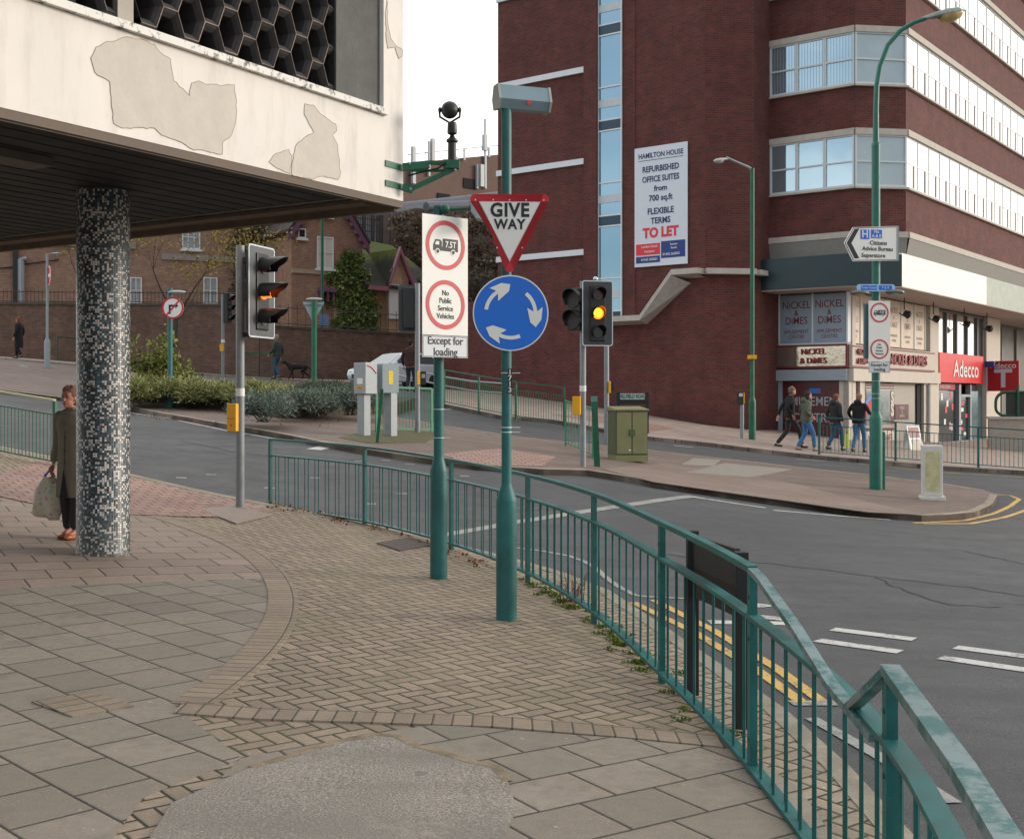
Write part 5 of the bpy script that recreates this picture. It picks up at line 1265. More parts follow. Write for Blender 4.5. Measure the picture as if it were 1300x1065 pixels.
M5=yawM((P(565.5,0,y5-.11).x,y5-.11,P(0,274.5,y5-.11).z),41)
lorry_plate(po5,M5,.545,1.13,.205)
b=MB(); b.ell(P(565,266,y5-.06),(.05,.045,.05),14); b.build('lamp_joint',GREEN,po5,True)
b=MB(); b.tube([P(565,266,y5-.06),P(592,265,y5-.06)],.016,10); b.build('lamp_arm',GREEN,po5,True)
b=MB(); q=P(598,266,y5-.06); b.add([q+Vector(v) for v in ((0,-.06,-.02),(0,.06,-.02),(0,.06,.02),(0,-.06,.02),(.05,-.09,-.09),(.05,.09,-.09),(.19,-.10,-.14),(.19,.10,-.14),(.12,.07,.09),(.12,-.07,.09),(.22,.07,.0),(.22,-.07,.0))],[(0,1,2,3),(0,4,5,1),(4,6,7,5),(3,2,8,9),(9,8,10,11),(6,11,10,7),(0,3,9,4),(4,9,11,6),(1,5,8,2),(5,7,10,8)]); b.build('floodlight',mat('flood_grey',(.32,.40,.40),.4,var=.1,me=.2),po5)
bands(po5,x5,y5,(P(0,520,y5).z,P(0,556,y5).z),.049)
each('clamp',STEELB,po5,[lambda b,z=z:b.box(-.06,.06,-.052,.05,z-.02,z+.02,Matrix.Translation((x5,y5,0))) for z in (P(0,300,y5).z,P(0,400,y5).z)])
# ---- traffic signals
AMB=mat('amber_lit_lens',(1,.35,.02),.3,var=0,emit=(1,.17,.002),es=1.7)
AMBC=mat('amber_lit_core',(1,.5,.06),.3,var=0,emit=(1,.36,.015),es=2.4)
AMB2=mat('amber_side_glow',(.8,.2,.05),.4,var=0,emit=(1,.16,.02),es=1.2)
LENR=mat('unlit_red_lens',(.06,.008,.008),.15,var=.2); LENG=mat('unlit_green_lens',(.008,.03,.03),.15,var=.2); LENA=mat('unlit_amber_lens',(.10,.05,.01),.15,var=.2)
BRD=mat('backing_board',(.045,.048,.055),.5,var=.15)
def visor(b,cx,cy,r,dep,M,low=35):
    n=20; vs=[];fs=[]
    for i in range(n+1):
        a=R(-low+(180+2*low)*i/n); L_=dep*(.45+.55*max(0,math.sin(a))**.7 if math.sin(a)>0 else .45)
        for rr,z in ((r,.03),(r*.97,.03+L_),(r*.90,.03+L_),(r*.93,.03)): vs.append((cx+rr*math.cos(a),cy+rr*math.sin(a),z))
    for i in range(n):
        for k in range(4): l=(k+1)%4; fs.append((4*i+k,4*i+l,4*i+4+l,4*i+4+k))
    b.add(vs,fs,M)
def rrect(w,h,r,n=5):
    o=[]
    for cx,cy,a in ((w/2-r,h/2-r,0),(-w/2+r,h/2-r,90),(-w/2+r,-h/2+r,180),(w/2-r,-h/2+r,270)):
        for i in range(n+1): t=R(a+90*i/n); o.append((cx+r*math.cos(t),cy+r*math.sin(t)))
    return o
def head(root,M,lit=None,board=True,n=3,W=.576,Hh=1.21,lens=.105,pitch=.34,glow='front',dep=.24,bodyd=.14,boardm=None):
    if board:
        b=MB(); o=rrect(W,Hh,.05); b.prism(o,-.01,.006,M); bd_=b.build('backing_board',boardm or BRD,root)
        b=MB(); i_=rrect(W-.036,Hh-.036,.035); k=len(o)
        b.add([(x,y,.0065) for x,y in o]+[(x,y,.0065) for x,y in i_]+[(x,y,.009) for x,y in o]+[(x,y,.009) for x,y in i_],[(2*k+j,2*k+(j+1)%k,3*k+(j+1)%k,3*k+j) for j in range(k)]+[(k+j,k+(j+1)%k,3*k+(j+1)%k,3*k+j) for j in range(k)]+[(j,(j+1)%k,2*k+(j+1)%k,2*k+j) for j in range(k)],M); b.build('white_edge',ALU,bd_)
    b=MB(); b.bbox(-.15,.15,-pitch*n/2,pitch*n/2,-.15,.03,.02,M); hs=b.build('housing',BLACK,root)
    for i in range(n):
        cy=pitch*((n-1)/2-i)
        b=MB(); b.disc(lens,.031,.045,24,M,0,cy); 
        lm=(LENR,LENA,LENG)[i] if n==3 else BLACK
        b.build('lens',AMB if lit==i and glow=='front' else AMB2 if lit==i else lm,hs)
        if lit==i and glow=='front':
            b=MB(); b.disc(lens*.72,.046,.05,20,M,0,cy+.01); b.build('lens_core',AMBC,hs)
        b=MB(); visor(b,0,cy,lens+.022,dep,M); b.build('visor',BLACK,hs,True)
        if lit==i and glow!='front':
            b=MB(); n_=10; vs=[]
            for j in range(n_+1):
                a=R(200+60*j/n_ -20); vs+= [((lens+.012)*math.cos(a)*.9,cy+(lens+.012)*math.sin(a)*.9,.05),((lens+.012)*math.cos(a)*.9,cy+(lens+.012)*math.sin(a)*.9,.03+dep*.45)]
            b.add(vs,[(2*j,2*j+1,2*j+3,2*j+2) for j in range(n_)],M); b.build('amber_glow',AMB2,hs)
    return hs
xa,ya,za_=gp(305,645)
sa=thing('traffic_light','nearest traffic light, seen from the side, on a grey pole by the plaza kerb','traffic light',(xa,ya,za_),'traffic lights')
b=MB(); b.lathe([(.057,-.02),(.057,P(0,312,ya).z-za_)],22,Matrix.Translation((xa,ya,za_))); b.build('pole',GREY,sa,True)
b=MB(); b.ring(.0575,.0595,P(0,503,ya).z,P(0,493,ya).z,22,Matrix.Translation((xa,ya,0))); b.build('white_band',WHITE,sa,True)
MA=yawM((-3.33,ya-.02,P(0,371,ya).z),71); head(sa,MA,1,glow='side',W=.66,Hh=1.22,dep=.36,lens=.10,boardm=mat('grey_backing_board',(.10,.11,.115),.5,var=.25,me=.2))  # backing board in a lighter, slightly metallic grey
each('bracket',BLACK,sa,[lambda b,y=y:b.box(xa+.02,xa+.22,ya-.04,ya+.04,P(0,y,ya).z-.03,P(0,y,ya).z+.03) for y in (330,425)])
b=MB(); MBx=yawM((P(293.5,0,ya-.08).x,ya-.08,P(0,530,ya).z),-25); b.bbox(-.075,.075,-.185,.185,-.07,.0,.012,MBx); pb_=b.build('push_button_box',YEL,sa)
b=MB(); b.box(-.07,.07,-.02,-.012,.0005,.002,MBx); b.disc(.015,.001,.008,12,MBx,.0,-.10); b.build('button_detail',mat('dark_yellow',(.45,.20,.01),.5,var=.05),pb_)
xb,yb,zb_p=gp(740,592); 
sb=thing('traffic_light','traffic light facing us with its amber lamp lit, beside the olive cabinet','traffic light',(xb,yb,zb_p),'traffic lights')
b=MB(); b.lathe([(.057,-.02),(.057,P(0,357,yb).z-zb_p)],22,Matrix.Translation((xb,yb,zb_p))); b.build('pole',GREY,sb,True)
b=MB(); b.ring(.0575,.060,P(0,497,yb).z,P(0,489.5,yb).z,22,Matrix.Translation((xb,yb,0))); b.build('white_band',WHITE,sb,True)
head(sb,yawM((P(758.5,0,yb-.12).x,yb-.12,P(0,398.5,yb).z),12),1,W=.58,Hh=1.19)
Mh=yawM((P(729,0,yb-.05).x,yb-.05,P(0,393,yb).z),-38)
b=MB(); head(sb,Mh,None,board=False,n=2,lens=.165,pitch=.385,dep=.16)
b=MB(); b.bbox(-.075,.075,-.17,.17,-.07,0,.012,yawM((P(731.5,0,yb-.08).x,yb-.08,P(0,515,yb).z),-20)); b.build('push_button_box',YEL,sb)
b=MB(); b.ell(P(756,354.5,yb),(.05,.05,.05),10); b.build('detector',ALU,sb,True)
x,y,z=gp(530,549); sc_=thing('traffic_light','traffic light seen from behind with a plain black board, beside the white car','traffic light',(x,y,z),'traffic lights')
b=MB(); b.lathe([(.057,-.02),(.057,P(0,360,y).z-z)],20,Matrix.Translation((x,y,z))); b.build('pole',GREY,sc_,True)
head(sc_,FM((P(520,0,y+.12).x,y+.12,P(0,391,y).z),(-1,-.25,0)),None,W=.50,Hh=1.03,lens=.1,pitch=.3)
b=MB(); b.bbox(-.035,.035,-.15,.15,-.06,0,.01,yawM((P(532,0,y-.06).x,y-.06,P(0,480,y).z),30)); b.build('push_button_box',YEL,sc_)
b=MB(); b.bbox(-.06,.06,-.15,.15,-.06,0,.01,yawM((P(537.5,0,y-.04).x,y-.04,P(0,480,y).z),10)); pd_=b.build('pedestrian_display',BLACK,sc_)
b=MB(); b.box(-.04,.04,.0,.09,.001,.004,yawM((P(537.5,0,y-.04).x,y-.04,P(0,480,y).z),10)); b.build('display_window',GREYL,pd_)
x,y,z=gp(283,478); sd_=thing('traffic_light','small distant traffic light on a thin pole in front of the long brick wall','traffic light',(x,y,z),'traffic lights')
b=MB(); b.lathe([(.065,-.02),(.065,P(0,374,y).z-z)],14,Matrix.Translation((x,y,z))); b.build('pole',GREY,sd_,True)
head(sd_,yawM((P(291,0,y).x,y,P(0,391,y).z),70),None,board=False,pitch=.36)
b=MB(); b.ring(.066,.07,P(0,435,y).z,P(0,431,y).z,14,Matrix.Translation((x,y,0))); b.build('white_band',WHITE,sd_)
b=MB(); b.box(x-.09,x+.05,y-.12,y-.07,P(0,446,y).z,P(0,437,y).z); b.build('push_button_box',YEL,sd_)
x,y,z=gp(770,561.5); se=thing('crossing_pole','grey pole with a yellow push button box behind the olive cabinet','pedestrian signal',(x,y,z),'crossing push button poles')
b=MB(); b.lathe([(.06,-.02),(.06,P(0,372,y).z-z)],18,Matrix.Translation((x,y,z))); b.build('pole',GREY,se,True)
b=MB(); b.bbox(P(772,0,y).x,P(775,0,y).x,y-.15,y-.05,P(0,499,y).z,P(0,484,y).z,.01); b.build('push_button_box',YEL,se)
b=MB(); b.bbox(P(775,0,y).x,P(779,0,y).x,y-.12,y-.0,P(0,497,y).z,P(0,485,y).z,.01); b.build('pedestrian_display',BLACK,se)
x,y,z=gp(942,557); sf=thing('crossing_pole','short grey pole with a black pedestrian display box, left of the green lamp post','pedestrian signal',(x,y,z),'crossing push button poles')
b=MB(); b.lathe([(.057,-.02),(.057,P(0,500,y).z-z)],18,Matrix.Translation((x,y,z))); b.build('pole',GREY,sf,True)
Md=yawM((P(940.5,0,y-.08).x,y-.08,P(0,505.5,y).z),10)
b=MB(); b.bbox(-.09,.09,-.19,.19,-.08,0,.015,Md); u_=b.build('pedestrian_display',BLACK,sf)
b=MB(); b.box(-.055,.055,.05,.14,.001,.004,Md); b.build('display_window',mat('pale_display',(.45,.5,.52),.4,var=.05),u_)
b=MB(); b.box(.091,.12,-.16,.16,-.07,-.01,Md); b.build('yellow_side',YEL,sf)
# ---- lamp posts
def lantern(root,q,dirx,L_,m,bowl=None,tilt=8):
    M=Matrix.Translation(q)@(Matrix.Rotation(math.atan2(dirx[1],dirx[0]),4,'Z'))@Matrix.Rotation(R(-tilt),4,'Y')
    prof=[(0,.03,.03),(.12,.05,.045),(.35,.10,.07),(.6,.14,.09),(.85,.13,.08),(1.0,.05,.03)]
    vs=[];n=12
    for f,w_,h_ in prof:
        for j in range(n): a=2*math.pi*j/n; vs.append((f*L_,w_*L_*1.3*math.cos(a),h_*L_*1.5*(math.sin(a) if math.sin(a)>0 else math.sin(a)*.35)))
    b=MB(); k=len(prof); b.add(vs,[(i*n+j,i*n+(j+1)%n,(i+1)*n+(j+1)%n,(i+1)*n+j) for i in range(k-1) for j in range(n)]+[tuple(range(n))[::-1],tuple(range((k-1)*n,k*n))],M)
    hd=b.build('lantern',m,root,True)
    vs=[]
    for f,w_,h_ in ((.42,.09,.05),(.5,.13,.17),(.7,.15,.20),(.9,.12,.13),(.98,.05,.03)):
        for j in range(n+1): a=math.pi+math.pi*j/n; vs.append((f*L_,w_*L_*1.2*math.cos(a),h_*L_*.9*math.sin(a)-.012*L_))
    b=MB(); n2=n+1; b.add(vs,[(i*n2+j,i*n2+j+1,(i+1)*n2+j+1,(i+1)*n2+j) for i in range(4) for j in range(n)],M); b.build('bowl',bowl,hd,True)
BOWL=mat('yellowed_lamp_bowl',(.52,.36,.16),.25,var=.25,ns=10); BOWLG=mat('clear_lamp_bowl',(.35,.38,.38),.2,var=.1)
LHG=mat('mossy_lamp_housing',(.26,.30,.28),.6,var=.35,ns=12)
xt,yt,zt_=gp(1112,621)
tl_=thing('lamp_post','tall lamp post with a curved arm, carrying a white direction sign with a black chevron','lamp post',(xt,yt,zt_),'lamp posts')
zc=P(0,183,yt).z
pole2(tl_,xt,yt,zt_,zc,.125,.082,P(0,529,yt).z-zt_+.06,mat('lamp_post_green',(.010,.135,.10),.45,var=.25,ns=6),24)
arm=[Vector((xt,yt,zc)),P(1112,140,yt)]+[P(a,c,yt) for a,c in ((1113,110),(1117,85),(1127,58),(1142,40),(1160,29),(1175,24))]
b=MB(); b.tube(arm,[.062,.055,.052,.050,.048,.046,.044,.042],16); b.lathe([(.066,-.05),(.085,-.05),(.085,.02),(.066,.05)],16,Matrix.Translation((xt,yt,zc-.02))); b.build('curved_arm',MATS['lamp_post_green'],tl_,True)
lantern(tl_,P(1170,25,yt),(1,.1),.88,LHG,BOWL,12)
b=MB(); b.bbox(xt+.05,xt+.19,yt+.0,yt+.16,zt_,P(0,548,yt).z,.02); b.build('service_box',MATS['lamp_post_green'],tl_)
YS=yt-.14
def pmx(px,py,d): q=P(px,py,d); return q
# direction sign
pxs=[(1069,309.5),(1081,289.5),(1143,286),(1143,330),(1081,332.5)]
Md=FM(P(1106,309.5,YS),(1,.22,0)); kx=YS/1520/1.0
loc=[((x-1106)*kx*1.0,(309.5-y)*kx) for x,y in pxs]
b=MB(); b.prism(loc[::-1],-.03,.0,Md); ds=b.build('direction_sign',SIGNW,tl_)
b=MB(); b.box(loc[2][0]-.0,loc[2][0]+.03,loc[3][1],loc[2][1],-.05,-.0,Md); b.build('sign_edge',STEELB,ds)
def edge(b,pts,w_,h0,h1,M):
    n=len(pts)
    for i in range(n):
        a=Vector(pts[i]);c=Vector(pts[(i+1)%n]); u=(c-a).normalized(); nn=Vector((-u.y,u.x))*w_; a=a-u*w_*.5;c=c+u*w_*.5
        b.prism([tuple(a-nn/2),tuple(c-nn/2),tuple(c+nn/2),tuple(a+nn/2)],h0+i*.0001,h1+i*.0001,M)
inn=[(x*.975,y*.95) for x,y in loc]; b=MB(); edge(b,inn,.012,.001,.003,Md); b.build('sign_outline',INK,ds)
c_=[((x-1106)*kx,(309.5-y)*kx) for x,y in ((1072,309.5),(1083,291.5),(1089.5,291),(1078.5,309.5),(1089.5,328.5),(1083,329))]
b=MB(); b.prism([c_[0],c_[1],c_[2],c_[3]],.001,.003,Md); b.prism([c_[0],c_[3],c_[4],c_[5]],.0012,.0031,Md); b.build('black_chevron',INK,ds)
k=lambda x,y:((x-1106)*kx,(309.5-y)*kx)
for (a,c,s_,kk) in ((k(1091,304),k(1103.5,292),'H',.20),(k(1105.5,302.5),k(1121,291.5),'No\nA & E',.085)):
    b=MB(); b.box(a[0],c[0],a[1],c[1],.001,.003,Md); bb=b.build('blue_square',SIGNB,ds)
    txt(s_,kk,Md,WHITE,bb,x=(a[0]+c[0])/2,y=(a[1]+c[1])/2,h=.004,bold=.02)
DI=mat('sign_ink_brown',(.03,.028,.03),.5,var=0)
txt('Citizens',.115,Md,DI,ds,x=k(1116,0)[0],y=k(0,308.5)[1],h=.003,bold=.015); txt('Advice Bureau',.115,Md,DI,ds,x=k(1115,0)[0],y=k(0,316)[1],h=.003,bold=.015,sx=.98); txt('Superstore',.115,Md,DI,ds,x=k(1109,0)[0],y=k(0,324.5)[1],h=.003,bold=.015)
# blue sign and lamps
Mb=FM(P(1112,365.5,YS),(1,.05,0)); 
b=MB(); b.prism(rrect(.76,.14,.05),-.01,0,Mb); bs=b.build('small_blue_sign',mat('pale_blue_rim',(.35,.60,.85),.4,var=.05),tl_)
b=MB(); b.box(-.30,.02,-.045,.045,.001,.003,Mb); b.box(.06,.32,-.045,.045,.001,.003,Mb); b.build('blue_panel',SIGNB,bs)
txt('Town Centre',.065,Mb,WHITE,bs,x=-.14,h=.004,bold=.01,sx=.85); txt('P & R',.065,Mb,WHITE,bs,x=.19,h=.004)
def small_lamp(px,py,dx):
    b=MB(); q=P(px,py,YS-.05); b.tube([(xt,yt,q.z+.05),(q.x,yt-.05,q.z+.05)],.015,8); b.ell(q,(.19,.09,.055),14); l=b.build('sign_lamp',mat('lamp_shell',(.12,.13,.12),.4,me=.3,var=.2),tl_,True)
    b=MB(); b.ell(q+Vector((0,-.01,-.025)),(.12,.07,.04),12); b.build('lamp_glass',BOWL if dx<0 else BOWLG,l,True)
small_lamp(1091,372,-1); small_lamp(1136,371,1)
M3=FM(P(1116.5,382,YS),(1,.18,0)); lorry_plate(tl_,M3,.455,1.19,.215)
b=MB(); b.box(-.28,-.17,-1.13,-.06,-.12,-.06,M3); b.build('sign_back_box',mat('dull_teal_box',(.06,.14,.16),.5,var=.1),tl_)
bands(tl_,xt,yt,(P(0,484,yt).z,P(0,500,yt).z,P(0,506,yt).z),.083)
# green lamp post by the block
x,y,z=gp(955,558); l2=thing('lamp_post','slim green lamp post with a short left arm, standing against the office block brickwork','lamp post',(x,y,z),'lamp posts')
pole2(l2,x,y,z,P(0,214,y).z,.105,.062,P(0,508,y).z-z+.05,GREEN,20)
b=MB(); b.tube([(x,y,P(0,216,y).z),P(951,213,y),P(935,206,y-.1),P(922,200,y-.2)],[.045,.04,.035,.03],10); b.build('arm',GREYL,l2,True)
lantern(l2,P(927,202,y-.15),(-1,-.25),.52,mat('pale_lantern',(.50,.50,.46),.5,var=.15),BOWLG,-10)
b=MB(); b.bbox(x-.13,x+.11,y-.12,y+.08,P(0,456,y).z,P(0,451,y).z,.01); b.build('yellow_band',YEL,l2)
x,y,z=gp(409,480); l3=thing('lamp_post','slim green lamp post in front of the ivy covered cottage','lamp post',(x,y,z),'lamp posts')
pole2(l3,x,y,z,P(0,262,y).z,.13,.07,P(0,450,y).z-z+.05,GREEN,16)
b=MB(); b.tube([(x,y,P(0,263,y).z),P(418,260,y),P(424,258,y)],.035,8); b.build('arm',GREEN,l3,True); lantern(l3,P(422,259,y),(1,0),.6,BOWLG,BOWLG,0)
b=MB(); b.bbox(x-.10,x+.30,y-.2,y-.1,P(0,415,y).z,P(0,400,y).z,.01); b.build('notice',mat('blue_notice',(.10,.18,.35),.5,var=.2),l3)
b=MB(); b.ell((x+.05,y-.1,P(0,420,y).z),(.13,.12,.13),12); b.build('round_unit',GREYL,l3,True)
# no entry, no right turn, give way seen from behind
x,y,z=gp(60,467); ne=thing('no_entry_post','grey post with a red no entry disc, at the far left by the long wall','traffic sign',(x,y,z))
pole2(ne,x,y,z,P(0,322,y).z,.10,.045,P(0,432,y).z-z+.04,GREYL,18)
Mn=yawM(P(62,350,y-.12),-58)
b=MB(); b.disc(.33,-.01,0,36,Mn); dn_=b.build('disc',SIGNR,ne); b=MB(); b.ring(.30,.33,.0005,.002,36,Mn); b.box(-.24,.24,-.05,.05,.001,.004,Mn); b.build('white_bar',WHITE,dn_)
b=MB(); q=P(60,326,y); b.tube([(x,y,q.z+.08),(q.x+.2,y,q.z+.12)],.02,6); b.ell((q.x+.32,y,q.z+.1),(.17,.07,.05),10); b.build('sign_lamp',GREYL,ne,True)
x,y,z=gp(216,517); nr=thing('no_right_turn_post','green post with a round no right turn sign, standing in front of the island shrubs','traffic sign',(x,y,z))
pole2(nr,x,y,z,P(0,366,y).z,.13,.065,P(0,482,y).z-z+.04,mat('dull_teal_pole',(.03,.13,.13),.5,var=.2),18)
Mn=yawM(P(219.3,391,y-.13),-3)
b=MB(); b.disc(.292,-.01,0,40,Mn); dn_=b.build('disc',SIGNW,nr); b=MB(); b.ring(.245,.292,.0005,.003,40,Mn); b.build('red_ring',SIGNR,dn_)
b=MB(); b.box(-.11,-.055,-.16,.085,.001,.003,Mn); b.box(-.11,.07,.03,.085,.0012,.0031,Mn); b.prism([(.07,-.01),(.15,.057),(.07,.125)],.001,.003,Mn); b.build('black_arrow',INK,dn_)
b=MB(); b.box(-.26,.26,-.02,.02,.004,.006,Mn@Matrix.Rotation(R(48),4,'Z')); b.build('red_slash',SIGNR,dn_)
b=MB(); q=P(219,371,y-.1); b.ell(q+Vector((.12,0,0)),(.24,.09,.05),12); b.build('sign_lamp',BOWLG,nr,True)
x,y,z=gp(399,498); gb=thing('give_way_post','green post with a pale triangular sign seen from behind, above the grey island shrubs','traffic sign',(x,y,z))
pole2(gb,x,y,z,P(0,382,y).z,.125,.085,P(0,482,y).z-z+.04,GREEN,18)
Mn=FM((P(398,0,y+.12).x,y+.12,P(0,383,y).z),(-1,-.1,0))
b=MB(); b.prism([(-.33,0),(.33,0),(.05,-.56),(-.05,-.56)][::-1],-.012,.0,Mn); tp=b.build('triangular_plate',mat('sign_back_pale',(.35,.45,.48),.5,me=.3,var=.1),gb); b=MB(); b.box(-.30,.30,-.12,-.08,-.03,-.012,Mn); b.build('back_bar',STEELB,tp)
b=MB(); q=P(399,380,y); b.ell(q,(.26,.08,.05),12); b.build('sign_lamp',BOWLG,gb,True)
x,y,z=gp(1170,500); 
# street name plates
x,y,z=gp(802,548); nmp=thing('street_name_sign','street name plate on two black posts in front of the office block brick wall','street sign',(x,y,z))
A=P(784.5,0,y).x;B=P(821,0,y).x
each('post',BLACK,nmp,[lambda b,q=q:b.box(q-.05,q+.05,y-.05,y+.05,z-.1,P(0,498,y).z) for q in (A,B)])
b=MB(); b.box(A+.06,B-.06,y-.07,y-.03,P(0,507,y).z,P(0,499.5,y).z); np_=b.build('name_plate',mat('name_plate_pale',(.45,.56,.52),.45,var=.05),nmp)
txt('HILLFIELD ROAD',.155,FM(((A+B)/2,y-.072,P(0,503.2,y).z),(1,0,0)),mat('name_green',(.02,.12,.09),.5,var=0),np_,sx=.62,bold=.03)
b=MB(); b.box(A+.05,B-.05,y-.02,y+.02,P(0,513,y).z,P(0,508,y).z); b.build('backing_plank',BLACK,nmp)
x,y,z=gp(302,475); nm2=thing('street_name_sign','small pale green street name plate by the foot of the long brick wall','street sign',(x,y,z))
A=P(289,0,y).x;B=P(313,0,y).x
each('post',GREEN,nm2,[lambda b,q=q:b.box(q-.05,q+.05,y-.05,y+.05,z-.1,P(0,450,y).z) for q in (A,B)])
b=MB(); b.box(A,B,y-.08,y-.05,P(0,453,y).z,P(0,447,y).z); b.build('name_plate',MATS['name_plate_pale'],nm2)
# black board seen from behind beyond the near railing
pA=(1.085,7.2); pB=(1.235,6.45)
z=g(*pA); bb=thing('boarded_sign','black sign board seen from behind on two posts, just beyond the curved teal railing','street sign',(pA[0],pA[1],z+.1))
BLW=mat('black_stained_wood',(.010,.011,.013),.55,var=.3)
each('post',BLW,bb,[lambda b,q=q,zz=zz:b.bbox(q[0]-.035,q[0]+.035,q[1]-.035,q[1]+.035,z-.1,zz,.006) for q,zz in ((pA,P(0,673,pA[1]).z),(pB,P(0,700,pB[1]).z))])
b=MB(); u=Vector((pB[0]-pA[0],pB[1]-pA[1])).normalized(); Mq=FM(((pA[0]+pB[0])/2,(pA[1]+pB[1])/2,0),(u.x,u.y,0)); hl=Vector((pB[0]-pA[0],pB[1]-pA[1])).length/2
b.box(-hl+.05,hl-.05,P(0,770,6.8).z,P(0,688,6.8).z,-.015,.015,Mq); b.build('board',mat('dark_board',(.028,.026,.024),.6,var=.3),bb)
# control boxes, cabinets, bollard
cb=thing('control_boxes','two grey metal control boxes side by side on square legs, by the green barred railing','control box',gp(476,552))
for i,(pxc,w1,d1,py0,py1,pl,pb_) in enumerate(((464,.34,.34,460.5,500,462,553),(491,.40,.30,462,499,496,551))):
    yy=24.6 if i==0 else 24.9; M=yawM((P(pxc,0,yy).x,yy,0),-38 if i==0 else 38)
    zt0,zb0=P(0,py0,yy).z,P(0,py1,yy).z
    b=MB(); b.bbox(-w1/2,w1/2,zb0,zt0,-d1/2,d1/2,.008,M); bx=b.build('box',[GREYL,mat('blue_grey_cabinet',(.25,.31,.34),.5,var=.08)][i],cb)
    if i==0:
        b=MB(); b.box(-.07,.09,zb0+.20,zb0+.32,d1/2+.001,d1/2+.004,M); b.build('white_label',WHITE,bx)
        b=MB(); b.box(-.10,.10,zb0+.10,zb0+.15,d1/2+.001,d1/2+.004,M); lb2=b.build('yellow_label',YEL,bx); txt('WARNING',.032,M,INK,lb2,y=zb0+.125,h=d1/2+.005)
        b=MB(); b.tube([M@Vector((w1/2+.003,zt0-.06,.12)),M@Vector((w1/2+.003,zt0-.1,0)),M@Vector((w1/2+.003,zt0-.22,-.14))],.012,6); b.build('red_stripe',SIGNRF,bx)
    else:
        b=MB(); b.box(-.05,.06,zb0+.18,zb0+.46,d1/2+.001,d1/2+.004,M); b.build('yellow_label',mat('hazard_yellow',(.75,.55,.02),.5,var=.15,ns=30),bx)
    q=P(pl,0,yy); zg_=g(q.x,q.y)+.05
    b=MB(); b.box(-.10,.10,zg_,zb0,-.09,.09,yawM((q.x,q.y,0),-38)); b.build('leg',GREYL,cb)
x,y,z=gp(795,586); gc_=thing('utility_cabinet','olive green double door utility cabinet on the traffic island','cabinet',(x,y,z))
OLV=mat('olive_paint',(.185,.19,.085),.5,var=.12,ns=5); M=yawM((P(802,0,24.3).x,24.3,0),14); w_=.345; zt0=P(0,517,24.4).z
b=MB(); b.box(-w_,w_,z-.0,z+.13,-.5,.02,M); b.build('plinth',OLV,gc_)
b=MB(); b.bbox(-w_,w_,z+.13,zt0-.07,-.5,.0,.006,M); bd2=b.build('body',mat('olive_shaded_side',(.07,.085,.04),.5,var=.12),gc_)  # shade on the cabinet side is put into a darker olive
b=MB(); b.add([(-w_-.02,zt0-.07,.03),(w_+.02,zt0-.07,.03),(w_+.02,zt0-.07,-.53),(-w_-.02,zt0-.07,-.53),(-w_-.02,zt0-.04,.03),(w_+.02,zt0-.04,.03),(w_+.02,zt0+.02,-.53),(-w_-.02,zt0+.02,-.53)],[(0,1,2,3),(4,7,6,5),(0,4,5,1),(2,6,7,3),(1,5,6,2),(0,3,7,4)],M); b.build('sloping_lid',OLV,gc_)
for s_ in (-1,1):
    b=MB(); b.bbox(min(s_*.012,s_*(w_-.02)),max(s_*.012,s_*(w_-.02)),z+.16,zt0-.10,.001,.016,.004,M); dr_=b.build('door',OLV,gc_)
b=MB(); b.box(-.06,.06,z+.52,z+.65,.017,.035,M); b.build('latch',mat('dark_olive',(.06,.09,.03),.5,var=.1),gc_)
b=MB(); b.box(-.07,-.03,z+.22,z+.25,.017,.024,M); b.build('badge',WHITE,gc_)
x,y,z=gp(1183,634); bo=thing('plastic_bollard','square white plastic bollard with a faded yellow face at the tip of the traffic island','bollard',(x,y,z))
M=yawM((P(1183,0,y).x,y,0),-12); PLW=mat('grubby_white_plastic',(.62,.60,.56),.5,var=.12,ns=6)
b=MB(); b.bbox(-.23,.23,z-.02,z+.07,-.16,.16,.02,M); b.build('foot',PLW,bo)
b=MB(); b.bbox(-.185,.185,z+.07,P(0,565,y).z,-.11,.11,.025,M); sh_=b.build('shell',PLW,bo)
b=MB(); b.prism([(x_,y_+z+.53) for x_,y_ in rrect(.25,.74,.02)],.111,.114,M); b.build('faded_yellow_face',mat('faded_yellow',(.56,.53,.30),.5,var=.3,ns=5),sh_)
b=MB(); b.box(.1855,.19,z+.86,z+.93,-.03,.03,M); b.build('vent',BLACK,sh_)
x,y,z=gp(10,449); gk=thing('green_cabinet','bright green street cabinet at the far left beside the pedestrian in black','cabinet',(x,y,z))
CG=mat('cabinet_green',(.01,.20,.12),.45,var=.1); b=MB(); b.bbox(P(-8,0,y).x,P(18,0,y).x,y-.2,y+.3,z-.05,P(0,414,y).z,.02); b.build('body',CG,gk)
b=MB(); b.box(P(-9,0,y).x,P(19,0,y).x,y-.23,y+.32,P(0,414,y).z+.002,P(0,413,y).z+.02); b.build('lid',CG,gk)
b=MB(); q=P(5,0,y).x; b.box(q-.015,q+.015,y-.215,y-.2,z+.05,P(0,416,y).z); b.build('door_gap',DKG,gk)
x,y,z=gp(1165,579); y=36.5; q=P(1166,578,y); z=q.z
ab=thing('sandwich_board','white framed sandwich board standing outside the amusement centre','sandwich board',q)
M=yawM((q.x,q.y,z),30)
b=MB(); b.box(-.28,.28,0,.95,-.02,0,M@Matrix.Rotation(R(-14),4,'X')); fr1=b.build('front_panel',WHITE,ab)
b=MB(); b.box(-.28,.28,0,.95,0,.02,Matrix.Translation(M.col[2].xyz*-.46)@M@Matrix.Rotation(R(14),4,'X')); b.build('rear_panel',WHITE,ab)
b=MB(); b.box(-.22,.22,.55,.88,.002,.006,M@Matrix.Rotation(R(-14),4,'X')); b.build('red_heading',MAR,fr1)
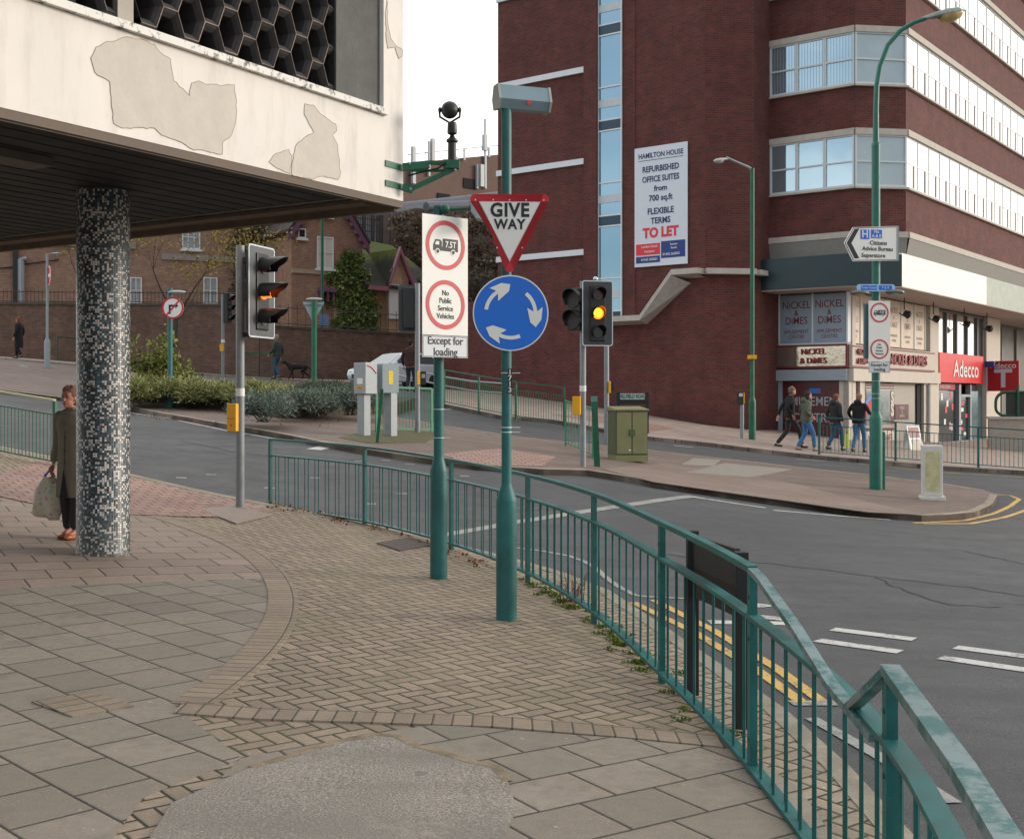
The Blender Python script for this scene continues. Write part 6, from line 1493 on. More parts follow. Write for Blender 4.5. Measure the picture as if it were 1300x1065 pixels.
b=MB(); b.box(-.18,.18,.15,.5,.002,.006,M@Matrix.Rotation(R(-14),4,'X')); b.build('poster',mat('poster_tan',(.55,.42,.35),.5,var=.4,ns=14),fr1)
# ================= PEOPLE
def grow(nodes,edges,sub=2):
    """skin-modifier body: nodes {name:(pos,rx,ry)}"""
    names=list(nodes); me=bpy.data.meshes.new('g'); me.from_pydata([nodes[n][0] for n in names],[(names.index(a),names.index(b)) for a,b in edges],[])
    ob=bpy.data.objects.new('g',me); C.objects.link(ob); md=ob.modifiers.new('s','SKIN'); md.use_smooth_shade=True
    for i,n in enumerate(names):
        r=nodes[n][1:]; me.skin_vertices[0].data[i].radius=(r[0],r[-1]); me.skin_vertices[0].data[i].use_root=(i==0)
    sb_=ob.modifiers.new('u','SUBSURF'); sb_.levels=sub; sb_.render_levels=sub
    m2=bpy.data.meshes.new_from_object(ob.evaluated_get(bpy.context.evaluated_depsgraph_get()))
    bpy.data.objects.remove(ob); v=[x.co.copy() for x in m2.vertices]; f=[list(p.vertices) for p in m2.polygons]; bpy.data.meshes.remove(m2); return v,f
def fuse(parts,vox,smooth=2):
    b=MB()
    for v,f in parts: b.add(v,f)
    me=bpy.data.meshes.new('f'); me.from_pydata([x[:] for x in b.v],[],b.f); ob=bpy.data.objects.new('f',me); C.objects.link(ob)
    r=ob.modifiers.new('r','REMESH'); r.mode='VOXEL'; r.voxel_size=vox; r.use_smooth_shade=True
    if smooth: s_=ob.modifiers.new('s','SMOOTH'); s_.iterations=smooth; s_.factor=.5
    m2=bpy.data.meshes.new_from_object(ob.evaluated_get(bpy.context.evaluated_depsgraph_get()))
    bpy.data.objects.remove(ob); v=[x.co.copy() for x in m2.vertices]; f=[list(p.vertices) for p in m2.polygons]; bpy.data.meshes.remove(m2); return v,f
def ellm(c,r,n=16):
    b=MB(); b.ell(c,r,n); return b.v,b.f
def loft(rings,n=20):
    vs=[];fs=[]
    for (cx,cy,cz,rx,ry) in rings:
        for j in range(n): a=2*math.pi*j/n; vs.append(Vector((cx+rx*math.cos(a),cy+ry*math.sin(a),cz)))
    k=len(rings); fs=[(i*n+j,i*n+(j+1)%n,(i+1)*n+(j+1)%n,(i+1)*n+j) for i in range(k-1) for j in range(n)]+[tuple(range(n))[::-1],tuple(range((k-1)*n,k*n))]
    return vs,fs
def person(label,loc,head_,h,pose,top,legs,shoe,hairc,hair='short',coat=None,near=False,group=None,skin=None,hood=False,collar=None):
    """faces +Y locally, head_ = heading in degrees (0 = away from camera, 90 = towards +X... clockwise)"""
    k=h/1.72; M=Matrix.Translation(loc)@Matrix.Rotation(R(-head_),4,'Z')@Matrix.Scale(k,4)
    root=thing('person',label,'person',loc,group)
    p=dict(lf=(.09,.0,.0),rf=(-.09,.0,.0),lk=None,rk=None,le=(.27,-.05,1.12),re=(-.27,-.05,1.12),lh=(.27,.06,.86),rh=(-.27,.06,.86),lean=.0,turn=0)
    p.update(pose); ln=p['lean']
    V=Vector; hipz=.93; hips=V((0,0,hipz)); neck=V((0,ln*.5+.0,1.45)); hd=V((0,ln*.7+.04,1.585))
    sh=lambda s:V((s*.185,ln*.45,1.40)); hp=lambda s:V((s*.09,0,.90))
    out={}
    for s,n in ((1,'l'),(-1,'r')):
        f=V(p[n+'f']); ank=V((f.x,f.y,f.z+.09)); kn=V(p[n+'k']) if p[n+'k'] else (hp(s)+ank)/2+V((0,.04,.02))
        out[n]=(hp(s),kn,ank,sh(s),V(p[n+'e']),V(p[n+'h']))
    parts=[]
    nd={'pel':(hips,.13,.10),'bel':(V((0,ln*.15,1.08)),.125,.09),'ch':(V((0,ln*.35,1.28)),.15,.10),'nk0':(V((0,ln*.45,1.42)),.07,.06),'nk':(neck+V((0,.015,.07)),.052,.052)}
    ed=[('pel','bel'),('bel','ch'),('ch','nk0'),('nk0','nk')]
    for n in 'lr':
        a,kn,ank,s_,e,hnd=out[n]
        nd[n+'hp']=(a,.085,.085);nd[n+'kn']=(kn,.055,.055);nd[n+'cf']=((kn*.65+ank*.35)+V((0,-.012,0)),.052,.052);nd[n+'an']=(ank,.036,.036);nd[n+'to']=(ank+V((0,.13,-.055)),.034,.022)
        nd[n+'sh']=(s_+V((-math.copysign(.03,s_.x),0,-.02)),.045,.045);nd[n+'el']=(e,.038,.038);nd[n+'wr']=(hnd,.024,.026)
        ed+=[('pel',n+'hp'),(n+'hp',n+'kn'),(n+'kn',n+'cf'),(n+'cf',n+'an'),(n+'an',n+'to'),('ch',n+'sh'),(n+'sh',n+'el'),(n+'el',n+'wr')]
    parts.append(grow(nd,ed,1 if not near else 2))
    # head
    hz=hd
    parts+= [ellm(hz+V((0,-.005,.02)),(.074,.094,.100)),ellm(hz+V((0,.022,-.045)),(.056,.066,.068)),ellm(hz+V((0,.088,-.020)),(.012,.020,.018),8),ellm(hz+V((0,.086,.0)),(.009,.014,.03),8),
             ellm(hz+V((.074,-.005,-.005)),(.010,.020,.030),8),ellm(hz+V((-.074,-.005,-.005)),(.010,.020,.030),8),ellm(hz+V((0,.072,-.088)),(.022,.018,.016),8),ellm(hz+V((0,.084,-.058)),(.024,.010,.008),8),
             ellm(hz+V((0,.070,.036)),(.052,.022,.012),8)]
    # hands
    for n,s in (('l',1),('r',-1)):
        e,wr=out[n][4],out[n][5]; d=(wr-e).normalized(); d=(d+V((0,0,-.5))).normalized(); side=V((0,1,0)); side=(side-d*side.dot(d)).normalized(); nrm=d.cross(side)
        pc=wr+d*.05
        mesh=grow({'a':(wr,.022,.028),'b':(wr+d*.045,.018,.036),'c':(wr+d*.085,.015,.036)},[('a','b'),('b','c')],1); parts.append(mesh)
        for i,(o,L_) in enumerate(((-.030,.062),(-.010,.074),(.010,.080),(.029,.070))):
            a=wr+d*.08+side*o; c=a+d*L_*.5-nrm*s*.010; t=c+d*L_*.42-nrm*s*.026; parts.append(grow({'a':(a,.0095,.0095),'b':(c,.0088,.0088),'c':(t,.0075,.0075)},[('a','b'),('b','c')],1))
        a=wr+d*.03+side*.030; parts.append(grow({'a':(a,.012,.012),'b':(a+d*.03+side*.022,.0105,.0105),'c':(a+d*.055+side*.024,.009,.009)},[('a','b'),('b','c')],1))
    v,f=fuse(parts,.0065 if near else .0105,1); b=MB(); b.add(v,f,M); body=b.build('body',skin or SKIN,root,True,fix=False)
    # face
    b=MB()
    for s in (-1,1): b.ell(hz+V((s*.030,.083,.012)),(.0125,.006,.0065),8,M)
    sep(b,'eye',mat('eye_dark',(.03,.02,.02),.3,var=0),body)
    b=MB(); b.ell(hz+V((0,.0935,-.060)),(.024,.004,.0045),8,M); b.build('mouth',mat('lip',(.30,.09,.08),.5,var=0),body)
    b=MB()
    for s in (-1,1): b.ell(hz+V((s*.030,.087,.032)),(.020,.004,.004),8,M)
    sep(b,'eyebrow',mat('brow_'+str(hairc),hairc,.8,var=0),body)
    # hair: shell of tufts
    random.seed(len(label)); hp_=[]
    hp_.append(ellm(hz+V((0,-.020,.040)),(.086,.098,.094),18))
    if hair!='bald':
        for i in range(26):
            a=random.uniform(0,6.28); e_=random.uniform(.1,1.4); r_=V((math.cos(a)*math.cos(e_)*.080,-.018+math.sin(a)*math.cos(e_)*.088,.045+math.sin(e_)*.085))
            if r_.y>.05 and r_.z<.085: continue
            hp_.append(ellm(hz+r_,(.022,.024,.022),8))
        hp_.append(ellm(hz+V((0,-.055,-.01)),(.072,.055,.075),14))
    if hair=='long':
        hp_+= [ellm(hz+V((0,-.060,-.07)),(.085,.045,.10),14),ellm(hz+V((.065,-.03,-.05)),(.028,.045,.085),12),ellm(hz+V((-.065,-.03,-.05)),(.028,.045,.085),12)]
    v,f=fuse(hp_,.009 if not near else .006,1)
    # keep the face free
    keep=[not(q.y>hz.y+.045 and q.z<hz.z+.062) for q in v]; ff=[x for x in f if all(keep[i] for i in x)]
    b=MB(); b.add(v,ff,M); b.build('hair',mat('hair_'+str(hairc),hairc,.8,var=.35,ns=40,bump=.5,bs=140),root,True,fix=False)
    # trousers
    q_=.78 if coat else 1; nd={'pel':(hips,.155*q_,.125*q_)};ed=[]
    for n in 'lr':
        a,kn,ank,*_=out[n]; lo=ank*.98+kn*.02
        nd[n+'hp']=(a+V((0,0,-.03)),.102*q_,.10*q_);nd[n+'th']=((a+kn)/2,.088*q_,.09*q_);nd[n+'kn']=(kn,.070,.072);nd[n+'cf']=((kn+ank)/2,.064,.066);nd[n+'an']=(lo,.056,.062)
        ed+=[('pel',n+'hp'),(n+'hp',n+'th'),(n+'th',n+'kn'),(n+'kn',n+'cf'),(n+'cf',n+'an')]
    v,f=fuse([ellm(hips+V((0,0,.01)),(.165*q_,.125*q_,.12))]+[grow({x:nd[n+x] for x in ('hp','th','kn','cf','an')},[('hp','th'),('th','kn'),('kn','cf'),('cf','an')],2) for n in 'lr'],.012,1); b=MB(); b.add(v,f,M); b.build('trousers',legs,root,True,fix=False)
    for n in 'lr':
        a,kn,ank,*_=out[n]; v,f=fuse([ellm(ank+V((0,.075,-.052)),(.046,.115,.036)),ellm(ank+V((0,-.01,-.035)),(.044,.058,.055))],.009,1); b=MB(); b.add(v,f,M); b.build('shoe',shoe,root,True,fix=False)
    # jacket / coat
    z0=coat if coat else .84
    rings=[(0,0,z0,.205 if coat and coat<.7 else .185,.165 if coat else .145),(0,0,(z0+1.0)/2,.195,.155),(0,ln*.1,1.02,.182,.138),(0,ln*.2,1.15,.182,.135),(0,ln*.35,1.30,.195,.14),(0,ln*.42,1.40,.165,.115),(0,ln*.46,1.455,.085,.08),(0,ln*.48,1.485,.072,.072)]
    if not coat: rings.insert(0,(0,0,z0-.02,.178,.14))
    pr=[loft(rings)]
    for n in 'lr':
        *_,s_,e,hnd=out[n]; wr=hnd*.93+e*.07; pr.append(grow({'a':(s_+V((-math.copysign(.07,s_.x),0,-.02)),.085,.085),'s':(s_+V((-math.copysign(.012,s_.x),0,-.012)),.080,.080),'m':((s_+e)/2,.066,.066),'e':(e,.058,.058),'w':(wr,.047,.05)},[('a','s'),('s','m'),('m','e'),('e','w')],2))
    if hood: pr.append(ellm(V((0,ln*.4-.10,1.46)),(.12,.07,.085)))
    v,f=fuse(pr,.0105 if not near else .008,2)
    if not coat or True:
        f=[x for x in f if not all(v[i].z<z0+.012 for i in x)]
    b=MB(); b.add(v,f,M); jk=b.build('coat' if coat else 'jacket',top,root,True,fix=False)
    if collar:
        b=MB(); b.tube([M@V((x,y,z)) for x,y,z in ((-.0,.10,1.36),(-.075,.075,1.44),(-.06,-.05,1.50),(0,-.08,1.505),(.06,-.05,1.50),(.075,.075,1.44),(.0,.10,1.36))],.02*k,8); b.build('collar',collar,root,True)
    return root,M,out
def cloth(name,c,bs=90): return mat(name,c,.9,var=.22,ns=9,bump=.35,bs=bs)
BLKC=cloth('black_cloth',(.010,.010,.012)); DKC=cloth('charcoal_cloth',(.022,.023,.026)); JEAN=cloth('blue_denim',(.045,.15,.33)); JEAND=cloth('dark_denim',(.03,.09,.16)); GRC=cloth('grey_green_jacket',(.085,.105,.075)); BSH=mat('black_shoe_leather',(.012,.012,.012),.4,var=.2)
COATC=cloth('grey_beige_tweed',(.20,.168,.125),60); TAN=mat('tan_shoe_leather',(.34,.085,.028),.4,var=.2)
walk=lambda a,b_=0:dict(lf=(.09,a,0),rf=(-.09,-a,.03),lk=(.09,a*.55+.07,.50),rk=(-.09,-a*.25+.07,.49))
# woman beside the column
q=gp(94,684)
pw_,Mw,ow=person('elderly woman in a long grey beige coat, half hidden behind the mosaic column',Vector(q),196,1.60,
  dict(lf=(.075,.0,0),rf=(-.06,.06,0),le=(.235,-.04,1.10),lh=(.24,.05,.84),re=(-.235,-.04,1.10),rh=(-.23,.06,.84),lean=.06),COATC,cloth('dark_brown_trousers',(.035,.026,.026)),TAN,(.16,.085,.05),'short',coat=.47,near=True,skin=mat('aged_skin',(.44,.19,.135),.6,var=.18,ns=30,bump=.4,bs=60),collar=COATC)
b=MB()
for z in (1.30,1.15,1.00,.86): b.ell((.0+.012,.148 if z<1.2 else .155,z),(.014,.007,.014),10,Mw)
sep(b,'coat_button',mat('button_horn',(.06,.05,.04),.4,var=.1),pw_)
b=MB(); b.add([Mw@Vector(v) for v in ((.0,.150,1.28),(.0,.171,.86),(.0,.176,.48),(.006,.178,.48),(.006,.173,.86),(.006,.152,1.28))],[(0,1,4,5),(1,2,3,4)]); b.build('front_seam',cloth('coat_seam',(.05,.042,.032)),pw_)
b=MB(); b.add([Mw@Vector(v) for v in ((.005,.178,.80),(-.045,.176,.475),(.06,.176,.475))],[(0,1,2)]); b.build('coat_opening',cloth('dark_lining',(.02,.018,.02)),pw_)
b=MB(); b.tube([Mw@Vector((x,y,z)) for x,y,z in ((-.045,.085,1.455),(-.02,.115,1.40),(0,.135,1.345),(.02,.115,1.40),(.045,.085,1.455))],.014,8); b.build('scarf',cloth('maroon_scarf',(.10,.02,.025)),pw_)
# shopping bag in her hand
hnd=[Mw@ow[n][5] for n in 'lr']; hl_=min(hnd,key=lambda v:v.x)
random.seed(2)
hb_=thing('shopping_bag','cream plastic carrier bag with coloured spots and blue handles in the elderly woman\'s hand','bag',hl_+Vector((0,0,-.5)))
HT=hl_+Vector((-.01,0,-.075))
vs=[];n=28;rows=[(0,.055,.028,0),(-.05,.10,.05,.01),(-.14,.135,.075,.0),(-.28,.150,.085,-.01),(-.38,.148,.08,-.01),(-.425,.125,.05,-.01),(-.43,.02,.01,-.01)]
for dz,rx,ry,ox in rows:
    for j in range(n):
        a=2*math.pi*j/n; w_=1+.07*math.sin(3*a+dz*20)+.05*math.sin(7*a+dz*9); vs.append(HT+Vector((-.035+ox+rx*math.cos(a)*w_,ry*math.sin(a)*w_,dz-.06+.012*math.sin(2*a)+dz*.04*math.cos(a))))
def bagmat():
    n=NT('spotted_bag_plastic'); p=n.pos(); v=n.n('ShaderNodeTexVoronoi'); v.inputs['Scale'].default_value=17; v.inputs['Randomness'].default_value=.6; n.l(p,v.inputs['Vector'])
    hs=n.n('ShaderNodeHueSaturation'); hs.inputs['Saturation'].default_value=.75; hs.inputs['Value'].default_value=.55; n.l(v.outputs['Color'],hs.inputs['Color'])
    k=n.mix(n.ramp(v.outputs['Distance'],[(.26,.75),(.38,0.)]),(.58,.50,.38),hs.outputs[0]); k=n.mix(n.ramp(n.noise(p,7,5),[(.5,0.),(.7,.5)]),k,(.30,.25,.20)); n.col(k); n.rough(.4); n.bump(n.noise(p,18,6,.7),.9,.02); return n.m
b=MB(); k=len(rows); b.add(vs,[(i*n+j,i*n+(j+1)%n,(i+1)*n+(j+1)%n,(i+1)*n+j) for i in range(k-1) for j in range(n)]); b.build('bag_body',bagmat(),hb_,True)
for s in (-1,1):
    b=MB(); b.tube([HT+Vector((-.035+s*.045,0,-.055)),HT+Vector((-.02+s*.02,.01*s,-.01)),HT+Vector((0,0,.025)),],[.014,.010,.008],8); b.build('handle',mat('blue_handle',(.05,.06,.55),.4,var=.1),hb_,True)
gS='people walking past the amusement centre'
person('man in a black coat and dark trousers striding right, leftmost of the four walkers',Vector(gp(1002,569)),84,1.74,dict(walk(.34),le=(.25,-.16,1.14),lh=(.22,.02,.92),re=(-.25,-.14,1.14),rh=(-.25,-.24,.90),lean=.07),BLKC,DKC,BSH,(.16,.12,.09),'short',group=gS)
person('woman in a grey green jacket and blue jeans walking right beside the man in black',Vector(gp(1023,573)),82,1.68,dict(walk(.22),le=(.24,-.1,1.14),lh=(.2,.12,1.0),re=(-.24,-.1,1.14),rh=(-.18,.16,1.04),lean=.05),GRC,JEAN,cloth('grey_trainer',(.25,.23,.22)),(.035,.022,.018),'long',group=gS,hood=True)
person('person in a dark jacket and dark jeans, walking close behind the railing with reddish hair',Vector(gp(1060,572)),60,1.64,dict(walk(.22),lean=.04),DKC,JEAND,BSH,(.20,.07,.04),'short',group=gS,hood=True)
p4_,M4,o4=person('fair haired person in a black hooded jacket and blue jeans, rightmost of the four walkers',Vector(gp(1090,574.5)),35,1.70,dict(walk(.24),re=(-.30,.0,1.16),rh=(-.26,.16,.98),le=(.30,.02,1.17),lh=(.30,.22,1.10),lean=.03),BLKC,JEAN,BSH,(.30,.17,.09),'short',group=gS,hood=True)
hq=M4@o4['r'][5]
yb_=thing('yellow_bag','small bright yellow bag hanging between the two rightmost walkers','bag',hq+Vector((0,0,-.3)))
q=P(1075,555,32); b=MB(); b.bbox(-.05,.05,-.04,.04,-.30,.08,.02,Matrix.Translation(q)); b.build('bag_body',mat('fluorescent_yellow',(.62,.75,.02),.5,var=.12),yb_); b=MB(); b.tube([q+Vector((-.05,0,.08)),q+Vector((-.02,.0,.22)),q+Vector((.03,.0,.22)),q+Vector((.05,0,.08))],.01,6); b.build('handle',MATS['fluorescent_yellow'],yb_)
person('red haired person in a long black coat walking left beside the bright green cabinet',Vector(gp(24,455.5)),-80,1.66,dict(walk(.16)),BLKC,BLKC,BSH,(.22,.07,.035),'long',coat=.45)
pd,Mdg,od=person('dog walker in a grey coat and dark jeans in front of the brick wall',Vector(gp(352,481)),-60,1.68,dict(walk(.2),rh=(-.24,.2,.95)),cloth('muted_green_coat',(.045,.055,.045)),JEAND,BSH,(.30,.22,.17),'short')
person('person in dark maroon clothing standing between the white car and the signal post',Vector(gp(521,498)),20,1.72,dict(walk(.08)),cloth('dark_maroon_jacket',(.05,.018,.018)),DKC,BSH,(.012,.010,.010),'short')
# dog
wq=gp(352,481); q=Vector((wq[0]+.80,wq[1]-.25,g(wq[0]+.80,wq[1]-.25)+.1)); Md=Matrix.Translation(q)@Matrix.Rotation(R(90),4,'Z')
dg=thing('dog','black dog on a lead with a long drooping tail, beside the dog walker','dog',q)
D=Vector
nd={'ch':(D((0,.22,.50)),.10,.14),'be':(D((0,-.02,.51)),.085,.11),'hp':(D((0,-.26,.50)),.085,.11),'nk':(D((0,.36,.60)),.06,.075),'hd':(D((0,.48,.68)),.06,.065),'mz':(D((0,.62,.64)),.03,.03),'t0':(D((0,-.38,.50)),.03,.03),'t1':(D((0,-.52,.40)),.024,.024),'t2':(D((0,-.60,.24)),.016,.016)}
ed=[('be','ch'),('be','hp'),('ch','nk'),('nk','hd'),('hd','mz'),('hp','t0'),('t0','t1'),('t1','t2')]
for s,n,df_,db in ((1,'l',.07,-.08),(-1,'r',-.08,.10)):
    nd.update({n+'s':(D((s*.08,.22,.42)),.05,.06),n+'e':(D((s*.08,.18+df_*.3,.30)),.032,.036),n+'w':(D((s*.08,.22+df_,.15)),.024,.026),n+'p':(D((s*.08,.25+df_*1.4,.02)),.026,.018),
      n+'h':(D((s*.08,-.26,.42)),.055,.075),n+'k':(D((s*.08,-.20+db*.4,.30)),.038,.045),n+'c':(D((s*.08,-.36+db,.17)),.022,.024),n+'f':(D((s*.08,-.31+db*1.2,.02)),.026,.018)})
    ed+=[('ch',n+'s'),(n+'s',n+'e'),(n+'e',n+'w'),(n+'w',n+'p'),('hp',n+'h'),(n+'h',n+'k'),(n+'k',n+'c'),(n+'c',n+'f')]
def chn(*ks): return grow({k_:nd[k_] for k_ in ks},list(zip(ks,ks[1:])),2)
nd['a']=(D((0,.16,.50)),.10,.13)
v,f=fuse([chn('hp','be','ch','nk','hd','mz'),chn('hp','t0','t1','t2')]+[chn(*[n+x for x in c]) for n in 'lr' for c in ('sewp','hkcf')]+[ellm(D((0,.20,.49)),(.10,.16,.14)),ellm(D((0,-.26,.49)),(.10,.14,.12)),ellm(D((.05,.46,.70)),(.02,.03,.06),8),ellm(D((-.05,.46,.70)),(.02,.03,.06),8)],.012,1); b=MB(); b.add(v,f,Md); b.build('body',mat('black_fur',(.010,.009,.009),.85,var=.3,bump=.6,bs=80),dg,True,fix=False)
b=MB(); b.tube([Md@D((0,.36,.68)),(Md@D((0,.36,.68))+(Mdg@od['r'][5]))/2+D((0,0,-.08)),Mdg@od['r'][5]],.008,5); b.build('lead',BLACK,dg)
# ================= CAR
q=Vector(gp(503,491)); cy_=q.y+1.6
car=thing('car','white hatchback car parked in front of the dark brick wall, partly behind the handrail','car',q)
Mc=Matrix.Translation((P(506,0,cy_).x,cy_,g(P(506,0,cy_).x,cy_)+.0))@Matrix.Rotation(R(48),4,'Z')@Matrix.Scale(.92,4)   # car faces -X locally (front at -x)
WC_=mat('white_car_paint',(.66,.69,.72),.22,var=.03,ns=2)
prof=[(-2.05,.35,.72),(-2.1,.55,.78),(-2.0,.75,.80),(-1.4,.92,.84),(-1.05,.97,.86),(1.9,.99,.84),(2.05,.80,.80),(2.08,.45,.76),(1.95,.28,.76),(-1.9,.25,.74)]
vs=[]
def shell(b,pts,wf,M):
    n=len(pts); vs=[(x,-w_,z) for x,z,w_ in pts]+[(x,w_,z) for x,z,w_ in pts]
    b.add(vs,[tuple(range(n)),tuple(range(2*n-1,n-1,-1))]+[(i,(i+1)%n,n+(i+1)%n,n+i) for i in range(n)],M)
def beveled(pts,M,bv,seg=3):
    b=MB(); shell(b,pts,0,None); bm=bmesh.new(); vv=[bm.verts.new(v) for v in b.v]; [bm.faces.new([vv[i] for i in f]) for f in b.f]; bmesh.ops.recalc_face_normals(bm,faces=bm.faces[:]); bmesh.ops.bevel(bm,geom=bm.edges[:],offset=bv,segments=seg,affect='EDGES',profile=.6,clamp_overlap=True); o=MB(); o.bm(bm,M); return o
bdy=beveled(prof,Mc,.07).build('body',WC_,car,True)
cab=[(-1.10,.95,.76),(-.35,1.40,.60),(.1,1.46,.58),(1.2,1.44,.58),(1.85,1.0,.74)]
beveled(cab,Mc,.05).build('roof',WC_,car,True)
CGL=glassm('car_glass',(.16,.20,.22),.5,.08)
def pane(nm,pts,par=car):
    b=MB(); c=sum((Vector(p) for p in pts),Vector())/len(pts); b.add([Mc@Vector(p) for p in pts],[tuple(range(len(pts)))]); return b.build(nm,CGL,par,fix=False)
pane('windscreen',[(-1.07,-.66,.985),(-1.07,.66,.985),(-.40,.53,1.385),(-.40,-.53,1.385)])
for s in (-1,1):
    pane('side_window',[(-.85,s*.745,1.0),(.35,s*.755,1.0),(.35,s*.625,1.38),(-.32,s*.625,1.36)][::s]); pane('side_window',[(.42,s*.755,1.0),(1.55,s*.765,1.0),(1.15,s*.64,1.36),(.42,s*.625,1.38)][::s])
    for x in (-1.32,1.3):
        Mw_=Mc@Matrix.Translation((x,s*.80,.31))@Matrix.Rotation(R(90),4,'X'); b=MB(); b.lathe([(.20,-.09),(.30,-.09),(.315,-.05),(.315,.05),(.30,.09),(.20,.09)],24,Mw_); wh=b.build('wheel',mat('tyre_rubber',(.015,.015,.016),.8,var=.2),car,True)
        b=MB(); b.disc(.20,-.095,.095,20,Mw_); b.build('hubcap',ALU,wh)
    b=MB(); b.ell((-.95,s*.88,1.0),(.09,.09,.07),10,Mc); b.build('door_mirror',WC_,car,True)
    b=MB(); b.ell((-1.93,s*.56,.66),(.14,.17,.09),12,Mc); b.build('headlight',mat('headlight_glass',(.55,.58,.6),.1,me=.4,var=.1),car,True)
b=MB(); b.box(-2.12,-2.05,-.42,.42,.40,.56,Mc); b.build('grille',BLACK,car); b=MB(); b.box(-2.13,-2.115,-.26,.26,.42,.52,Mc); b.build('number_plate',WHITE,car)
# ================= PLANTS
def leafm(name,c,c2):
    n=NT(name); oi=n.n('ShaderNodeNewGeometry'); wn=n.n('ShaderNodeTexWhiteNoise',noise_dimensions='1D'); n.l(oi.outputs['Random Per Island'],wn.inputs['W'])
    k=n.mix(wn.outputs['Value'],c,c2); n.col(k); n.rough(.75); n.b.inputs['Specular IOR Level'].default_value=.2; MATS[name]=n.m; return n.m
def leafcloud(name,m,par,cloud,sz,cnt,seed=1,blade=False,up=.3):
    rs=np.random.RandomState(seed); V_=[];F_l=[]
    for (cx,cy,cz,rx,ry,rz) in cloud:
        for _ in range(int(cnt)):
            d=rs.normal(size=3); d/=np.linalg.norm(d); r=rs.uniform(.55,1.06) if rs.rand()<.8 else rs.uniform(.1,.6)
            if d[2]<-.35: d[2]=-d[2]*.4
            p=np.array([cx+d[0]*rx*r,cy+d[1]*ry*r,cz+d[2]*rz*r]); a=rs.normal(size=3)+d*.8; a[2]+=up; a/=np.linalg.norm(a); t=np.cross(a,rs.normal(size=3)); t/=np.linalg.norm(t)+1e-6
            L_=sz*rs.uniform(.6,1.4); w_=L_*(.16 if blade else .42); i=len(V_)
            V_+= [p-t*w_*.3,p+a*L_*.5-t*w_,p+a*L_,p+a*L_*.5+t*w_] if not blade else [p-t*w_*.5,p+a*L_*.6-t*w_*.6,p+a*L_,p+a*L_*.6+t*w_*.6]
            F_l.append([i,i+1,i+2,i+3])
    b=MB(); b.v=[Vector(x) for x in V_]; b.f=F_l; b.mi=[0]*len(F_l); return b.build(name,m,par,fix=False)
LAV=leafm('lavender_leaf',(.075,.105,.085),(.20,.24,.195)); LAV2=leafm('dusky_leaf',(.045,.06,.04),(.13,.14,.10)); YG=leafm('yellow_green_leaf',(.13,.16,.045),(.36,.35,.16)); YG2=leafm('fresh_leaf',(.08,.11,.02),(.26,.27,.07)); IVY=leafm('ivy_leaf',(.07,.11,.03),(.24,.30,.10)); AUT=leafm('yellow_autumn_leaf',(.20,.15,.03),(.38,.30,.08)); CRP=leafm('brown_creeper_leaf',(.09,.07,.05),(.24,.18,.12)); MOSSL=leafm('moss_leaf',(.05,.09,.008),(.14,.20,.02))
TWG=mat('grey_twig',(.10,.085,.065),.9,var=.3); BRK=mat('dark_bark',(.05,.042,.032),.9,var=.4,ns=10,bump=.6,bs=40); SOIL=mat('dark_soil',(.035,.028,.02),.95,var=.4,ns=8,bump=.6)
# planter
pl=thing('planter_wall','low dark brick planter edging around the island shrubs','planter',gp(420,520))
PB=brickmat('planter_brick',(.055,.045,.035),(.085,.07,.05),(.06,.055,.04),stain=.7)
fr1=[gp(150,508)[:2],gp(215,512)[:2],gp(300,520)[:2]]; fr2=[gp(355,531)[:2],gp(430,527)[:2],gp(470,525)[:2],gp(498,523)[:2]]
for L_,ht in ((fr1,.30),(fr2,.34)):
    b=MB(); 
    for a,c in zip(L_,L_[1:]):
        za,zb=g(*a)+.05,g(*c)+.05; b.bar([(a[0],a[1],za+ht/2),(c[0],c[1],zb+ht/2)],.22,ht+.1)
    b.build('brick_edging',PB,pl)
    b=MB()
    for a,c in zip(L_,L_[1:]): b.bar([(a[0],a[1],g(*a)+.08+ht),(c[0],c[1],g(*c)+.08+ht)],.27,.05)
    b.build('edging_top',mat('edging_stone',(.20,.15,.11),.9,var=.3),pl)
bedp=[fr1[0],fr1[1],fr1[2],gp(335,527)[:2],fr2[0],fr2[1],fr2[2],fr2[3],(fr2[3][0]+.5,fr2[3][1]+2.5),(-5.6,33.5),(-9,35.5),(-12.5,36.5)]
patch('planting_bed_soil',bedp,.3,SOIL,.6,.3)
random.seed(11)
def shrub(name,label,cat,px,py,rx,ry,rz,m,sz,cnt,n=5,blade=False,group=None,d=None,seed=1,hz=.25):
    q=Vector(gp(px,py,.3)); rs=random.Random(seed)
    t=thing(name,label,cat,q,group); cl=[]
    for i in range(n): cl.append((q.x+rs.uniform(-1,1)*rx*.7,q.y+rs.uniform(-1,1)*ry*.6,q.z+rz*rs.uniform(.15,.5)+hz*0,rx*rs.uniform(.35,.6),ry*rs.uniform(.4,.7),rz*rs.uniform(.45,.75)))
    leafcloud('foliage',m,t,cl,sz,cnt,seed,blade,.6)
    b=MB()
    for i in range(14):
        c=cl[i%len(cl)]; b.tube([(q.x+rs.uniform(-.2,.2)*rx,q.y,q.z-.1),(c[0]+rs.uniform(-.5,.5)*c[3],c[1],c[2]+c[5]*.5)],[.012,.005],4)
    b.build('stems',TWG,t); return t
gL='grey green lavender shrubs on the island'
for i,(px,py,rx,rz,lab) in enumerate(((333,530,.75,.62,'grey green lavender bush spilling over the gap at the left end'),(372,523,.8,.66,'grey green lavender bush, second from the traffic light pole'),(408,522,.75,.62,'grey green lavender bush in front of the green triangular sign post'),(445,522,.8,.62,'grey green lavender bush just left of the grey control boxes'))):
    shrub('lavender_bush',lab,'shrub',px,py,rx,.8,rz*.8,LAV if i!=1 else LAV,.11,1000,7,True,gL,seed=i+3)
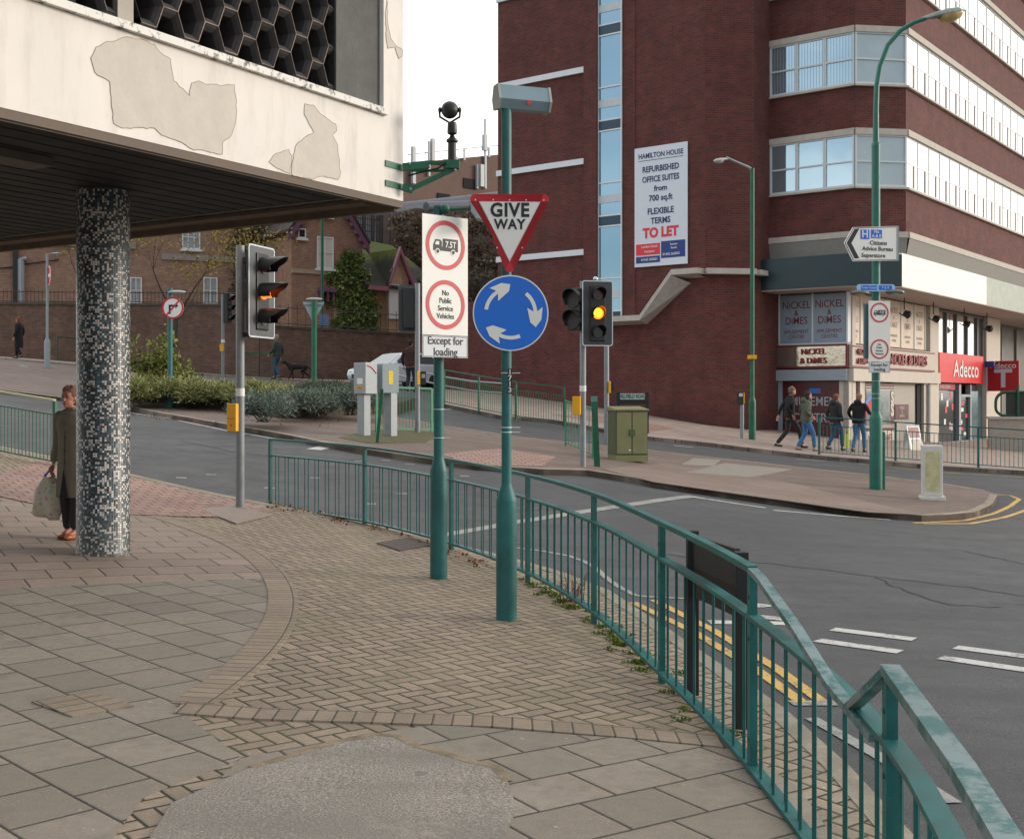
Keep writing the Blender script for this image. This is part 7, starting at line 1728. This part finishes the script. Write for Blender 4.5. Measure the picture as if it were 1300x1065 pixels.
for i,(px,py,lab) in enumerate(((425,508,'dusky bush behind the lavender, left of the control boxes'),(452,512,'dusky olive bush directly behind the left grey control box'),(395,510,'dusky bush behind the lavender at the foot of the triangular sign post'))):
    shrub('dusky_bush',lab,'shrub',px,py,.95,.8,.48,LAV2,.10,700,6,True,'dusky bushes behind the lavender',seed=i+31)
gY='variegated yellow green shrubs on the island'
for i,(px,py,rx,rz,lab) in enumerate(((172,508,.9,.75,'yellow green shrub partly hidden by the mosaic column'),(200,507,.9,.8,'yellow green shrub just left of the no right turn post'),(240,508,1.0,.8,'yellow green shrub just right of the no right turn post'),(275,510,1.0,.75,'yellow green shrub left of the nearest traffic light pole'),(312,512,.9,.7,'yellow green shrub behind the nearest traffic light pole'),(346,512,.8,.6,'yellow green shrub right of the nearest traffic light pole'))):
    shrub('variegated_shrub',lab,'shrub',px,py,rx,.9,rz*.68,YG,.15,950,6,True,gY,seed=i+11)
shrub('young_tree','tall fresh green bush against the long brick wall, right of the no right turn post','shrub',228,496,.7,.7,1.1,YG2,.10,150,6,False,seed=77)
shrub('young_tree','wispy yellow green sapling between the column and the no right turn post','shrub',196,500,.7,.7,1.5,YG2,.12,150,6,False,seed=78)
# bare tree with last yellow leaves
def tree(label,base,H_,spread,m_leaf,nleaf,seed,name='tree',r0=.16,depth=5,leafsz=.13,lean=(0,0),group=None):
    rs=random.Random(seed); t=thing(name,label,'tree',base,group); b=MB(); tips=[]
    def br(p,d,L_,r,k):
        pts=[p];rr=[r]; q=p;dd=d
        for i in range(3):
            dd=(dd+Vector((rs.uniform(-.2,.2),rs.uniform(-.2,.2),rs.uniform(-.06,.14)))).normalized(); q=q+dd*L_/3; pts.append(q); rr.append(r*(1-.2*(i+1)))
        b.tube(pts,rr,6 if r>.03 else 4)
        if k==0: tips.append(q); return
        for j in range(rs.choice((2,3,3))):
            a=rs.uniform(0,6.28); s_=rs.uniform(.45,1.0)*spread; nd_=(dd+Vector((math.cos(a)*s_,math.sin(a)*s_,rs.uniform(-.1,.35)))).normalized(); br(q,nd_,L_*rs.uniform(.62,.85),rr[-1]*.68,k-1)
        if k<depth-1:
            for f in (1,2): 
                a=rs.uniform(0,6.28); br(pts[f],(dd*.5+Vector((math.cos(a),math.sin(a),.2))).normalized(),L_*.5,rr[f]*.45,max(0,k-2))
        tips.append(q)
    base=Vector(base); br(base-Vector((0,0,.1)),Vector((lean[0],lean[1],1)).normalized(),H_*.33,r0,depth); b.build('trunk',BRK,t,True)
    if m_leaf is not None:
        sel=rs.sample(tips,min(len(tips),nleaf)); leafcloud('crown',m_leaf,t,[(p.x,p.y,p.z,.55,.55,.5) for p in sel],leafsz,6,seed)
    return t
tree('bare tree with its last yellow leaves between the mosaic column and the nearest traffic light',(-11.1,38.2,g(-11.1,38.2)+.05),6.6,1.0,AUT,560,5,r0=.17,lean=(.08,0),leafsz=.085)
tree('bare tree with yellow leaves mostly hidden behind the mosaic column',(-15.6,43.5,g(-15.6,43.5)+.05),7.0,.9,AUT,500,9,r0=.17,leafsz=.09)
for i,(x,y,d,h,lab) in enumerate(((603,440,60,7.5,'thin bare tree seen between the lorry limit sign and the roundabout sign'),(620,440,63,6.5,'thin bare tree close to the office block edge, behind the round blue sign'),(577,330,70,6.5,'thin bare tree rising above the lorry limit sign'))):
    q=P(x,y,d); tree(lab,(q.x,q.y,max(q.z,1)),h,.6,None,0,20+i,r0=.09,depth=5,group='thin bare trees behind the signs')
# ivy and creeper
F=FR(*(lambda A,B:(A,(B-A).normalized(),Vector(((B-A).normalized().y,-(B-A).normalized().x))))(*faced(366,470,60,62.5)))
iv=thing('ivy','dense green ivy climbing the corner of the gabled cottage','climbing plant',F.w(3.5,.3,4)); cl=[]
rs=random.Random(4)
poly_iv=[(446,318),(455,330),(464,350),(466,372),(474,385),(474,424),(430,424),(418,395),(412,365),(420,345),(432,335)]
def inside(x,y,pl):
    c=False;n=len(pl)
    for i in range(n):
        x1,y1=pl[i];x2,y2=pl[(i+1)%n]
        if (y1>y)!=(y2>y) and x<(x2-x1)*(y-y1)/(y2-y1)+x1: c=not c
    return c
while len(cl)<150:
    x,y=rs.uniform(410,476),rs.uniform(316,426)
    if inside(x,y,poly_iv): t_,z_=hit(F,x,y); q=F.w(t_,.10,z_); cl.append((q.x,q.y,q.z,.36,.16,.36))
leafcloud('foliage',IVY,iv,cl,.17,42,5)
cr_=thing('creeper','brown half bare creeper covering the wall left of the gabled cottage','climbing plant',F.w(-2,.3,4)); cl=[]
FA=FR(*(lambda A,B:(A,(B-A).normalized(),Vector(((B-A).normalized().y,-(B-A).normalized().x))))(*faced(-60,366,58,64)))
while len(cl)<170:
    x,y=rs.uniform(298,372),rs.uniform(268,385)
    if rs.random()<.75: t_,z_=hit(FA,x,y); q=FA.w(t_,.25,z_); cl.append((q.x,q.y,q.z,.5,.3,.5))
leafcloud('foliage',CRP,cr_,cl,.2,26,6)
cr2=thing('creeper','brown creeper hanging over the weathered yard fence','climbing plant',P(560,300,75)); cl=[]
while len(cl)<150:
    x,y=rs.uniform(500,640),rs.uniform(272,350); q=P(x,y,74.5); cl.append((q.x,q.y,q.z,.5,.3,.5))
leafcloud('foliage',CRP,cr2,cl,.2,30,8)
hg=thing('hedge','ragged bare brown hedge above the low brick wing, between the signs','hedge',P(600,380,55)); cl=[]
while len(cl)<170:
    x,y=rs.uniform(536,640),rs.uniform(352,392); q=P(x,y,52+rs.uniform(0,3)); cl.append((q.x,q.y,q.z,.5,.4,.4))
leafcloud('foliage',leafm('hedge_twig',(.07,.055,.04),(.17,.14,.10)),hg,cl,.26,34,9,True)
# small moss, litter and leaves on the plaza edge
def onfence(f):
    i=int(f); a=FX[i];c=FX[i+1]; u=f-i; return a[0]+(c[0]-a[0])*u,a[1]+(c[1]-a[1])*u
cl=[]; rs=random.Random(8)
for i in range(70):
    x,y=onfence(rs.choice((rs.uniform(3.0,3.7),rs.uniform(3.8,4.9),rs.uniform(2.9,5.9)))); x+=rs.gauss(.04,.07); y+=rs.gauss(0,.06); cl.append((x,y,g(x,y)+.10,.06,.06,.012))
mo=leafcloud('moss',MOSSL,None,cl,.018,45,3); mo['kind']='stuff'
cl=[]
for i in range(40):
    x,y=onfence(rs.uniform(0,2.6)); x+=rs.gauss(-.05,.10); y+=rs.gauss(-.05,.1); cl.append((x,y,g(x,y)+.105,.09,.09,.008))
for i in range(40):
    x,y=rs.uniform(-9,-4),rs.uniform(26,31); cl.append((x,y,g(x,y)+.1,.2,.2,.01))
lt=leafcloud('leaf_litter',leafm('fallen_leaf',(.16,.06,.025),(.30,.15,.06)),None,cl,.035,8,4); lt['kind']='stuff'
wd_=thing('weed','reddish dead weed growing at the kerb below the curved teal railing','weed',(.55,10.6,g(.55,10.6)+.1))
b=MB()
for i in range(26):
    a=rs.uniform(0,6.28); b.tube([(.52+rs.gauss(0,.05),10.5+rs.gauss(0,.12),g(.5,10.5)+.08),(.52+math.cos(a)*.14,10.5+math.sin(a)*.2,g(.5,10.5)+.1+rs.uniform(.1,.28))],[.005,.002],4)
b.build('stems',mat('red_brown_stem',(.14,.05,.035),.8,var=.3),wd_)
